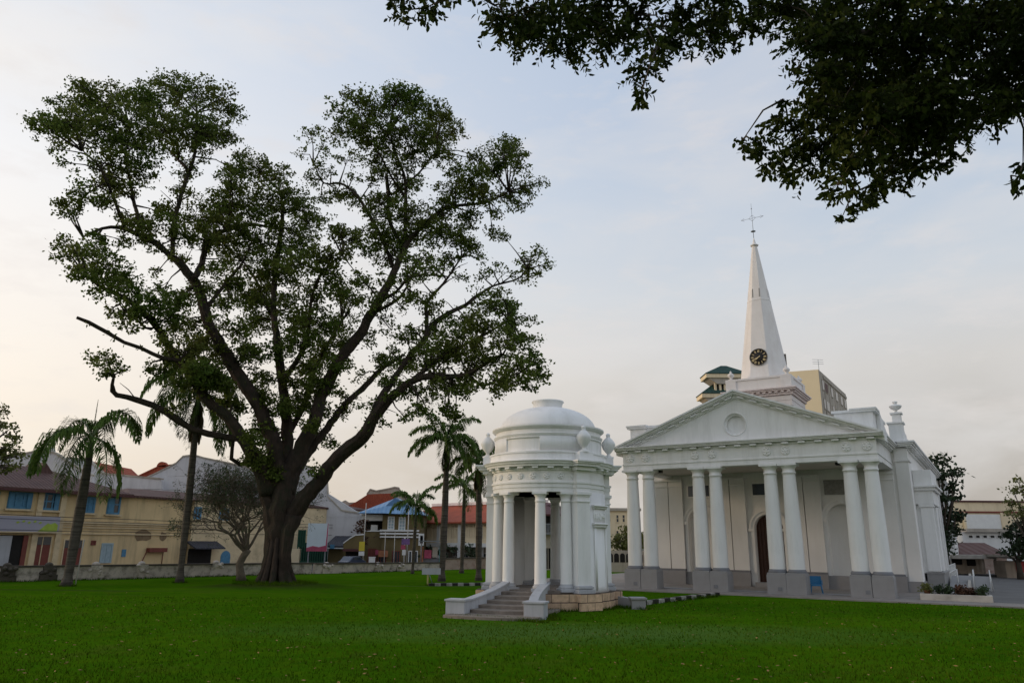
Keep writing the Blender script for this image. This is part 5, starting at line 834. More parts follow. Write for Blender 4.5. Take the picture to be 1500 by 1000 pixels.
    quads_mesh('epiphytes', np.concatenate(V), 4, 'leaf', T)
big_tree()

def overhead_tree():
    T = empty('overhanging_tree', (13.0, 6.0, 0), 0, 'dark leafy boughs of a tree hanging across the top right corner', 'tree')
    off = Vector((13.0, 6.0, 0)); r = random.Random(5); rng = np.random.default_rng(8); b = MB()
    b.tube([(0, 0, -.1), (-.05, 0, .6), (.05, .05, 2.5), (-.1, 0, 5.0), (0, .1, 7.6)], [.75, .55, .46, .42, .36], 14, True, .06, r)
    hub = [Vector((0, .1, 7.4)), Vector((-.1, 0, 6.2))]
    limbs = [[Vector((6.6, 9.2, 10.4)), Vector((4.2, 9.0, 10.9)), Vector((1.8, 8.7, 10.6)), Vector((-.6, 8.4, 9.9))], [Vector((6.6, 8.6, 9.3)), Vector((5.0, 8.4, 9.1)), Vector((3.6, 8.1, 8.5))], [Vector((6.8, 7.3, 10.4)), Vector((3.6, 7.0, 11.0)), Vector((.6, 7.4, 10.6))]]
    nodes = []
    for h, L in zip((hub[0], hub[1], hub[0]), limbs):
        p = [h] + [(h + (L[0] - off)) * .5 + Vector((.2, .2, .5))] + [q - off for q in L]; n = len(p)
        b.tube(p, [.17 * (1 - i / n) ** 1.3 + .012 for i in range(n)], 9, True, .05, r)
        for i in range(2, n - 1):
            for k in range(8): nodes.append(p[i] + (p[i + 1] - p[i]) * k / 8)
    V = []
    pend = [(Vector(q[:3]) - off, q[3]) for q in OT_C]; pend.sort(key=lambda q: min((n_ - q[0]).length for n_ in nodes))
    for c, R in pend:
        nd = min(nodes, key=lambda q: (q - c).length); d = c - nd; nodes.append(c)
        mid = nd + d * .5 + Vector((r.uniform(-.1, .1), r.uniform(-.1, .1), .08)); b.tube([nd, mid, c], [.016, .010, .005], 4)
        k = max(3, int(640 * R * R + 4.0))
        for s in range(k):
            e = rng.normal(size=3); e /= np.linalg.norm(e); o = np.array(c) + e * R * rng.uniform(0, 1.0) ** .5 * np.array([1, .8, 1])
            h = rng.normal(size=3) * np.array([1, 1, .35]); h[2] -= .55; h /= np.linalg.norm(h)
            ln = min(.30, R * 1.5) * rng.uniform(.6, 1.1); m = max(4, int(ln / .026)); sd = np.cross(h, rng.normal(size=3)); sd /= np.linalg.norm(sd)
            if s % 3 == 0: b.tube([Vector(o), Vector(o + h * ln)], [.0035, .002], 3, cap=False)
            for q in range(m):
                t = (q + .6) / m; p = o + h * ln * t + np.array([0, 0, -.10 * ln * t * t]); sg = 1 if q % 2 else -1
                d3 = h * .6 + sd * sg * .9 + rng.normal(size=3) * .22 + np.array([0, 0, -.32]); d3 /= np.linalg.norm(d3)
                nn = np.cross(d3, h + rng.normal(size=3) * .35); nn /= np.linalg.norm(nn); l = rng.uniform(.058, .10); w = l * .24
                fold = np.cross(nn, d3) * w * .35
                V.append(np.stack([p, p + d3 * l * .30 + nn * w + fold, p + d3 * l * .68 + nn * w * .85 + fold, p + d3 * l, p + d3 * l * .68 - nn * w * .85 + fold, p + d3 * l * .30 - nn * w + fold]))
    # unseen crown over and behind the camera, added to shade the near lawn
    for k in range(46):
        c = np.array([rng.uniform(-9, 17), rng.uniform(-13, 5.2), rng.uniform(9.2, 14)]) - np.array(off)
        if c[1] + 6 > 3.5 and c[0] + 13 < 4: c[1] -= 5
        m = 230; e = rng.normal(size=(m, 3)); P = c + e * np.array([1.5, 1.5, .8]); d3 = rng.normal(size=(m, 3)); d3[:, 2] -= .5; d3 /= np.linalg.norm(d3, axis=1)[:, None]; s3 = np.cross(d3, rng.normal(size=(m, 3))); s3 /= np.linalg.norm(s3, axis=1)[:, None]; l = .26; w = .075
        V += [np.stack([p, p + d * l * .3 + s * w, p + d * l * .68 + s * w * .85, p + d * l, p + d * l * .68 - s * w * .85, p + d * l * .3 - s * w]) for p, d, s in zip(P, d3, s3)]
        h = Vector((0, .1, 7.4)); b.tube([h, (h + Vector(c)) * .5 + Vector((0, 0, .8)), Vector(c)], [.12, .07, .03], 5)
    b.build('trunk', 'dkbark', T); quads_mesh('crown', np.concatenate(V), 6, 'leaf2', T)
overhead_tree()

def palm(x, y, hx, hy, hz, rb, label, n=15, fl=3.6, seed=1, droop=1.0, dead=2, spear=True):
    T = empty('royal_palm', (x, y, 0), 0, label, 'palm tree', 'palms standing round the lawn')
    r = random.Random(seed); rng = np.random.default_rng(seed); top = Vector((hx - x, hy - y, hz)); cs = min(1.5, hz * .15); top.z -= cs * .8
    b = MB(); m = 26; pts = []; rs = []
    for i in range(m + 1):
        t = i / m; p = top * t; p.x += .10 * math.sin(t * 3.1) * hz * .03; pts.append(p)
        rs.append(rb * (1.5 - .6 * t / .06 if t < .06 else (.80 + .34 * math.sin(t * 3.0) - .10 * t)) * (1.03 if i % 2 else .985))
    pts[0] = Vector((0, 0, -.1)); b.tube(pts, rs, 14, True, .02, r); b.build('trunk', 'palmbark', T)
    r1 = rs[-1]; MB().tube([top - (top - pts[-3]).normalized() * .1, top + Vector((0, 0, cs * .3)), top + Vector((0, 0, cs * .7)), top + Vector((0, 0, cs))], [r1 * 1.05, r1 * 1.0, r1 * .7, r1 * .35], 12).build('crownshaft', 'crownshaft', T)
    c = top + Vector((0, 0, cs * .85))
    for k in range(n + dead + (1 if spear else 0)):
        isd = n <= k < n + dead; sp = k >= n + dead
        az = k * 2.39996 + r.uniform(-.25, .25); lv = (k % 3) / 2.0
        el = rad(-75) if isd else (rad(86) if sp else rad(64 - 58 * lv + r.uniform(-10, 10))); L = fl * (r.uniform(.85, 1.1) if not sp else .5)
        if isd: L *= .6
        d = Vector((math.cos(az) * math.cos(el), math.sin(az) * math.cos(el), math.sin(el))); p = Vector(c); st = 16; ax = [Vector(p)]
        for i in range(st):
            d = (d + Vector((0, 0, -1)) * (0 if sp else (.055 + .16 * (i / st)) * droop * (1.0 + .4 * lv))).normalized(); p = p + d * (L / st); ax.append(Vector(p))
        fb = MB(); fb.tube(ax, [(.045 if not sp else .025) * (1 - i / (st + 1)) + .006 for i in range(st + 1)], 5)
        rachis = fb.build('frond', 'crownshaft' if not isd else 'deadfrond', T)
        A = np.array(ax); V = []; nl = 84
        for q in range(nl):
            t = .14 + .86 * q / nl; f = t * st; i = min(int(f), st - 1); P = A[i] + (A[i + 1] - A[i]) * (f - i); tg = A[i + 1] - A[i]; tg /= np.linalg.norm(tg)
            sd = np.cross(tg, [0, 0, 1.0]); nsd = np.linalg.norm(sd); sd = sd / nsd if nsd > .05 else np.array([math.cos(az + 1.57), math.sin(az + 1.57), 0])
            for s in (-1, 1):
                l = fl * .20 * math.sin(PI * min(1, .12 + t * .86)) ** .6 * rng.uniform(.8, 1.15) + .08
                if sp: l *= .06
                dd = sd * s * .85 + tg * .55 + np.array([0, 0, rng.uniform(-.5, .45) if not isd else -.9]) + rng.normal(size=3) * .10; dd /= np.linalg.norm(dd)
                e = dd * .55 + np.array([0, 0, -.75 * droop]); e /= np.linalg.norm(e); w = np.cross(dd, [0, 0, 1.0]); w = w / (np.linalg.norm(w) + 1e-6) * .028 * (1 + fl * .12)
                m1 = P + dd * l * .55; tip = m1 + e * l * .5
                V += [P - w * .5, P + w * .5, m1 + w, m1 - w, m1 - w, m1 + w, tip + w * .15, tip - w * .15]
        quads_mesh('leaflets', np.array(V), 4, 'palmleaf' if not isd else 'deadfrond', rachis)
    return T
palm(-24.21, 42.85, -24.05, 42.85, 8.0, .25, 'leaning left palm with drooping fronds standing before the yellow house', 10, 4.5, 3, 1.7, 0)
palm(-19.85, 47.1, -20.0, 47.1, 11.4, .20, 'tall palm beside the big tree, its hanging fronds behind the boughs', 16, 4.6, 4, 1.6, 2, False)
palm(-4.47, 51.22, -4.40, 51.2, 9.0, .205, 'tallest palm between big tree and pavilion, full rounded head of fronds', 14, 3.2, 5, 1.0, 2, False)
palm(-4.03, 64.74, -3.96, 64.7, 6.9, .17, 'smaller pale stemmed palm in front of the red roofed row', 12, 2.9, 6, .95, 0, False)
palm(-2.11, 52.51, -2.25, 52.5, 7.7, .20, 'dark stemmed palm close to the left edge of the pavilion', 13, 3.1, 7, 1.2, 3, False)
palm(-7.83, 62.58, -7.75, 62.6, 5.3, .13, 'slender young palm in front of the blue roofed house', 13, 2.5, 9, .9, 0)

def twig_tree():
    T = empty('frangipani_tree', (-17.25, 50.0, 0), 0, 'small bare tree of tangled twigs beside the big trunk', 'tree', None)
    r = random.Random(21); b = MB(); tips = []
    b.tube([(.1, 0, -.05), (.0, 0, .5), (-.12, .05, 1.0), (.1, 0, 1.5), (.35, 0, 1.9)], [.36, .27, .25, .24, .24], 9, True, .1, r)
    def grow(p, d, l, rd, k):
        q = p + d * l * .5 + Vector((r.uniform(-1, 1), r.uniform(-1, 1), r.uniform(-1, 1))) * l * .10; e = q + (d + Vector((r.uniform(-.35, .35), r.uniform(-.35, .35), r.uniform(-.1, .3)))).normalized() * l * .5
        b.tube([p, q, e], [rd, rd * .85, rd * .7], 6 if k < 3 else 4, cap=False)
        if k >= 8 or rd < .0045: tips.append(e); return
        for i in range(2 if r.random() < .62 else 3):
            nd = (d * .8 + Vector((r.uniform(-1, 1), r.uniform(-1, 1), r.uniform(-.55, .75))) * .85).normalized()
            if e.z > 7.0: nd.z -= .5; nd.normalize()
            grow(e, nd, l * r.uniform(.68, .92), rd * r.uniform(.58, .72), k + 1)
    for d in ((-.62, .3, .9), (-.35, -.6, 1.0), (-.5, .5, 1.3), (.1, -.2, 1.3), (.45, .4, .95), (.3, -.5, .8), (-.75, -.3, .55), (-.1, .6, 1.2), (-.25, -.1, 1.5)): grow(Vector((.2, 0, 1.75)), Vector(d).normalized(), 1.5, .105, 0)
    b.build('trunk', 'twigbark', T); rng = np.random.default_rng(2); t = np.array([tuple(p) for p in tips]); t = t[rng.random(len(t)) < .5]
    P = (t[:, None, :] + rng.normal(size=(len(t), 4, 3)) * .06).reshape(-1, 3); quads_mesh('leaves', leaf_quads(rng, P, .12, .2, .45), 4, 'brushleaf', T)
twig_tree()

def bush_tree(name, loc, trunk_h, blobs, label, m, cat='tree', leaf=.24, dens=1.0, seed=1, tr=.2, group=None, trunk=True):
    T = empty(name, loc, 0, label, cat, group); r = random.Random(seed); rng = np.random.default_rng(seed); b = MB()
    b.tube([(0, 0, -.1), (.05, .02, trunk_h * .5), (0, 0, trunk_h)], [tr * 1.4, tr, tr * .8], 8, True, .06, r); V = []
    for x, y, z, R in blobs:
        c = Vector((x, y, z)); s = Vector((0, 0, trunk_h * .85)); mid = (s + c) * .5 + Vector((r.uniform(-.3, .3), r.uniform(-.3, .3), .2)); b.tube([s, mid, c], [tr * .5, tr * .3, tr * .12], 5)
        n_sub = max(4, int(26 * dens * (R / 1.0) ** 1.9 * (.26 / leaf) ** 1.3)); P, subs = clump_points(rng, c, R, n_sub, 14, .75 * leaf)
        for q in subs[::3]: b.tube([mid + (c - mid) * r.uniform(.3, 1), Vector(q)], [tr * .09, tr * .04], 3, cap=False)
        V.append(leaf_quads(rng, P, leaf, .2, .6))
    b.build('trunk', 'dkbark', T); quads_mesh('crown', np.concatenate(V), 4, m, T); return T

# ------------------------------------------------------------------ buildings round the churchyard
def part(root, name, rect, d0, d1, m, bevel=0):       # local x along the front, y into the depth, z up
    a0, a1, z0, z1 = rect; return MB().box(a0, a1, d0, d1, z0, z1).build(name, m, root, bevel)
def poly_part(root, name, poly, d0, d1, m): return MB().prism(poly, 1, d0, d1).build(name, m, root)
def win(root, rect, fm, pm, nx=1, ny=1, d=0.0, name='window', fw=.09, sill=None):
    a0, a1, z0, z1 = rect; b = MB(); D0, D1 = d - .07, d + .02
    b.box(a0, a1, D0, D1, z0, z0 + fw); b.box(a0, a1, D0, D1, z1 - fw, z1); b.box(a0, a0 + fw, D0, D1, z0 + fw, z1 - fw); b.box(a1 - fw, a1, D0, D1, z0 + fw, z1 - fw)
    for i in range(1, nx): x = a0 + (a1 - a0) * i / nx; b.box(x - fw * .35, x + fw * .35, D0 + .01, D1, z0 + fw, z1 - fw)
    for j in range(1, ny): z = z0 + (z1 - z0) * j / ny; b.box(a0 + fw, a1 - fw, D0 + .014, D1, z - fw * .3, z + fw * .3)
    f = b.build(name, fm, root); MB().box(a0 + fw, a1 - fw, d - .02, d + .01, z0 + fw, z1 - fw).build('pane' if name == 'window' else 'leaf', pm, f)
    if sill: MB().box(a0 - .15, a1 + .15, d - .2, d, z0 - .14, z0 - .003).build('sill', sill, f)
    return f
def hip(root, a0, a1, d0, d1, ze, zr, m, ins=None, name='roof', ov=.6):
    a0 -= ov; a1 += ov; d0 -= ov; d1 += ov; i = ins if ins is not None else (d1 - d0) / 2; dm = (d0 + d1) / 2
    v = [(a0, d0, ze), (a1, d0, ze), (a1, d1, ze), (a0, d1, ze), (a0 + i, dm, zr), (a1 - i, dm, zr)]
    w = [(p[0], p[1], p[2] - .16) for p in v[:4]]
    b = MB(); b.add(v + w, [(0, 1, 5, 4), (1, 2, 5), (2, 3, 4, 5), (3, 0, 4), (0, 6, 7, 1), (1, 7, 8, 2), (2, 8, 9, 3), (3, 9, 6, 0), (6, 9, 8, 7)]); return b.build(name, m, root)

def yellow_house():
    H = empty('shophouse', (-38.04, 58.00, 0), 1.0647, 'long weathered yellow two storey shophouse with brown tiled roof behind the wall at left', 'house')
    a0 = -14.0; a1 = 15.97; a2 = 42.0; ze = 6.25
    part(H, 'wall', (a0, a2, 0, ze), 0, 9, 'yellow'); part(H, 'wing', (a1 + .4, a2 - .5, 0, ze - .05), -.25, 0, 'yellow2')
    b = MB()
    for z in (2.85, 3.35, 3.55): b.box(a0, a1 + .2, -.10, 0, z, z + .09)
    b.box(a0, a1 + .2, -.16, 0, 3.72, 3.86)
    for px in (-8.6, 2.24 + .0, 4.05, 15.90): b.box(px - .22, px + .22, -.14, 0, 0, ze)
    b.build('string_course', 'yellow2', H)
    for i, r_ in enumerate(((-2.13, -0.82, 4.63, 5.86), (-0.18, 1.57, 4.67, 5.94), (2.20, 3.70, 4.66, 6.02), (5.70, 6.76, 4.56, 5.89), (7.83, 9.02, 4.53, 6.18), (16.39, 17.24, 4.38, 5.51), (19.32, 20.47, 4.34, 5.51))): win(H, r_, 'bluewin', 'glassdk' if i not in (1, 3) else 'bluewin', 3 if i < 3 else 2, 2, 0 if i < 5 else -.25, fw=.16, sill='yellow2')
    for r_ in ((-0.13, 0.21, 4.69, 5.85), (1.21, 1.57, 4.75, 5.93), (2.25, 2.52, 4.69, 5.94), (3.32, 3.70, 4.68, 6.00), (7.91, 8.35, 4.58, 5.87)):
        part(H, 'shutter', r_, -.12, -.08, 'bluewin' if r_[0] < 14 else 'palewin')
    sg = part(H, 'signboard', (-2.73, 3.82, 2.94, 4.14), -.4, -.25, 'lilac')
    b = MB(); q = (2.21, 3.69, 3.03, 3.76); b.prism([(q[0], q[2]), (q[1], q[2]), (q[1], q[2] + .5), (q[1] - .25, q[3] - .05), (q[1] - .6, q[2] + .55), (q[0] + .7, q[3] - .1), (q[0] + .45, q[2] + .42)], 1, -.42, -.405)
    for k in range(5): x = q[0] + .1 - k * .42; z = q[2] + .62 + .08 * (k % 2); b.prism([(x - .16, z), (x, z - .06), (x + .14, z + .03), (x, z + .12)], 1, -.42, -.405)
    b.build('print', 'lime', sg)
    part(H, 'signboard_frame', (q[0] - 12.5, q[1] + .1, q[2] - .12, q[2] - .03), -.42, -.2, 'yellow2')
    part(H, 'shop_shade_sheet', (-0.33, 1.78, 0.11, 2.74), -.03, .02, 'shadowy'); part(H, 'shutter', (-0.33, 0.59, 0.13, 2.68), -.10, -.035, 'grey2'); part(H, 'shutter', (1.43, 1.78, 0.09, 2.70), -.10, -.035, 'redwood')  # near-black sheet on the wall stands for the shade inside the shop
    for r_ in ((2.19, 3.66, 0.05, 2.72), (4.60, 6.23, 0.00, 2.48)):
        d = win(H, r_, 'yellow2', 'redwood', 2, 1, 0, 'door'); part(d, 'transom', (r_[0] + .1, r_[1] - .1, r_[3] - .7, r_[3] - .1), -.04, -.015, 'glassdk')
    win(H, (7.85, 8.89, 0.56, 2.17), 'palewin', 'palewin', 2, 1, 0, fw=.13); win(H, (6.89, 7.30, 2.00, 2.38), 'redwood', 'redwood', 1, 1, 0)
    part(H, 'plaque', (9.77, 10.15, 1.04, 1.66), -.05, 0, 'bluewin')
    part(H, 'shop_shade_sheet', (16.29, 18.90, 0.02, 1.69), -.28, -.23, 'shadowy')  # again a dark sheet in place of a shaded interior
    b = MB(); r_ = (15.97, 19.38, 1.76, 2.38); b.prism([(-.25, r_[3]), (-1.6, r_[2]), (-1.6, r_[2] - .1), (-.25, r_[3] - .15)], 0, r_[0], r_[1]); b.build('canopy', 'sheet', H)
    b = MB(); r_ = (20.05, 21.21, 0.00, 1.49); c = (r_[0] + r_[1]) / 2; w = (r_[1] - r_[0]) / 2; b.prism([(r_[0], 0), (r_[1], 0)] + [(c + w * math.cos(t * PI / 8), r_[3] - w + w * math.sin(t * PI / 8)) for t in range(9)], 1, -.29, -.24); b.build('arched_door', 'bluewin', H)
    rg = random.Random(4); b = MB()                                   # an old canopy's outline left on the wall, and a bracket shelf
    M['brown_stain'] = mat('brown_stain', (.27, .19, .11), .9, .15, 2)
    for cx, cz, rx, rz in ((11.59, 2.85, .95, .55), (13.62, 2.75, .35, .45)):
        b = MB(); b.prism([(cx + rx * math.cos(t * .5236) * rg.uniform(.75, 1.1), cz + rz * math.sin(t * .5236) * rg.uniform(.7, 1.15)) for t in range(12)], 1, -.022, -.002); b.build('stained_patch', 'brown_stain', H)
    b = MB(); r_ = (12.08, 13.87, 1.41, 1.77); b.box(r_[0], r_[1], -.5, -.02, r_[2], r_[3]); b.tube([(r_[0], -.1, r_[2]), (r_[0] - .5, -.05, r_[2] - 1.3)], [.04, .04], 5); b.tube([(r_[1] - .1, -.1, r_[2]), (r_[1] - .1, -.05, r_[2] - 1.4)], [.04, .04], 5); b.build('wall_shelf', 'redwood', H)
    for z, dz in ((4.35, .25), (4.0, .18), (3.15, .1)): MB().tube([(a0 + (a2 - a0) * t / 12, -.9, z - dz * math.sin(PI * t / 12) + .03 * (t % 2)) for t in range(13)], [.022] * 13, 4).build('cable', 'black', H)
    am = 9.19
    hip(H, a0, am, 0, 9, ze, 8.3, 'rooftile', 5.5); hip(H, am + 1.0, a2, .2, 8.8, ze - .06, 7.1, 'rooftile', 3.0)
    b = MB(); z = 8.2; x = am - 5.2
    b.prism([(x - .9, z - .6), (x + .9, z - .6), (x, z + .45)], 1, 3.2, 5.8); b.build('gablet', 'rooftile', H)
    part(H, 'gutter', (a0 - .6, am + .6, ze - .28, ze - .12), -.72, -.60, 'darkred')
yellow_house()

def gable_house(name, org, label, wall, roof, mw, mr, depth=10, knob=None):
    H = empty(name, org, 0, label, 'house', None)
    poly_part(H, 'gable_wall', wall, 0, .5, mw)
    c = MB()
    for (xa, za), (xb, zb) in zip(wall[1:-2], wall[2:-1]):
        if xb > xa: c.prism([(xa, za), (xb, zb), (xb, zb + .16), (xa, za + .16)], 1, -.10, .62)
    if c.v: c.build('coping', 'stainedcream' if mw == 'greygable' else mw, H)
    if roof: poly_part(H, 'roof', roof, .55, depth, mr)
    poly_part(H, 'wall', [(wall[0][0], 0), (wall[-1][0], 0), (wall[-1][0], min(w[1] for w in wall) + .05), (wall[0][0], min(w[1] for w in wall) + .05)], .04, depth, mw)
    if knob:
        x, z, r = knob; b = MB(); b.prism([(x + r * math.cos(t * PI / 10), z + r * math.sin(t * PI / 10)) for t in range(11)], 1, -.1, .55); b.build('gable_crest', mw, H)
    return H
gable_house('shophouse', (-52.47, 80.00, 0), 'pale grey gable end rising behind the yellow house at the left edge', [(-5.57, 7.44), (-6.14, 10.29), (-1.89, 10.82), (0.95, 11.21), (2.35, 11.51), (3.85, 11.23), (5.78, 10.10), (8.14, 8.90), (8.34, 7.55)], None, 'greygable', 'redtile', 9, (3.09, 11.44, 0.51))
gable_house('shophouse', (-48.32, 84.00, 0), 'red tiled roof peeping out between palm fronds above the yellow house', [(-1.18, 7.78), (-1.67, 10.77), (-1.12, 11.15), (1.04, 11.02), (2.95, 9.45), (5.40, 9.25), (9.54, 8.91), (9.68, 7.87)], [(-1.49, 9.72), (-1.25, 11.00), (1.05, 10.94), (2.78, 9.53)], 'greygable', 'redtile')
bpy.data.objects['roof'].name = 'roof'
gable_house('shophouse', (-42.39, 86.00, 0), 'white sloping gable with red roof strip behind the second palm', [(-1.03, 7.89), (-1.07, 8.19), (2.12, 9.74), (4.16, 10.84), (4.85, 11.62), (6.08, 11.79), (7.21, 11.48), (12.14, 10.52), (15.39, 9.01), (15.48, 8.02)], None, 'greygable', 'redtile', 9)
gable_house('shophouse', (-44.11, 89.50, 0), 'red roof with round white crest beside the white sloping gable', [(-0.75, 8.11), (-0.90, 9.14), (2.28, 10.76), (4.83, 11.10), (5.19, 8.16)], [(-0.91, 9.22), (2.27, 10.84), (4.82, 11.18), (5.05, 9.26)], 'redtile', 'redtile', 9, (2.67, 10.84, 0.57))

def white_party_wall():
    H = gable_house('shophouse', (-23.76, 88.00, 0), 'tall blank white party wall to the right of the big trunk', [(-1.92, 5.08), (-2.49, 11.69), (0.14, 10.76), (2.42, 8.90), (2.62, 7.35), (3.45, 6.66), (4.30, 5.82), (6.35, 5.53), (7.00, 5.15)], None, 'greygable', 'redtile', 10)
    poly_part(H, 'wall_face', [(-1.37, -1.27), (-2.44, 11.06), (1.76, 8.27), (7.00, 5.23), (7.36, -0.91)], .02, .48, 'greygable')
white_party_wall()
def olive_house():
    H = empty('corner_house', (-14.16, 86.00, 0), 0, 'olive brown corner house with bright blue metal roof', 'house')
    x0, x1 = -2.60, 4.16; xm = -0.17; ze = 5.41
    part(H, 'wall', (xm, x1, 0, ze), 0, 9, 'olive'); part(H, 'wall', (x0, xm, 0, 3.62), .3, 9, 'olive'); part(H, 'wall', (x0, xm, 4.73, ze), .35, 9, 'whitetrim')
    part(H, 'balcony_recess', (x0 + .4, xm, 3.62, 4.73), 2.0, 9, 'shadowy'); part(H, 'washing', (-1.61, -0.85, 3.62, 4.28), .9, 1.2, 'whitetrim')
    part(H, 'balcony_wall', (x0, xm, 3.54, 3.69), .2, .5, 'whitetrim')
    zr = 7.44; v = [(x0 - .3, -.8, ze + .1), (xm + .1, -.8, ze + .1), (x1 + .5, -.8, ze - .05), (x1 + .5, 9.5, ze - .05), (x0 - .3, 9.5, ze + .1), (0.84, 3.2, zr), (0.84, 6.5, zr), (xm + .2, .3, ze + .95), (x1 - 1.4, .5, ze + .85)]
    b = MB(); b.add(v, [(0, 1, 7, 5), (1, 2, 8, 7), (2, 3, 6, 5, 8), (3, 4, 6), (4, 0, 5, 6), (0, 4, 3, 2, 1)]); b.build('roof', 'bluemetal', H)
    b = MB(); b.add([v[7], v[8], (v[5][0], 1.6, zr - .1), v[5]], [(0, 1, 2), (0, 2, 3), (2, 1, 3)]); b.build('gablet', mat('deep_blue_boards', (.05, .12, .22), .7), H)
    for r_ in ((0.42, 1.18, 3.78, 5.19), (1.65, 2.41, 3.64, 5.13)): win(H, r_, 'whitetrim', 'palewin', 2, 4, 0, fw=.1)
    b = MB()
    for y0, y1 in ((775.5, 778), (780, 782.5), (785, 787)): pass
    for r_ in ((-0.38, 3.97, 3.57, 3.75), (-0.36, 3.98, 3.24, 3.42), (-0.34, 3.99, 2.90, 3.05)): b.box(r_[0], r_[1], -.25, 0, r_[2], r_[3])
    b.build('white_band', 'whitetrim', H)
    for k, r_ in enumerate(((-1.66, -0.68, 0.00, 1.71), (-0.45, 0.46, 0.00, 1.57), (1.06, 1.97, 0.00, 1.51), (2.88, 3.93, 0.00, 1.52))): win(H, r_, 'whitetrim' if k == 3 else 'redwood', 'glassdk' if k != 0 else 'redwood', 3, 1, 0 if k > 0 else .3, 'door')
    part(H, 'shop_sign', (-0.40, 0.66, 0.84, 1.50), -.4, -.28, 'orange'); part(H, 'shop_sign', (-0.71, -0.40, 1.06, 1.57), -.5, -.4, 'pink')
olive_house()
gable_house('shophouse', (-16.46, 100.00, 0), 'red roofed old house with flaring stone gable behind the blue roof', [(-2.38, 5.26), (-2.48, 8.40), (-2.07, 9.02), (-1.24, 8.81), (-0.44, 8.95), (0.45, 9.13), (1.16, 9.31), (1.70, 9.23), (2.19, 8.35), (3.21, 7.48), (3.95, 6.87), (4.02, 5.31)], None, 'stainedcream', 'redtile', 6)
H_ = empty('shophouse', (-21.08, 97.00, 0), 0, 'long slope of red tiles to the left of the blue roof', 'house')
poly_part(H_, 'roof', [(-0.56, 6.33), (1.37, 7.28), (2.88, 8.27), (6.26, 8.42), (6.38, 6.05), (1.97, 6.09)], 0, 1.0, 'redtile'); poly_part(H_, 'parapet', [(-1.37, 6.83), (-1.22, 7.08), (-0.21, 7.56), (0.25, 7.27), (1.46, 7.32), (-0.39, 6.33)], 1.05, 1.6, 'stainedcream'); poly_part(H_, 'wall', [(0.13, -1.28), (-0.47, 6.24), (6.38, 6.05), (6.74, -1.23)], .1, 8, 'stainedcream')
def low_sheds():
    H = empty('shed', (-19.50, 83.00, 0), 0, 'low dark roofed shed between the white party wall and the olive house', 'shed')
    part(H, 'wall', (0.02, 2.20, 0.00, 1.99), 0, 4, 'olive'); b = MB(); r_ = (-0.27, 2.52, 1.99, 3.05); b.prism([(-.5, r_[2]), (4.2, r_[3]), (4.2, r_[3] - .12), (-.5, r_[2] - .12)], 0, r_[0], r_[1]); b.build('roof', 'sheet', H)
    part(H, 'fascia', (-0.21, 1.76, 1.70, 1.81), -.6, -.5, 'whitetrim'); part(H, 'tarpaulin', (0.36, 0.80, 1.70, 2.13), -.75, -.62, 'bluewin')
    H = empty('garden_wall', (-17.50, 81.50, 0), 0, 'olive wall with swept white topped coping in front of the corner house', 'wall')
    p = [(0.10, -0.68), (-0.09, 2.21), (0.53, 2.70), (1.15, 3.06), (2.02, 3.13), (2.24, -0.66)]; poly_part(H, 'wall', p, 0, .3, 'olive')
    b = MB()
    for (xa, za), (xb, zb) in zip(p[1:4], p[2:5]): b.prism([(xa, za), (xb, zb), (xb, zb + .12), (xa, za + .12)], 1, -.06, .36)
    b.build('coping', 'whitetrim', H); part(H, 'awning', (0.10, 1.89, 1.46, 1.70), -1.0, -.02, 'darkred'); part(H, 'opening', (0.23, 1.95, 0.00, 1.39), -.03, .02, 'shadowy')  # the opening is a dark sheet coloured as shade
    H = empty('gate', (-19.50, 83.00, 0), 0, 'dark green barred gate under the billboard', 'gate'); r_ = (-2.96, -0.11, 0.00, 3.60)
    b = MB(); n = 12
    for i in range(n + 1): x = r_[0] + (r_[1] - r_[0]) * i / n; b.box(x - .05, x + .05, -1.2, -1.1, 0, r_[3] - 1.4 if i > 3 else r_[3])
    b.box(r_[0], r_[1], -1.21, -1.09, .3, .4); b.box(r_[0], r_[1], -1.21, -1.09, 2.0, 2.1); b.build('bars', 'green', H); part(H, 'backing', (r_[0], r_[1] + .2, 0, 2.3), -.6, -.5, mat('dark_green_board', (.012, .05, .035), .8)); part(H, 'side_panel', (-3.07, -2.33, 1.82, 3.59), -1.05, -.95, 'green')
    part(H, 'gate_pier', (-3.61, -2.66, 0.00, 1.67), -1.4, -.8, 'creamwall')
    B = empty('billboard', (-20.90, 80.00, 0), 0, 'white billboard with pink bottom edge beside the big trunk', 'billboard'); r_ = (-0.15, 1.97, 1.45, 4.25)
    bd = part(B, 'board', r_, 0, .15, 'poster'); b = MB(); w = r_[1] - r_[0]; h = r_[3] - r_[2]
    b.prism([(r_[0], r_[2]), (r_[1], r_[2]), (r_[1], r_[2] + h * .22), (r_[0] + w * .6, r_[2] + h * .15), (r_[0] + w * .3, r_[2] + h * .19), (r_[0], r_[2] + h * .12)], 1, -.03, -.004); b.prism([(r_[1] - w * .08, r_[2]), (r_[1], r_[2]), (r_[1], r_[3]), (r_[1] - w * .03, r_[3])], 1, -.035, -.005); b.build('print', 'pink', bd)
    b = MB()
    for x in (r_[0] + .2, r_[1] - .2): b.box(x - .06, x + .06, .15, .27, 0, r_[3])
    b.build('post', 'iron', B)
low_sheds()

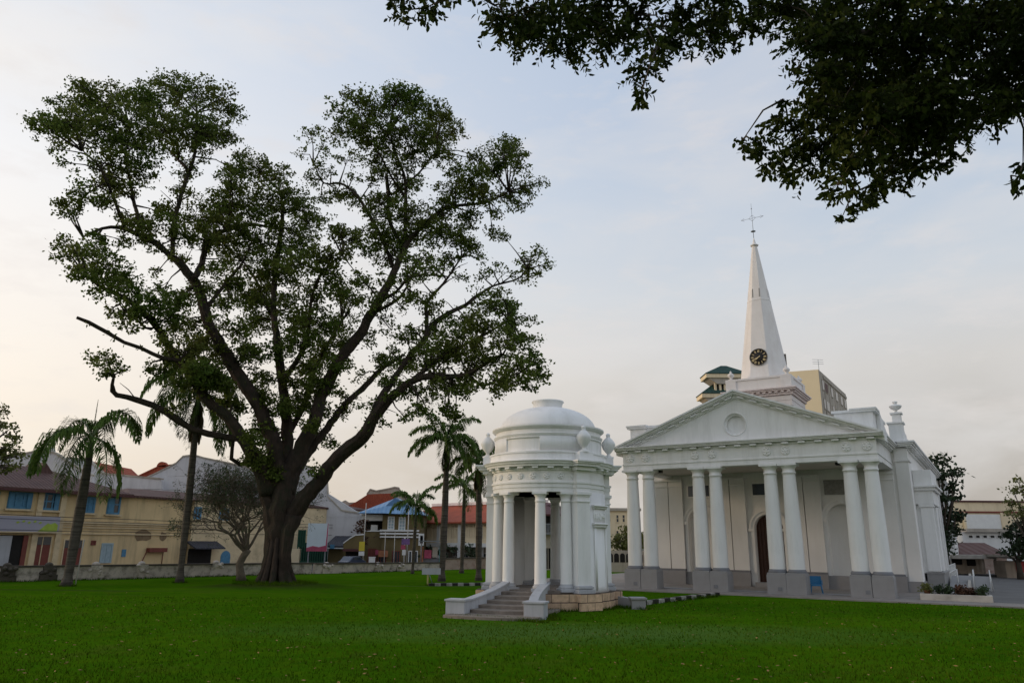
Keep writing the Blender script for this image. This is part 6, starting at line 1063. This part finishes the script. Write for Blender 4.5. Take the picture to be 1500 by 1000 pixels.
def row_house():
    H = empty('shophouse_row', (-7.70, 90.00, 0), -0.6935, 'cream row with red tiled roof and slatted balcony fronts behind the palms', 'house')
    a0, a1 = -7.10, 11.20; ze = 4.74; zf = 2.20; zr = 6.93
    part(H, 'upper_wall', (a0, a1, zf + .05, ze), 1.2, 9, 'creamwall'); part(H, 'wall', (a0, a1, 0, zf), 2.2, 9, 'stainedcream')
    b = MB(); b.add([(a0, -.6, ze - .05), (a1, -.6, ze - .05), (a1, 5, zr), (a0, 5, zr), (a0, 10, ze), (a1, 10, ze), (a0, -.6, ze - .2), (a1, -.6, ze - .2)], [(0, 1, 3, 2)[0:1] + (1, 2, 3), (3, 2, 5, 4), (6, 7, 1, 0), (0, 3, 4), (1, 5, 2)]); b.build('roof', 'redtile', H)
    part(H, 'ridge_cap', (a0, a1, zr - .05, zr + .28), 4.7, 5.3, 'pinkw')
    part(H, 'beam', (a0, a1, zf - .25, zf + .18), -.1, 9, 'whitetrim'); part(H, 'beam', (a0, a1, ze - .35, ze - .06), 0, .3, 'creamwall')
    xs = [-4.33, -0.98, 2.43, 5.69, 8.99]
    for x in xs: part(H, 'post', (x - .22, x + .22, 0, ze - .35), -.08, .3, 'whitetrim')
    for xa, xb in zip(xs[:-1], xs[1:]):
        b = MB(); n = 11; hh = zf + .18; z2 = ze - .75
        b.box(xa + .22, xb - .22, .0, .22, hh, hh + .5); b.box(xa + .22, xb - .22, .02, .2, z2, z2 + .1)
        for i in range(n): x = xa + .35 + (xb - xa - .7) * i / (n - 1); b.box(x - .10, x + .10, .04, .18, hh + .5, z2); b.box(x - .06, x + .06, .02, .2, z2 + .1, ze - .36)
        b.build('balcony_screen', 'creamwall', H)
        xm = (xa + xb) / 2; win(H, (xm + .1, xm + 1.2, .2, zf - .9), 'whitetrim', 'glassdk', 2, 2, 2.2, 'door'); win(H, (xm - 1.4, xm - .4, .8, zf - .9), 'whitetrim', 'shadowy', 2, 2, 2.2)
row_house()
def centre_view():
    H = empty('old_house', (3.09, 74.00, 0), 0, 'stained old house with dark red roof seen between the pavilion columns', 'house')
    r_ = (-1.63, 2.42, 0.00, 5.19); part(H, 'wall', r_, 0, 6, 'stainedcream'); hip(H, r_[0], r_[1], 0, 6, r_[3] - .05, r_[3] + 1.2, 'darkred')
    win(H, (0.07, 0.93, 3.47, 5.00), 'black', 'shadowy', 3, 2, 0); win(H, (0.19, 0.84, 0.00, 2.08), 'stainedcream', 'shadowy', 2, 1, 0, 'door'); b = MB(); q = (0.01, 1.06, 3.40, 4.17)
    for i in range(9): x = q[0] + (q[1] - q[0]) * i / 8; b.box(x - .03, x + .03, -.8, -.74, q[2], q[3])
    b.box(q[0], q[1], -.82, -.72, q[3], q[3] + .08); b.box(q[0], q[1], -.84, -.02, q[2] - .15, q[2]); b.build('balcony', 'iron', H)
    H = empty('apartment_building', (13.14, 98.00, 0), 0, 'plain cream building seen past the left end of the portico', 'building')
    r_ = (-1.25, 3.35, 0.00, 6.74); part(H, 'wall', r_, 0, 9, 'creamwall'); part(H, 'cornice', (r_[0] - .2, r_[1] + .2, r_[3] - .25, r_[3] + .1), -.3, 9.2, 'stainedcream')
    for q in ((0.30, 0.74, 5.03, 6.05), (1.09, 1.53, 5.04, 6.06), (2.05, 2.49, 5.05, 6.07), (-0.74, -0.31, 5.03, 6.05), (0.25, 0.68, 3.10, 4.10), (-0.79, -0.36, 3.09, 4.10)): win(H, q, 'creamwall', 'glassdk', 1, 2, 0)
    H = empty('arcade_wall', (9.39, 70.00, 0), 0, 'low white arcaded wall with dark arches between pavilion and portico', 'wall'); r_ = (-0.62, 3.69, 0.74, 1.86)
    part(H, 'wall', (r_[0], r_[1], 0, r_[3]), 0, .35, 'stainedcream'); n = 8
    for i in range(n):
        x = r_[0] + (r_[1] - r_[0]) * (i + .5) / n; w = .22; z = r_[3] - .45
        MB().prism([(x - w, r_[2] + .1), (x + w, r_[2] + .1)] + [(x + w * math.cos(t * PI / 8), z + w * math.sin(t * PI / 8)) for t in range(9)], 1, -.02, .01).build('arch_shade_panel', 'shadowy', H)  # dark panel laid on the wall for the shade in each arch
centre_view()

def hotel():
    H = empty('hotel_block', (63.18, 150.00, 0), 0, 'tall pale yellow block with grey side rising behind the spire', 'building')
    ex, ey = 16.92, 26.0; SC = math.hypot(ex, ey) / 35.9; z1 = 37.37; x0 = -11.29
    b = MB(); b.add([(x0, -x0 * .45, 0), (0, 0, 0), (ex, ey, 0), (x0, ey, 0), (x0, -x0 * .45, z1), (0, 0, z1), (ex, ey, z1), (x0, ey, z1)], [(0, 1, 5, 4), (4, 5, 6, 7), (2, 3, 7, 6), (3, 0, 4, 7)]); b.build('wall', 'hotelwall', H)
    G = MB(); G.add([(.02, -.01, 0), (ex + .02, ey - .01, 0), (ex + .02, ey - .01, z1), (.02, -.01, z1)], [(0, 1, 2, 3)]); G.build('side_wall', 'concrete', H)
    X = Matrix.Rotation(math.atan2(ey, ex), 4, 'Z')
    for k in range(5):
        for (s0, s1, m) in ((2.2, 4.4, 'glassdk'), (5.4, 9.2, 'darkred'), (13, 15.5, 'glassdk'), (19, 22, 'glassdk'), (26, 29, 'glassdk'), (31.5, 34, 'glassdk')):
            b = MB(); b.xf = X; z = z1 - 3.9 - k * 4.0; b.box(s0 * SC, s1 * SC, -.12, -.01, z, z + 2.2); f = b.build('window', 'concrete', H); b = MB(); b.xf = X; b.box(s0 * SC + .2, s1 * SC - .2, -.16, -.125, z + .15, z + 2.05); b.build('pane', m if k == 0 or m != 'darkred' else 'glassdk', f)
    b = MB(); b.xf = X
    for s in (4.7, 10.4, 17.4, 24.2, 30.2): b.box(s * SC, s * SC + .4, -.14, 0, 0, z1 - 1.5)
    b.box(4.5 * SC, 35.8 * SC, -.2, .0, z1 - 1.2, z1 - .6); b.build('pier', 'concrete', H)
    b = MB(); b.tube([(1.0, 2, z1), (1.0, 2, z1 + 2.6)], [.05, .04], 5)
    for z in (2.6, 2.1, 1.7): b.tube([(-.2, 2, z1 + z), (2.2, 2.3, z1 + z)], [.03, .03], 4)
    b.build('aerial', 'iron', H); part(H, 'roof_tank', (3.6, 4.8, z1, z1 + 1.0), 10.5, 11.5, 'hoteldk')
    r_ = (-7.35, -5.24, 34.58, 41.38); part(H, 'lift_housing', r_, 3, 9, 'hoteldk')
    b = MB(); q = r_[0] + .5; b.tube([(q, 4, r_[3] - 3), (q - .2, 4, r_[3] + 5.0)], [.06, .03], 5); b.build('mast', 'iron', H)
    P = empty('rooftop_pagoda', (38.17, 138.00, 0), 0, 'two tiered green roofed pagoda to the left of the spire base', 'building')
    zt = 35.49 + .2; ze = 33.24; z2 = 30.60; ze2 = 29.42; xa, xb = -1.44, 6.83; xc, xd = -2.42, 7.33
    def tier(x0, x1, ze, zt, ins): 
        hip(P, x0, x1, 0, 4.6, ze + .55, zt, 'greenroof', ins, ov=0); b = MB(); b.box(x0 + .1, x1 - .1, .1, 4.5, ze - .35, ze + .39); b.build('fascia', 'creamwall', P)
        b = MB(); b.prism([(x0 + .5, ze - .35), (x1 - .5, ze - .35), (x1 - 2.2, ze - 1.5), (x0 + 2.2, ze - 1.5)], 1, .4, 4.2); b.build('soffit', 'concrete', P)
    tier(xa, xb, ze, zt, 3.6); part(P, 'upper_room', (xa + 1.8, xb - 1.8, z2 - 1, ze - .4), 1.0, 4, 'shadowy')
    b = MB()
    for i in range(6): x = xa + 1.9 + (xb - xa - 3.8) * i / 5; b.box(x - .2, x + .2, .7, 1.0, z2 - 1, ze - .4)
    b.build('post', 'creamwall', P); tier(xc, xd, ze2, z2 + 1.3, 2.6); part(P, 'tower', (xc + 2, xd - 2, 0, ze2 - 1.2), .8, 4.2, 'hotelwall')
hotel()

def right_side():
    H = empty('warehouse', (48.23, 84.00, 0), 0, 'large cream flat roofed building beyond the car park', 'building'); r_ = (-0.30, 13.70, 0.00, 7.29)
    part(H, 'wall', (r_[0], r_[1], 0, r_[3]), 0, 14, 'creamwall'); part(H, 'parapet', (r_[0] - .1, r_[1], r_[3] - .12, r_[3] + .06), -.15, 14, 'darkred'); part(H, 'band', (r_[0], r_[1], 6.01, 6.20), -.12, 0, 'redwood')
    q = (1.58, 5.47, 4.19, 5.87); part(H, 'panel', q, -.08, 0, 'whitetrim')
    b = MB(); b.box(q[0] - .25, q[0], -.22, 0, q[2], q[3] + .2); b.box(q[1], q[1] + .25, -.22, 0, q[2], q[3] + .2); b.build('pier', 'creamwall', H)
    H = empty('annexe', (44.51, 76.00, 0), 0, 'low white annexe with a strip of small black windows', 'building'); r_ = (0.06, 5.90, 0.04, 3.84)
    part(H, 'wall', (r_[0], r_[1], 0, r_[3]), 0, 4, 'whitetrim'); part(H, 'canopy', (0.31, 6.39, 3.84, 4.17), -.5, 4.2, 'concrete')
    for q in ((0.62, 1.09, 3.24, 3.56), (1.33, 1.80, 3.24, 3.57), (2.04, 2.51, 3.25, 3.58), (2.75, 3.25, 3.25, 3.58), (3.45, 3.99, 3.26, 3.59), (4.20, 4.74, 3.27, 3.59)): win(H, q, 'whitetrim', 'black', 1, 1, 0, fw=.05)
    H = empty('shed', (40.19, 70.00, 0), 0, 'shed with maroon sheet roof behind the white topped shelter', 'shed'); r_ = (-0.15, 4.92, 1.75, 2.71)
    b = MB(); b.add([(r_[0], 0, r_[2]), (r_[1], 0, r_[2]), (r_[1], 3.5, r_[3] + .1), (r_[0], 3.5, r_[3] + .1), (r_[0], 3.6, 0), (r_[1], 3.6, 0)], [(0, 1, 2, 3), (3, 2, 5, 4), (1, 5, 2), (0, 3, 4)]); b.build('roof', 'maroon', H); part(H, 'wall', (r_[0], r_[1], 0, r_[2] - .02), .5, 3.4, 'brickwall')
    H = empty('shelter', (36.75, 64.00, 0), 0, 'low shelter with white fascia and beige corrugated back, right of the church', 'shed'); r_ = (-0.32, 3.33, 0.20, 1.79)
    part(H, 'fascia', (r_[0], r_[1], r_[3] - .3, r_[3]), -.1, 2.5, 'planter'); part(H, 'back', (r_[0] + .4, r_[1] - .1, .25, r_[3] - .3), 1.5, 1.6, 'beige'); part(H, 'post', (r_[1] - .16, r_[1], 0, r_[3] - .3), 0, .14, 'planter'); part(H, 'base', (r_[0], r_[1] + 14, 0, .25), -.2, 2.4, 'joint'); part(H, 'bay_shade_panel', (r_[0] + .4, r_[0] + 1.6, 1.0, r_[3] - .35), 1.4, 1.5, 'shadowy'); part(H, 'bay_shade_panel', (r_[1] - 1.6, r_[1] - .9, .9, r_[3] - .35), 1.42, 1.52, 'shadowy')  # the dark bay panels stand for shade under the roof
    H = empty('shelter', (39.86, 62.00, 0), 0, 'beige panelled kiosk at the right edge under the dark tree', 'shed'); r_ = (-0.08, 4.33, 0.26, 1.56)
    part(H, 'back', (r_[0], r_[1], 0, r_[3] - .2), .5, 2, 'beige'); b = MB(); b.prism([(r_[0] - .6, r_[3] + .3), (r_[1], r_[3] - .1), (r_[1], r_[3] - .25), (r_[0] - .6, r_[3] + .12)], 1, -.5, 2.3); b.build('roof', 'concrete', H); part(H, 'red_panel', (0.74, 1.40, 0.51, 1.34), .40, .49, 'signred')
right_side()

# ------------------------------------------------------------------ boundary wall
def boundary():
    def seg(P, h, label, m, posts, hs, seed):
        T = empty('boundary_wall', (P[0][0], P[0][1], 0), 0, label, 'wall'); o = Vector((P[0][0], P[0][1], 0)); b = MB(); c = MB(); r = random.Random(seed)
        for (xa, ya), (xb, yb), ha, hb in zip(P[:-1], P[1:], hs[:-1], hs[1:]):
            A, B = Vector((xa, ya, 0)) - o, Vector((xb, yb, 0)) - o; d = (B - A).normalized(); n = Vector((d.y, -d.x, 0)) * .16
            for mb, e, z0, ua, ub in ((b, 1.0, -.1, ha, hb), (c, 1.5, None, ha, hb)):
                v = [A - n * e, B - n * e, B + n * e, A + n * e]; lo = [z0] * 4 if z0 is not None else [ha, hb, hb, ha]; hi = [ha, hb, hb, ha] if z0 is not None else [ha + .1, hb + .1, hb + .1, ha + .1]
                mb.add([(p.x, p.y, q) for p, q in zip(v, lo)] + [(p.x, p.y, q) for p, q in zip(v, hi)], [(0, 3, 2, 1), (4, 5, 6, 7), (0, 1, 5, 4), (1, 2, 6, 5), (2, 3, 7, 6), (3, 0, 4, 7)])
        b.build('wall', m, T); c.build('coping', 'coping', T)
        for (x, y, hh) in posts:
            p = Vector((x, y, 0)) - o; q = MB(); q.xf = Matrix.Translation(p) @ Matrix.Rotation(rad(47), 4, 'Z'); q.box(-.5, .5, -.26, .26, -.05, .36); q.box(-.42, .42, -.24, .24, .36, hh - .2); q.box(-.34, .34, -.3, .3, hh - .2, hh + .06)
            for k in range(5): q.lathe([(0, -.12), (.13, -.03), (.15, .04), (.09, .13), (0, .16)], r.uniform(-.4, .4), -.25 + r.uniform(-.06, .06), r.uniform(.3, hh), 7)
            q.lathe([(.2, hh + .06), (.24, hh + .14), (.14, hh + .24), (0, hh + .28)], 0, 0, 0, 10); q.build('pier', 'coping' if r.random() < .35 else 'oldwall', T)
    seg([(-48, 30.5), (-30.2, 46.2), (-19.6, 57.0), (-15.6, 61.0)], .8, 'grey stained boundary wall with dark coping at the left of the lawn', 'oldwall', [(-28.40, 48.04, .82), (-26.53, 49.94, .82), (-24.56, 51.95, .82), (-21.00, 55.58, .82), (-29.94, 46.47, .82)], [.82, .82, .78, .75], 3)
    seg([(-15.4, 61.2), (-13.6, 62.9), (-7.8, 70.1), (-6.4, 71.6)], .7, 'mottled stretch of boundary wall right of the big trunk', 'oldwall', [(-14.6, 62.0, .6), (-11.2, 65.9, .55), (-9.6, 67.8, .5)], [.72, .70, .62, .60], 5)
    seg([(-6.2, 71.8), (-1.5, 76.5), (6, 84)], .7, 'patchy pink and brown boundary wall below the red roofed row', 'brickwall', [], [.95, 1.0, 1.0], 6)
boundary()
o = MB().prism([(-60, 32), (-30.6, 46.9), (-8.2, 70.8), (8, 87), (0, 112), (-60, 92)], 2, -.06, .03).build('street', 'street'); tag(o, kind='structure')

# ------------------------------------------------------------------ background vegetation
bush_tree('tree', (35.34, 63, 0), 3.2, [(0.40, -0.02, 9.75, 0.48), (0.06, 0.15, 9.08, 0.54), (1.01, 0.16, 9.32, 0.54), (1.38, -0.30, 8.49, 0.48), (0.20, -0.61, 8.17, 0.71), (1.13, -0.13, 7.27, 0.59), (0.25, -0.30, 6.53, 0.77), (1.56, 0.26, 6.40, 0.48), (0.61, 0.26, 5.29, 0.77), (1.39, 0.09, 5.07, 0.53), (0.46, 0.08, 4.18, 0.77), (1.55, 0.10, 4.63, 0.35), (-0.34, -0.51, 3.25, 0.81), (1.23, -0.05, 3.75, 0.47), (0.14, -0.46, 2.45, 0.75), (2.25, 0.21, 8.54, 0.30)], 'dark green tree behind the far end of the church', 'darkleaf', leaf=.34, dens=1.1, seed=3, tr=.25)
bush_tree('tree', (39.03, 58, 0), 3.0, [(-0.33, -0.34, 7.22, 0.44), (-0.48, 0.21, 6.64, 0.39), (-0.13, -0.49, 6.50, 0.65), (-1.00, 0.11, 5.81, 0.33), (-0.50, -0.14, 5.40, 0.49), (0.46, -0.13, 5.51, 0.76), (1.87, 0.52, 6.58, 0.88), (-1.30, -0.28, 4.88, 0.32), (-0.44, -0.34, 4.74, 0.43), (2.52, 0.71, 5.05, 0.99)], 'thin yellow green tree crown at the right edge', 'olivebush', leaf=.26, dens=.8, seed=4, tr=.18)
bush_tree('tree', (39.21, 60, 0), 1.5, [(0.16, 0.01, 3.94, 0.50), (0.62, -0.48, 4.14, 0.67), (-0.10, 0.43, 3.27, 0.51), (0.85, 0.62, 3.12, 0.79), (0.91, -0.61, 3.27, 0.88), (-0.34, -0.08, 2.49, 0.56), (0.30, -0.50, 2.35, 0.77), (-0.81, -0.11, 2.08, 0.33), (1.85, 0.19, 2.51, 0.89)], 'dense dark bushy tree at the right edge beside the annexe', 'darkleaf', leaf=.30, dens=1.2, seed=5, tr=.2)
bush_tree('tree', (-27.92, 38, 0), 6.5, [(1.86, -0.21, 8.82, 0.37), (1.35, 0.22, 8.18, 0.66), (2.45, -0.36, 7.69, 0.47), (2.76, -0.25, 7.08, 0.43), (2.01, 0.32, 6.73, 0.59), (2.95, -0.06, 6.49, 0.33), (1.60, -0.11, 6.75, 0.80), (2.20, 0.07, 6.02, 0.43), (2.75, -0.01, 5.95, 0.29), (1.63, -0.13, 5.72, 0.65), (0.77, -0.76, 8.03, 0.93), (-0.34, 0.42, 6.79, 1.10), (-1.97, 0.99, 7.56, 1.27), (-2.40, 1.01, 6.14, 1.26), (-1.39, 0.31, 8.88, 1.11), (-2.53, -0.27, 8.07, 1.09)], 'tree whose rusty green branch enters at the left edge', 'olivebush', leaf=.22, dens=.9, seed=6, tr=.3)
bush_tree('shrub', (11.06, 76, 0), .8, [(-0.43, -0.14, 3.16, 0.56), (0.30, 0.19, 3.36, 0.57), (-0.13, 0.22, 2.38, 0.71), (0.57, -0.48, 2.52, 0.70), (1.15, -0.33, 3.17, 0.70), (-0.85, -0.12, 2.31, 0.49), (0.16, 0.01, 3.95, 0.35), (1.95, 0.47, 2.85, 0.85), (1.17, 0.00, 2.20, 0.70)], 'bright green bush in the gap between pavilion and portico', 'olivebush', 'shrub', leaf=.30, dens=1.3, seed=7, tr=.08)
bush_tree('shrub', (-15.82, 84, 0), .4, [(-0.43, -0.33, 4.08, 0.39), (-0.35, 0.22, 4.67, 0.39), (-0.45, -0.06, 3.51, 0.47), (0.02, 0.01, 2.93, 0.39), (-0.20, -0.19, 2.29, 0.39)], 'dark reddish climber at the left corner of the olive house', 'rustleaf', 'shrub', leaf=.3, dens=1.2, seed=8, tr=.05)
bush_tree('shrub', (-6.14, 80, 0), .4, [(-1.85, -0.06, 1.61, 0.44), (-0.72, -0.09, 1.48, 0.44), (0.03, 0.21, 1.83, 0.45), (2.11, -0.37, 1.64, 0.52), (1.66, 0.03, 2.04, 0.37), (-0.54, -0.21, 0.81, 0.37), (2.38, 0.15, 0.96, 0.44), (-2.79, -0.30, 1.20, 0.37)], 'dark foliage along the foot of the red roofed row', 'darkleaf', 'shrub', leaf=.3, dens=1.0, seed=9, tr=.05)

# ------------------------------------------------------------------ small things
def kerb(P, Q, label, n):
    T = empty('striped_kerb', (P[0], P[1], 0), math.atan2(Q[1] - P[1], Q[0] - P[0]), label, 'kerb'); L = math.hypot(Q[0] - P[0], Q[1] - P[1]); w = MB(); k = MB(); r = random.Random(n)
    for i in range(n):
        (w if i % 2 else k).box(L * i / n, L * (i + .97) / n, -.10, .10, -.03, .165 + r.uniform(-.012, .012))
    w.build('white_block', 'oldkerbw', T, .015); k.build('black_block', 'black', T, .015)
M['oldkerbw'] = mat('worn_white_kerb_paint', (.33, .32, .29), .85, .12, 3, dirt=(.12, .11, .10), dscale=3, damt=.7)
kerb((-4.73, 45.67), (-1.11, 46.91), 'black and white striped kerb left of the pavilion', 11)
kerb((5.40, 33.02), (10.44, 39.41), 'black and white striped kerb between pavilion and portico', 15)
def notice():
    T = empty('notice_board', (-4.88, 46.36, 0), rad(12), 'small blank grey board on a yellowish stake at the kerb end', 'sign')
    MB().box(-.35, .75, -.06, -.03, .62, .98).build('board', 'grey2', T); MB().box(-.04, .05, -.03, .05, -.05, .95).build('stake', mat('yellow_stake', (.42, .34, .14), .8, .1, 4), T); b = MB(); b.tube([(.35, .25, 0), (.1, .02, .6)], [.025, .025], 5); b.build('prop', 'iron', T)
notice()
b = MB(); b.tube([(0, 0, -.05), (.12, 0, 2.4)], [.035, .03], 7); b.lathe([(.05, 2.38), (.05, 2.44), (0, 2.46)], .12, 0, 0, 8); tag(b.build('garden_stake', 'pole', None, 0, (-24.11, 43.53, 0)), 'thin white pole standing beside the leaning palm', 'pole')
def plastic_chair():
    x, y, z = cw(3.15, 1.35, .10); T = empty('plastic_chair', (x, y, z), CY + rad(14), 'blue plastic armchair between the plinths under the portico', 'chair')
    b = MB(); b.box(-.24, .24, -.22, .22, .40, .435); b.box(-.25, .25, -.25, -.22, .36, .43); b.build('seat', 'bluechair', T, .015)
    b = MB(); n = 9
    for i in range(n):
        a0, a1 = -1 + 2 * i / n, -1 + 2 * (i + 1) / n
        b.add([(a * .27, .25 - .06 * a * a + dy, zz) for zz in (.42, .84 - 0) for dy in (0, .03) for a in (a0, a1)], [(0, 1, 5, 4), (2, 6, 7, 3), (4, 5, 7, 6)])
    b.build('backrest', 'bluechair', T)
    for s in (-1, 1):
        b = MB(); b.box(s * .25, s * .31, -.22, .22, .62, .65); b.box(s * .255, s * .30, -.22, -.17, .42, .62); b.build('armrest', 'bluechair', T, .01)
        for yy in (-.21, .2): b = MB(); b.tube([(s * .23, yy, .41), (s * .29, yy * 1.15, -.035)], [.03, .022], 6); b.build('leg', 'bluechair', T)
plastic_chair()
def planter():
    x0, y0 = 19.2, 36.8; T = empty('planter', (x0, y0, 0), CY + .03, 'long low pale planter kerb by the car park at the church corner', 'planter')
    b = MB(); b.box(0, 2.9, 0, .16, -.02, .34); b.box(0, 2.9, .75, .91, -.02, .34); b.box(0, .16, .16, .75, -.02, .34); b.box(2.74, 2.9, .16, .75, -.02, .34); b.build('trough', 'planter', T, .02); MB().box(.16, 2.74, .16, .75, 0, .27).build('soil', mat('planter_soil', (.06, .045, .035), .95), T)
    X = T.matrix_basis if False else Matrix.Translation((x0, y0, 0)) @ Matrix.Rotation(CY + .03, 4, 'Z'); r = random.Random(4)
    for k, (a, m, lab, h, w, pot) in enumerate(((.30, 'olivebush', 'leafy plant in a clay pot at the left end of the planter', .42, .22, 1), (.78, 'darkleaf', 'dark green plant second along the planter', .38, .2, 0), (1.12, 'brushleaf', 'bright green plant between dark plants in the planter', .34, .18, 0), (1.62, 'rustleaf', 'wide dark brown bush in the middle of the planter', .36, .36, 0), (2.05, 'rustleaf', 'smaller brown bush right of the wide brown bush in the planter', .30, .26, 0), (2.50, 'brushleaf', 'green and rust plant at the right end of the planter', .42, .28, 0))):
        p = X @ Vector((a, .45, .27)); t = bush_tree('potted_plant' if pot else 'plant', tuple(p), .12, [(r.uniform(-.5, .5) * w, r.uniform(-.5, .5) * w, h * q, w * s) for q, s in ((.45, .75), (.6, .8), (.8, .6), (.5, .7), (1.0, .45))], lab, m, 'plant', leaf=.11, dens=2.2, seed=30 + k, tr=.012)
        if pot: MB().lathe([(.10, 0), (.14, .2), (.16, .2), (.16, .25), (.12, .25), (.12, .2)], 0, 0, -.04, 16).build('pot', 'terracotta', t)
planter()
def barriers():
    for k, (u, v, a, lab) in enumerate(((9.55, 10.6, .1, 'grey board barrier with white legs, nearer the church wall'), (10.35, 9.9, -.15, 'grey board barrier with white legs, nearer the car park'))):
        x, y, z = cw(u, v, .07); T = empty('barrier', (x, y, z), CY + a, lab, 'barrier', 'barriers beside the planter'); b = MB(); b.box(-.38, .38, -.02, .02, .06, .80); b.build('board', 'grey2', T)
        for s in (-1, 1): b = MB(); b.tube([(s * .42, -.25, 0), (s * .40, 0, 1.15)], [.025, .025], 6); b.tube([(s * .42, .25, 0), (s * .40, 0, 1.12)], [.025, .025], 6); b.build('leg', 'whitetrim', T)
    x, y, z = cw(8.6, 14.0, .06); T = empty('handrail', (x, y, z), CY + PI / 2, 'white steel handrail at the ramp along the church wall', 'railing')
    for i in range(7): b = MB(); b.tube([(i * 1.3, 0, 0), (i * 1.3, 0, 1.25)], [.03, .03], 6); b.build('post', 'whitetrim', T)
    for z in (.5, .85, 1.25): b = MB(); b.tube([(0, 0, z), (7.8, 0, z)], [.028, .028], 6); b.build('rail', 'whitetrim', T)
    x, y, z = cw(8.7, 6.2, .06); T = empty('ramp', (x, y, z), CY, 'sloping grey ramp with pale kerb beside the porch', 'ramp'); MB().prism([(1.0, 0), (6.5, 0), (6.5, .72)], 0, .05, .95).build('slab', 'grey', T); MB().prism([(1.0, 0), (6.5, 0), (6.5, .86), (1.0, .14)], 0, .95, 1.08).build('kerb', 'planter', T)
barriers()
def car():
    T = empty('parked_car', (-15.45, 76, 0), rad(62), 'dark blue car parked behind the wall by the olive house', 'car')
    pr = [(-1.75, .35), (-1.72, .72), (-1.35, .82), (-.75, 1.32), (.55, 1.34), (1.15, .9), (1.7, .78), (1.78, .35)]
    T.scale = (.8, .8, .8); MB().prism(pr, 1, -.78, .78).build('body', 'carpaint', T, .06)
    b = MB(); b.prism([(-.68, .92), (.92, .92), (.5, 1.26), (-.55, 1.26)], 1, -.80, .80); b.build('window', 'glassdk', T)
    for x in (-1.1, 1.1):
        for y in (-.72, .72): b = MB(); b.xf = Matrix.Translation((x, y, .3)) @ Matrix.Rotation(rad(90), 4, 'X'); b.lathe([(.3, -.1), (.3, .1)], seg=18); w = b.build('wheel', 'tyre', T); b = MB(); b.xf = Matrix.Translation((x, y, .3)) @ Matrix.Rotation(rad(90), 4, 'X'); b.lathe([(.17, -.11), (.17, .11)], seg=12); b.build('rim', 'iron', w)
car()
def post_sign(loc, h, rects, pm, label, r0=.05):
    T = empty('street_sign', loc, 0, label, 'sign'); b = MB(); b.tube([(0, 0, -.05), (0, 0, h)], [r0, r0 * .8], 7); b.build('post', pm, T)
    for x0, x1, z0, z1, m in rects: MB().box(x0, x1, -.12, -.06, z0, z1).build('board', m, T, .01)
post_sign((-14.57, 77, 0), 6.2, [(-.45, .1, 1.55, 2.45, 'signyel'), (-.45, .1, 1.1, 1.5, 'whitetrim')], 'pole', 'yellow and white sign on the tall pole before the olive house')
post_sign((-10.38, 76, 0), 2.9, [(-.3, .5, 2.2, 2.75, 'purple'), (-.35, .1, 1.75, 2.15, 'pink'), (-.2, .15, 1.2, 1.7, 'whitetrim')], 'pole', 'purple and pink sign cluster on a white post before the olive house', .09)
post_sign((-9.24, 80, 0), 2.9, [(-.25, .3, 2.1, 3.3, 'whitetrim'), (-.1, .22, 2.3, 3.1, 'signred')], 'pole', 'upright white sign with red panel at the right corner of the olive house')
for px, lab in (((-11.99, 74, 0), 'left of two slim flagpoles before the olive house'), ((-11.08, 74, 0), 'right of two slim flagpoles before the olive house')):
    b = MB(); b.tube([(0, 0, 0), (0, 0, 3.3)], [.04, .025], 6); b.lathe([(0, 3.28), (.05, 3.33), (0, 3.38)], 0, 0, 0, 8); tag(b.build('flagpole', 'pole', None, 0, px), lab, 'pole', 'flagpoles before the olive house')
b = MB(); b.tube([(0, 0, 0), (0, 0, 6.4)], [.06, .04], 7); b.tube([(0, 0, 6.3), (.5, 0, 6.5), (.9, 0, 6.45)], [.035, .03, .03], 6); b.box(.8, 1.25, -.09, .09, 6.38, 6.48); tag(b.build('street_lamp', 'pole', None, 0, (-10.51, 79, 0)), 'slim grey street lamp in front of the blue roof', 'street lamp')
b = MB(); b.box(-.28, .28, -.2, .2, 0, .95); b.box(-.31, .31, -.23, .23, .95, 1.02); b.box(-.2, .2, -.22, -.2, .2, .8); tag(b.build('utility_box', 'whitetrim', None, .02, (-13.51, 76, 0)), 'white utility box behind the wall before the olive house', 'box')
def stall():
    T = empty('market_stall', (-7.74, 77, 0), 0, 'covered stall with pink and teal panels left of the red roofed row', 'stall'); b = MB()
    for x in (-1.1, 1.2): b.tube([(x, 0, 0), (x, 0, 2.6)], [.05, .05], 6)
    b.build('post', 'iron', T); MB().box(-1.3, 1.4, -.6, .6, 2.5, 2.6).build('roof', 'iron', T); MB().box(-.8, -.1, .1, .2, .9, 1.7).build('panel', 'pink', T); MB().box(.0, .5, .12, .22, 1.0, 2.0).build('panel', 'stainedcream', T); MB().box(.7, 1.0, .1, .2, .5, 2.1).build('panel', 'teal', T); MB().box(-1.2, -.9, .1, .2, .5, 2.0).build('panel', 'orange', T); MB().box(-.9, 1.1, .3, .4, .3, .9).build('counter', 'dgrey', T)
stall()
# keep every label on top-level things only
for o in bpy.data.objects:
    if o.parent is None and 'label' not in o and 'kind' not in o and o.type not in ('CAMERA', 'LIGHT'): print('UNTAGGED', o.name)
